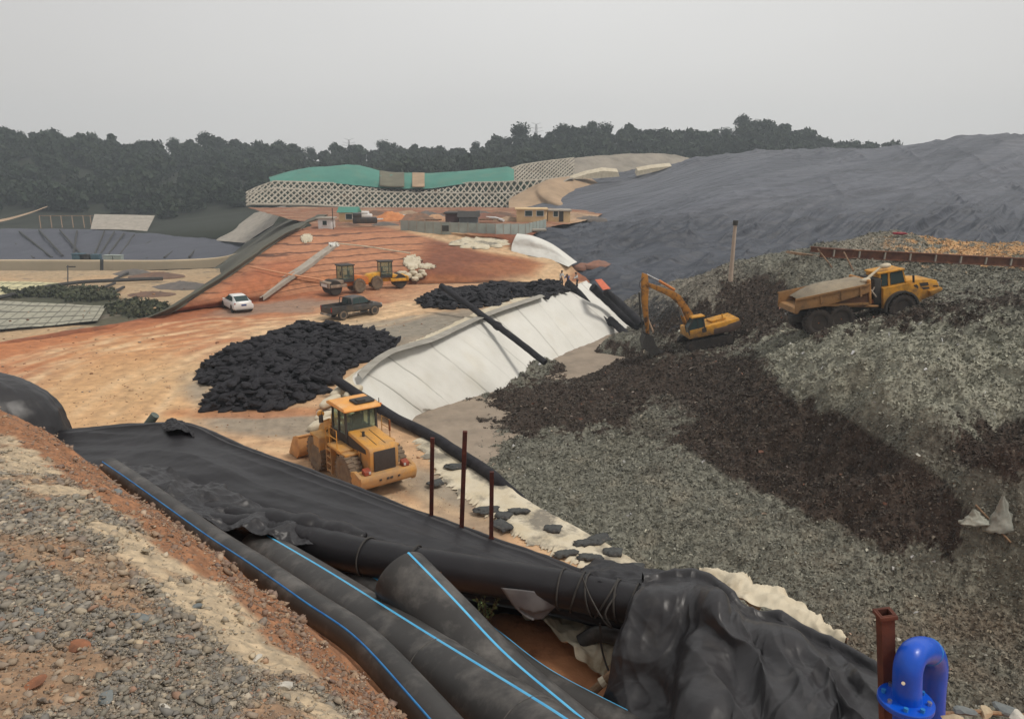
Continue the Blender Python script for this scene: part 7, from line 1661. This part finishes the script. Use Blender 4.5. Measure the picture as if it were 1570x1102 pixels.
roll([(330,806,8.6),(400,795,8.6),(450,806,8.5),(500,832,8.2),(545,868,7.9)], .05, 'thin dusty rope like fold lying on the back of the thick striped pipe', 3, 1.0, 'greysheet')
# wrapped pipe
AX5 = PP([(230,772,9.6),(330,796,8.9),(420,817,8.4),(560,853,7.8),(700,876,7.4),(880,906,7.0),(1010,936,6.65),(1090,958,6.4)])
sp = spline(AX5, 140); t5 = empty('wrapped_pipe', sp[0], (0, 0, 0), 'long pipe wrapped in black sheet, crossing above the cut end pipe and tied with cord', 'pipe')
MB().tube([p-sp[0] for p in sp], [.20*(1+.03*perlin(i*.2, 3)+(.05 if 52 < i < 68 else 0)) for i in range(140)], 28).build('pipe_wrap', M['blacksheet'], t5, ang=None)
def ringcord(i, r, n=30, tilt=.0):
    d = (sp[i+1]-sp[i-1]).normalized(); a = d.cross(Vector((0, 0, 1))).normalized(); b = a.cross(d).normalized(); return [sp[i]-sp[0] + (a*math.cos(t_)+b*math.sin(t_))*r + d*tilt*math.sin(t_) for t_ in np.linspace(0, 2*math.pi, n)]
MB().tube(ringcord(60, .222), .012, 6).build('wrap_seam', M['dark'], t5); MB().tube(ringcord(70, .220, tilt=.06), .012, 6).build('wrap_seam', M['dark'], t5)
for k, (i, tl_) in enumerate(((97, .0), (100, .05), (103, -.06), (106, .10), (109, -.03), (112, .04))):
    MB().tube(ringcord(i, .212, tilt=tl_), .011, 6).build('tie_cord', M['dark'], t5)
mb = MB(); mb.tube([Vector(p)-sp[0] for p in spline(PP([(893,885,6.8),(905,915,6.7),(925,950,6.6),(938,962,6.6),(928,940,6.6),(945,910,6.7)]), 30)], .010, 6); mb.build('tie_cord', M['dark'], t5)
MB().tube(spline(PP([(920,955,6.7),(922,990,6.7),(930,1020,6.6),(938,1035,6.5)]), 20), .012, 6).build('hanging_cord', M['dark'], t5).location = -sp[0]
# brown tape patch on the pipe wrap
mb = MB(); d = (sp[72]-sp[70]).normalized(); 
A = np.array([[list(sp[j] + (d.cross(Vector((0, 0, 1))).normalized()*math.cos(a_) + Vector((0, 0, 1))*math.sin(a_))*(.215+.008*perlin(j*.9, a_*3)) - sp[0]) for j in range(72, 79)] for a_ in np.linspace(R(-25), R(25), 8)])
o = patch('worn_patch', A, mat('worn brown patch', srgb(120, 92, 74), srgb(92, 74, 62), 9, .9), parent=t5)

# dark hollow and pieces below the wrapped pipe
sheet('hanging_sheet', [[(700,880,7.75),(760,890,7.6),(830,902,7.5),(900,915,7.35),(990,935,7.2)], [(690,930,7.9),(760,935,7.9),(830,945,7.8),(900,950,7.7),(985,965,7.4)], [(690,965,7.8),(760,965,7.9),(830,962,7.9),(900,958,7.8),(980,970,7.6)]], 60, 120, M['blacksheet'], 'black sheet hanging down behind the wrapped pipe into the hollow', 'sheet', .06, (2.5, 1), .02, seed=2)
sheet('grey_flap', [[(768,900,7.0),(815,905,6.95),(868,914,6.9)], [(788,928,6.95),(815,932,6.9),(850,932,6.9)], [(810,948,6.9),(820,950,6.9),(832,949,6.9)]], 20, 20, mat('grey sheet', srgb(100, 98, 98), srgb(84, 82, 84), 3, .7), 'small grey triangular flap hanging under the wrapped pipe', 'sheet', .01, (1, 1), .004, solid=.004)
sheet('cream_cloth', [[(800,946,7.4),(850,948,7.5),(900,955,7.5),(940,950,7.5),(985,940,7.5)], [(822,958,7.2),(870,970,7.2),(915,985,7.15),(950,985,7.1),(985,975,7.2)], [(860,985,6.95),(895,1000,6.95),(925,1010,6.9),(955,1008,6.9),(985,1000,7.0)], [(880,1015,6.75),(905,1035,6.7),(925,1042,6.7),(950,1035,6.7),(980,1025,6.8)]], 90, 110, M['beigecloth'], 'rumpled cream cloth on the red soil beside the hanging black sheet', 'cloth', .10, (2.8, 2.4), .03, seed=6)
tag(MB().tube(spline(PP([(890,985,7.0),(915,972,7.0),(950,978,6.9),(985,1000,6.8),(1010,1020,6.7)]), 24), .085, 14).build('bent_pipe', M['hdpe'], None), 'short bent grey black pipe lying in the cream cloth', 'pipe')
sp_ = spline(PP([(900,1068,6.15),(935,1036,6.2),(965,1010,6.2),(1000,985,6.2)]), 20)
st_ = empty('wooden_stick', sp_[0], (0, 0, 0), 'knotty wooden stick leaning on the black sheet above the red soil', 'stick')
MB().tube([p-sp_[0] for p in sp_], [.042*(1+.18*perlin(i*.7, 9)) for i in range(20)], 10).build('stick', M['wood'], st_)
for i in (4, 9): MB().tube([sp_[i]-sp_[0]+Vector((-.01, 0, 0)), sp_[i+1]-sp_[0]], .052, 10).build('tape', M['beigecloth'], st_)
# small plant
b = P(748, 952, y=7.2); pl = empty('weed_plant', b, (0, 0, 0), 'small leafy weed growing in the dark hollow under the wrapped pipe', 'plant')
gg = np.random.default_rng(8); stems = MB(); LV = []
for k in range(9):
    a = gg.random()*6.28; L_ = .22+.16*gg.random(); tip = Vector((math.cos(a)*.14, math.sin(a)*.10, L_)); pts = [Vector((0, 0, -.1)), tip*.5+Vector((0, 0, .03)), tip]; stems.tube(pts, .004, 5)
    for j in range(16):
        t_ = .2+.8*gg.random(); c_ = np.array(tip*t_) + gg.normal(size=3)*.018; d1 = gg.normal(size=3); d1 /= np.linalg.norm(d1); d2 = np.cross(d1, gg.normal(size=3)); d2 /= np.linalg.norm(d2); s_ = .016+.014*gg.random(); LV.append([c_-d1*s_, c_-d2*s_*.45, c_+d1*s_, c_+d2*s_*.45])
stems.build('stem', M['trunk'], pl); LV = np.array(LV).reshape(-1, 3); me = npmesh('leaves', LV, np.arange(len(LV)).reshape(-1, 4)); mk('leaves', me, mat('weed leaves', (.09, .14, .05), (.15, .17, .07), 20, .7), pl, False)

# ---- big black sheet at the right
topr = [(984,898,6.75),(1010,892,6.8),(1060,893,6.75),(1092,903,6.6),(1112,920,6.4),(1140,945,6.2),(1190,957,6.1),(1245,985,5.85),(1300,1012,5.55),(1350,1042,5.2),(1420,1090,4.8)]
rows = [[P(a, b, y=c) + Vector((.1, .9, -1.6)) for a, b, c in topr], [P(a, b, y=c) + Vector((.05, .22, -.10)) for a, b, c in topr], topr,
        [(979,925,6.6),(1012,920,6.5),(1058,925,6.4),(1094,930,6.2),(1118,955,6.0),(1150,975,5.85),(1195,985,5.75),(1245,1010,5.5),(1295,1035,5.3),(1340,1060,5.0),(1410,1110,4.6)],
        [(969,985,6.35),(1008,985,6.2),(1055,985,6.05),(1095,990,5.85),(1130,1015,5.6),(1165,1030,5.5),(1205,1040,5.35),(1250,1055,5.2),(1290,1070,5.05),(1335,1090,4.8),(1400,1140,4.4)],
        [(955,1055,6.1),(998,1058,5.9),(1045,1052,5.7),(1090,1055,5.4),(1135,1075,5.15),(1175,1090,5.0),(1215,1095,4.9),(1255,1105,4.8),(1290,1120,4.7),(1330,1140,4.5),(1390,1190,4.1)],
        [(948,1092,6.0),(985,1108,5.6),(1030,1110,5.3),(1080,1110,5.0),(1130,1130,4.8),(1170,1150,4.65),(1210,1160,4.5),(1250,1170,4.4),(1290,1180,4.3),(1320,1200,4.1),(1380,1250,3.8)],
        [(940,1130,5.9),(975,1150,5.4),(1020,1160,5.0),(1070,1170,4.7),(1120,1190,4.5),(1160,1210,4.3),(1200,1220,4.2),(1240,1230,4.1),(1280,1240,4.0),(1310,1260,3.9),(1370,1300,3.6)]]
sheet('draped_sheet', rows, 260, 360, M['greysheet'], 'large black sheet draped in heavy folds over the end of the wrapped pipe', 'sheet', .055, (2.4, .4), .010, seed=3,
      fn=lambda U, V_, x, y, z: (.09*np.sin(U*22+2.5*fbm(U*3, V_*2, 1)+V_*2)*np.exp(-((U-.2)/.22)**2)*sst(.28, .6, V_) + .20*np.clip(ridged(U*3.2-V_*1.6, V_*1.0, 4, 2), -.3, 1)*sst(.3, .5, V_) + .05*ridged(U*9+V_*3, V_*2.5, 6, 2)*sst(.3, .5, V_)))
sheet('draped_sheet', [[(886,884,7.3),(905,868,7.55),(945,862,7.6),(985,872,7.5),(1030,880,7.4),(1075,893,7.2),(1120,915,6.9)], [(888,890,7.05),(910,880,7.1),(950,878,7.15),(990,888,7.1),(1035,895,7.0),(1075,905,6.85),(1118,925,6.6)], [(892,898,6.9),(925,898,6.85),(960,900,6.8),(1000,905,6.75),(1040,905,6.7),(1080,915,6.6),(1115,935,6.4)]], 60, 140, M['blacksheet'], 'upper black sheet laid over the pipe between the tie cords and the draped sheet', 'sheet', .05, (1.6, 1.2), .02, seed=8, group='draped black sheets')
# cream torn cloth fringe
g2 = np.random.default_rng(4)
inner = [(1068,900,6.95),(1100,912,6.8),(1135,935,6.5),(1180,950,6.3),(1225,972,6.1),(1260,996,5.9),(1290,1015,5.7)]
sp1 = np.array([list(p) for p in spline(PP(inner), 200)])
outp = np.array([list(p) for p in spline(PP([(1072,893,7.3),(1110,900,7.3),(1150,905,7.2),(1195,925,7.0),(1240,958,6.6),(1272,985,6.2),(1296,1010,5.9)]), 200)])
k = np.arange(200); spk = .85 + .30*perlin(k*.045, 3) + .16*perlin(k*.13, 7) + .05*perlin(k*.5, 2)
U = np.linspace(0, 1, 26)[None, :, None]; A = sp1[:, None]*(1-U) + outp[:, None]*U*1.0
A = sp1[:, None] + (A - sp1[:, None])*(spk[:, None, None])*1.15
A[..., 2] += .10*ridged(A[..., 0]*2.2, A[..., 1]*2.2, 3, 3) + .05 + .10*np.sin(np.pi*U[..., 0])*(.4+spk[:, None])
tag(patch('torn_cloth', A, M['beigecloth']), 'cream torn cloth with spiky edges sticking out behind the draped black sheet', 'cloth')
sheet('grey_strip', [[(1035,876,7.6),(1070,885,7.5),(1105,905,7.2),(1120,918,7.0)], [(1050,890,7.2),(1080,898,7.1),(1105,915,6.9),(1116,924,6.8)]], 14, 40, mat('bluish grey strip', srgb(110, 116, 120), srgb(94, 100, 106), 3, .6), 'bluish grey sheet strip between the black sheet and the cream cloth', 'sheet', .02, (1, 1), .005, solid=.01)
sheet('cream_cloth', [[(1030,893,7.7),(1080,890,7.7),(1140,905,7.6),(1180,915,7.5)], [(1050,905,7.2),(1095,908,7.1),(1130,925,6.9),(1160,945,6.7)]], 40, 90, M['beigecloth'], 'cream cloth lying under the bluish grey strip', 'cloth', .06, (2, 2), .02, seed=12)

# ---- left black tarpaulin lump
c0 = P(12, 672, y=12.2); U, V_ = np.meshgrid(np.linspace(0, 2*np.pi, 120), np.linspace(0, 1, 60))
rad = np.sin(V_*np.pi/2)**.75; fold = .09*ridged(np.cos(U)*2.2, np.sin(U)*2.2, V_*.5, 2)*V_ + .05*np.sin(U*9+3*V_)*V_**2
hx_ = 1.12*(rad+fold*.6)*np.cos(U); hy_ = .9*(rad+fold*.6)*np.sin(U); hz_ = 1.32*np.cos(V_*np.pi/2)**.8 - .25*hx_*(1-V_) + fold*.2 - .1 - .5*V_**6
A = np.stack([hx_, hy_, hz_], -1) + .02*fbm(hx_*4, hy_*4, hz_*4)[..., None]; o = patch('covered_stack', A, M['greysheet']); o.location = c0 + Vector((-.15, 0, -.12)); tag(o, 'domed stack covered by a dusty black tarpaulin behind the gravel shoulder', 'covered stack')

# ---- rusty posts
def post(pts, r, label):
    a, b = pts; a, b = P(*a[:2], y=a[2]), P(*b[:2], y=b[2])
    t = MB(); d = (b-a); t.box((0, 0, d.length/2-.6), (r*2, r*2, d.length+1.2)); o = t.build('rusty_post', M['rust'], None); o.location = a; o.rotation_euler = d.to_track_quat('Z', 'Y').to_euler(); return tag(o, label, 'post', 'rusty posts behind the berm liner')
post(((661,818,9.75),(663,671,9.75)), .027, 'left rusty post behind the berm liner beside the loader rear')
post(((707,832,9.5),(713,661,9.5)), .03, 'tallest rusty post, the middle one behind the berm liner')
post(((753,848,9.3),(754,723,9.3)), .028, 'shortest rusty post, right one behind the berm liner')
tag(MB().tube(PP([(722,832,9.4),(757,824,9.3)]), .018, 6).build('rusty_bar', M['rust'], None), 'short rusty bar leaning against the shortest post', 'bar')
tag(MB().tube(PP([(683,845,9.0),(684,827,9.0)]), .008, 5).build('wire_stub', M['dark'], None), 'thin wire stub sticking out of the berm liner', 'wire')
pt = P(1357, 938, y=3.3); pb = P(1362, 1130, y=3.3); d = pt-pb; o = empty('rusty_box_post', pb, d.to_track_quat('Z', 'Y').to_euler(), 'near rusty box section post with a flared open top beside the blue pipe', 'post'); L_ = d.length
M['rustnear'] = mat('near rust', srgb(98, 56, 42), srgb(74, 42, 34), 10, .85, .5, 40, c3=srgb(122, 76, 56), sc3=6, bdist=.003)
mb = MB(); w_ = .029
for (cx, cy, sx_, sy_) in ((w_, 0, .006, 2*w_+.006), (-w_, 0, .006, 2*w_+.006), (0, w_, 2*w_-.006, .006), (0, -w_, 2*w_-.006, .006)): mb.box((cx, cy, L_/2-.5), (sx_, sy_, L_+1.0))
mb.build('tube', M['rustnear'], o)
mb = MB(); w2 = w_+.009
for (cx, cy, sx_, sy_) in ((w2, 0, .012, 2*w2+.012), (-w2, 0, .012, 2*w2+.012), (0, w2, 2*w2-.012, .012), (0, -w2, 2*w2-.012, .012)): mb.box((cx, cy, L_-.012), (sx_, sy_, .022), b=.003)
mb.build('collar', M['rustnear'], o)
# ---- blue pipe bend
bp = PP([(1391,1150,3.15),(1391,1085,3.15),(1391,1045,3.15),(1393,1020,3.16),(1401,1002,3.20),(1416,996,3.29),(1429,1003,3.38),(1433,1024,3.43),(1430,1060,3.44),(1428,1110,3.44),(1427,1170,3.44)])
sp = spline(bp, 70); bl = empty('blue_pipe_bend', sp[0], (0, 0, 0), 'glossy blue painted pipe bent over like a hook with a bolted flange', 'pipe')
MB().tube([p-sp[0] for p in sp[:41]], .066, 32).build('bend', M['blue'], bl, ang=60); MB().tube([p-sp[0] for p in sp[40:]], .0635, 32).build('outlet', M['blue'], bl, ang=60)
def disc(p, d, r, h, m_, nm, par, n=40):
    mb = MB(); mb.lathe([(.0001, 0), (r-.003, 0), (r, .004), (r, h-.004), (r-.003, h), (.0001, h)], (0, 0, 0), 'z', n); o_ = mb.build(nm, m_, par); o_.location = p; o_.rotation_euler = Vector(d).to_track_quat('Z', 'Y').to_euler(); return o_
fl = P(1388, 1078, y=3.15); fo = disc(fl-sp[0], (0, 0, 1), .128, .028, M['blue'], 'flange', bl)
for k in range(8):
    a = k*math.pi/4 + .3; mb = MB(); mb.cyl((math.cos(a)*.10, math.sin(a)*.10, .028), (math.cos(a)*.10, math.sin(a)*.10, .046), .011, n=6); mb.build('bolt', M['chrome'] if k % 3 == 0 else M['stripe2'], fo)
i = 38; disc(sp[i]-sp[0], sp[i+1]-sp[i-1], .069, .010, M['stripe2'], 'weld_ring', bl)
for (a, b, y_) in ((1385, 1047, 3.085), (1440, 1007, 3.325)):
    p = P(a, b, y=y_-.01); disc(p-sp[0], (Vector((0, 0, CAMZ))-p), .0085, .004, mat('white sticker', srgb(225, 215, 190), srgb(215, 205, 180), 30, .6), 'sticker', bl, 16)
# rubble by the blue pipe
for i, (a, b, y_, s, m_, l) in enumerate(((1478,1090,3.6,.05,gs,'dark grey stone at the foot of the blue pipe'),(1510,1092,3.7,.045,ts,'tan stone right of the blue pipe'),(1545,1088,3.8,.06,gs,'flat grey stone near the bottom right corner'),(1460,1100,3.3,.04,ts,'small tan stone touching the bottom edge beside the blue pipe'),(1562,1098,3.5,.05,ps,'pale stone in the bottom right corner'))):
    p = P(a, b, y=y_); gg = np.random.default_rng(50+i); bm = bmesh.new(); bmesh.ops.create_icosphere(bm, subdivisions=2, radius=1)
    dirs = gg.normal(size=(9, 3)); dirs /= np.linalg.norm(dirs, axis=1)[:, None]; cut = .5+.3*gg.random(9)
    for v in bm.verts:
        for d_, c_ in zip(dirs, cut):
            q = v.co.dot(Vector(d_))
            if q > c_: v.co -= Vector(d_)*(q-c_)
    for v in bm.verts: v.co = Vector((v.co.x*s*1.5, v.co.y*s, v.co.z*s*.5))
    me = bpy.data.meshes.new('rock'); bm.to_mesh(me); bm.free(); me.materials.append(m_); o = bpy.data.objects.new('rock', me); COL.objects.link(o); o.location = p; o.rotation_euler.z = i; tag(o, l, 'rock', 'stones beside the blue pipe')
tag(MB().tube(PP([(1440,1094,3.55),(1500,1090,3.7),(1580,1097,3.9)]), .012, 6).build('dry_stick', M['wood'], None), 'thin dry stick among the stones at the bottom right', 'stick')
# ---- haze
HX0, HX1, HY0, HY1, HZ0, HZ1 = -700, 700, -40, 625, -45, 60
hm = MB(); hm.box(((HX0+HX1)/2, (HY0+HY1)/2, (HZ0+HZ1)/2), (HX1-HX0, HY1-HY0, HZ1-HZ0))
m = bpy.data.materials.new('haze'); m.use_nodes = True; m.node_tree.nodes.clear()
ho = N(m.node_tree, 'ShaderNodeOutputMaterial'); pv = N(m.node_tree, 'ShaderNodeVolumePrincipled'); pv.inputs['Density'].default_value = .0007; pv.inputs['Color'].default_value = (.84, .93, 1.0, 1); pv.inputs['Anisotropy'].default_value = .2
m.node_tree.links.new(pv.outputs[0], ho.inputs['Volume'])
tag(hm.build('haze', m, None), 'thin pale haze hanging in the air over the whole site', None, None, 'stuff')
# ---- clods and pebbles on the plain
g = np.random.default_rng(77); n = 4500
u_ = g.uniform(0, 1, n); px_ = g.uniform(-100, 1000, n); py_ = 440 + 460*g.random(n)**.8
pts = np.array([list(P(a, b, z=0)) for a, b in zip(px_, py_)])
# keep those lying on the plain: inside the crest line
cw = np.array([[p.x, p.y] for p in crestW]); xr = np.interp(pts[:, 1], cw[::1, 1][np.argsort(cw[:, 1])], cw[:, 0][np.argsort(cw[:, 1])])
keep = (pts[:, 0] < xr - 1.2); pts = pts[keep]; n = len(pts)
near_d = np.linalg.norm(pts, axis=1); s = .018*(1+g.pareto(2.6, n)); s = np.minimum(s, .10)*np.clip(near_d/40, .7, 1.6)
V = iv[None]*(1+.25*g.normal(size=(n, len(iv), 1)).clip(-1, 1))*np.stack([s*1.2, s, s*.6], 1)[:, None]; V = V + pts[:, None]; V[..., 2] += (plainz(pts[:, 0], pts[:, 1])+s*.2)[:, None]
F_ = (ifc[None] + np.arange(n)[:, None, None]*len(iv)).reshape(-1, 3)
pc = np.array([srgb(150, 112, 80), srgb(176, 146, 112), srgb(120, 84, 62), srgb(130, 122, 110)])[g.integers(4, size=n)]*(.7+.6*g.random((n, 1)))
me = npmesh('clods', V.reshape(-1, 3), F_, np.repeat(np.clip(pc, .01, .6), len(iv), 0)); tag(mk('clods', me, M['stone'], None, False), 'small earth clods and pebbles strewn over the haul road plain', 'clods', None, 'stuff')
# ---- weeds on the basin floor
g = np.random.default_rng(9); cs, rs = [], []
for i in range(300):
    k = g.integers(5); cx, cy, rx, ry = ((70,452,55,4),(140,457,50,5),(208,474,42,8),(225,480,30,6),(110,450,60,4))[k]
    p = P(cx + rx*g.normal()*.45, min(486, cy + ry*g.normal()*.5), z=BZ); cs.append((p.x, p.y, BZ+.5)); rs.append(.5+1.1*g.random())
V, Fc = leaf_cloud(cs, rs, 26, .34, 8, .55); me = npmesh('weeds', V, Fc); me.materials.append(mat('weed foliage', (.045, .055, .025), (.075, .075, .04), .3, .9))
o = bpy.data.objects.new('weeds', me); COL.objects.link(o); tag(o, 'dark green weeds and scrub patches on the basin floor', 'weeds', None, 'stuff')
for i, (a, b, r_, h_, l) in enumerate(((205, 420, 3, 1.0, 'dark heap on the basin floor under the cream wall'), (240, 424, 4, .9, 'low tan heap on the basin floor near the wall, the wider one'), (150, 452, 3, .8, 'pale heap beside the weeds in the basin'), (280, 440, 4, 1.0, 'brown heap at the right side of the basin floor'), (232, 452, 3, .6, 'pale blue grey scrap heap in the right of the basin'))):
    p = P(a, b, z=BZ); heap('rubble_heap', a, b, 0, r_, h_, rub[(i+2) % 3], l, 'heap', 60+i, 'heaps on the basin floor', base=p)
for i, (a, b, c, d) in enumerate(((176, 428, 196, 418), (150, 445, 176, 434), (168, 451, 190, 440))):
    tag(MB().tube([P(a, b, z=BZ+.5), P(c, d, z=BZ+.5)], .25, 6).build('scrap_beam', M['dark'], None), ['dark beam lying uppermost among the basin scrap', 'dark beam lying lowest left among the basin scrap', 'dark beam lying right of the weeds among the basin scrap'][i], 'beam', 'scrap beams in the basin')
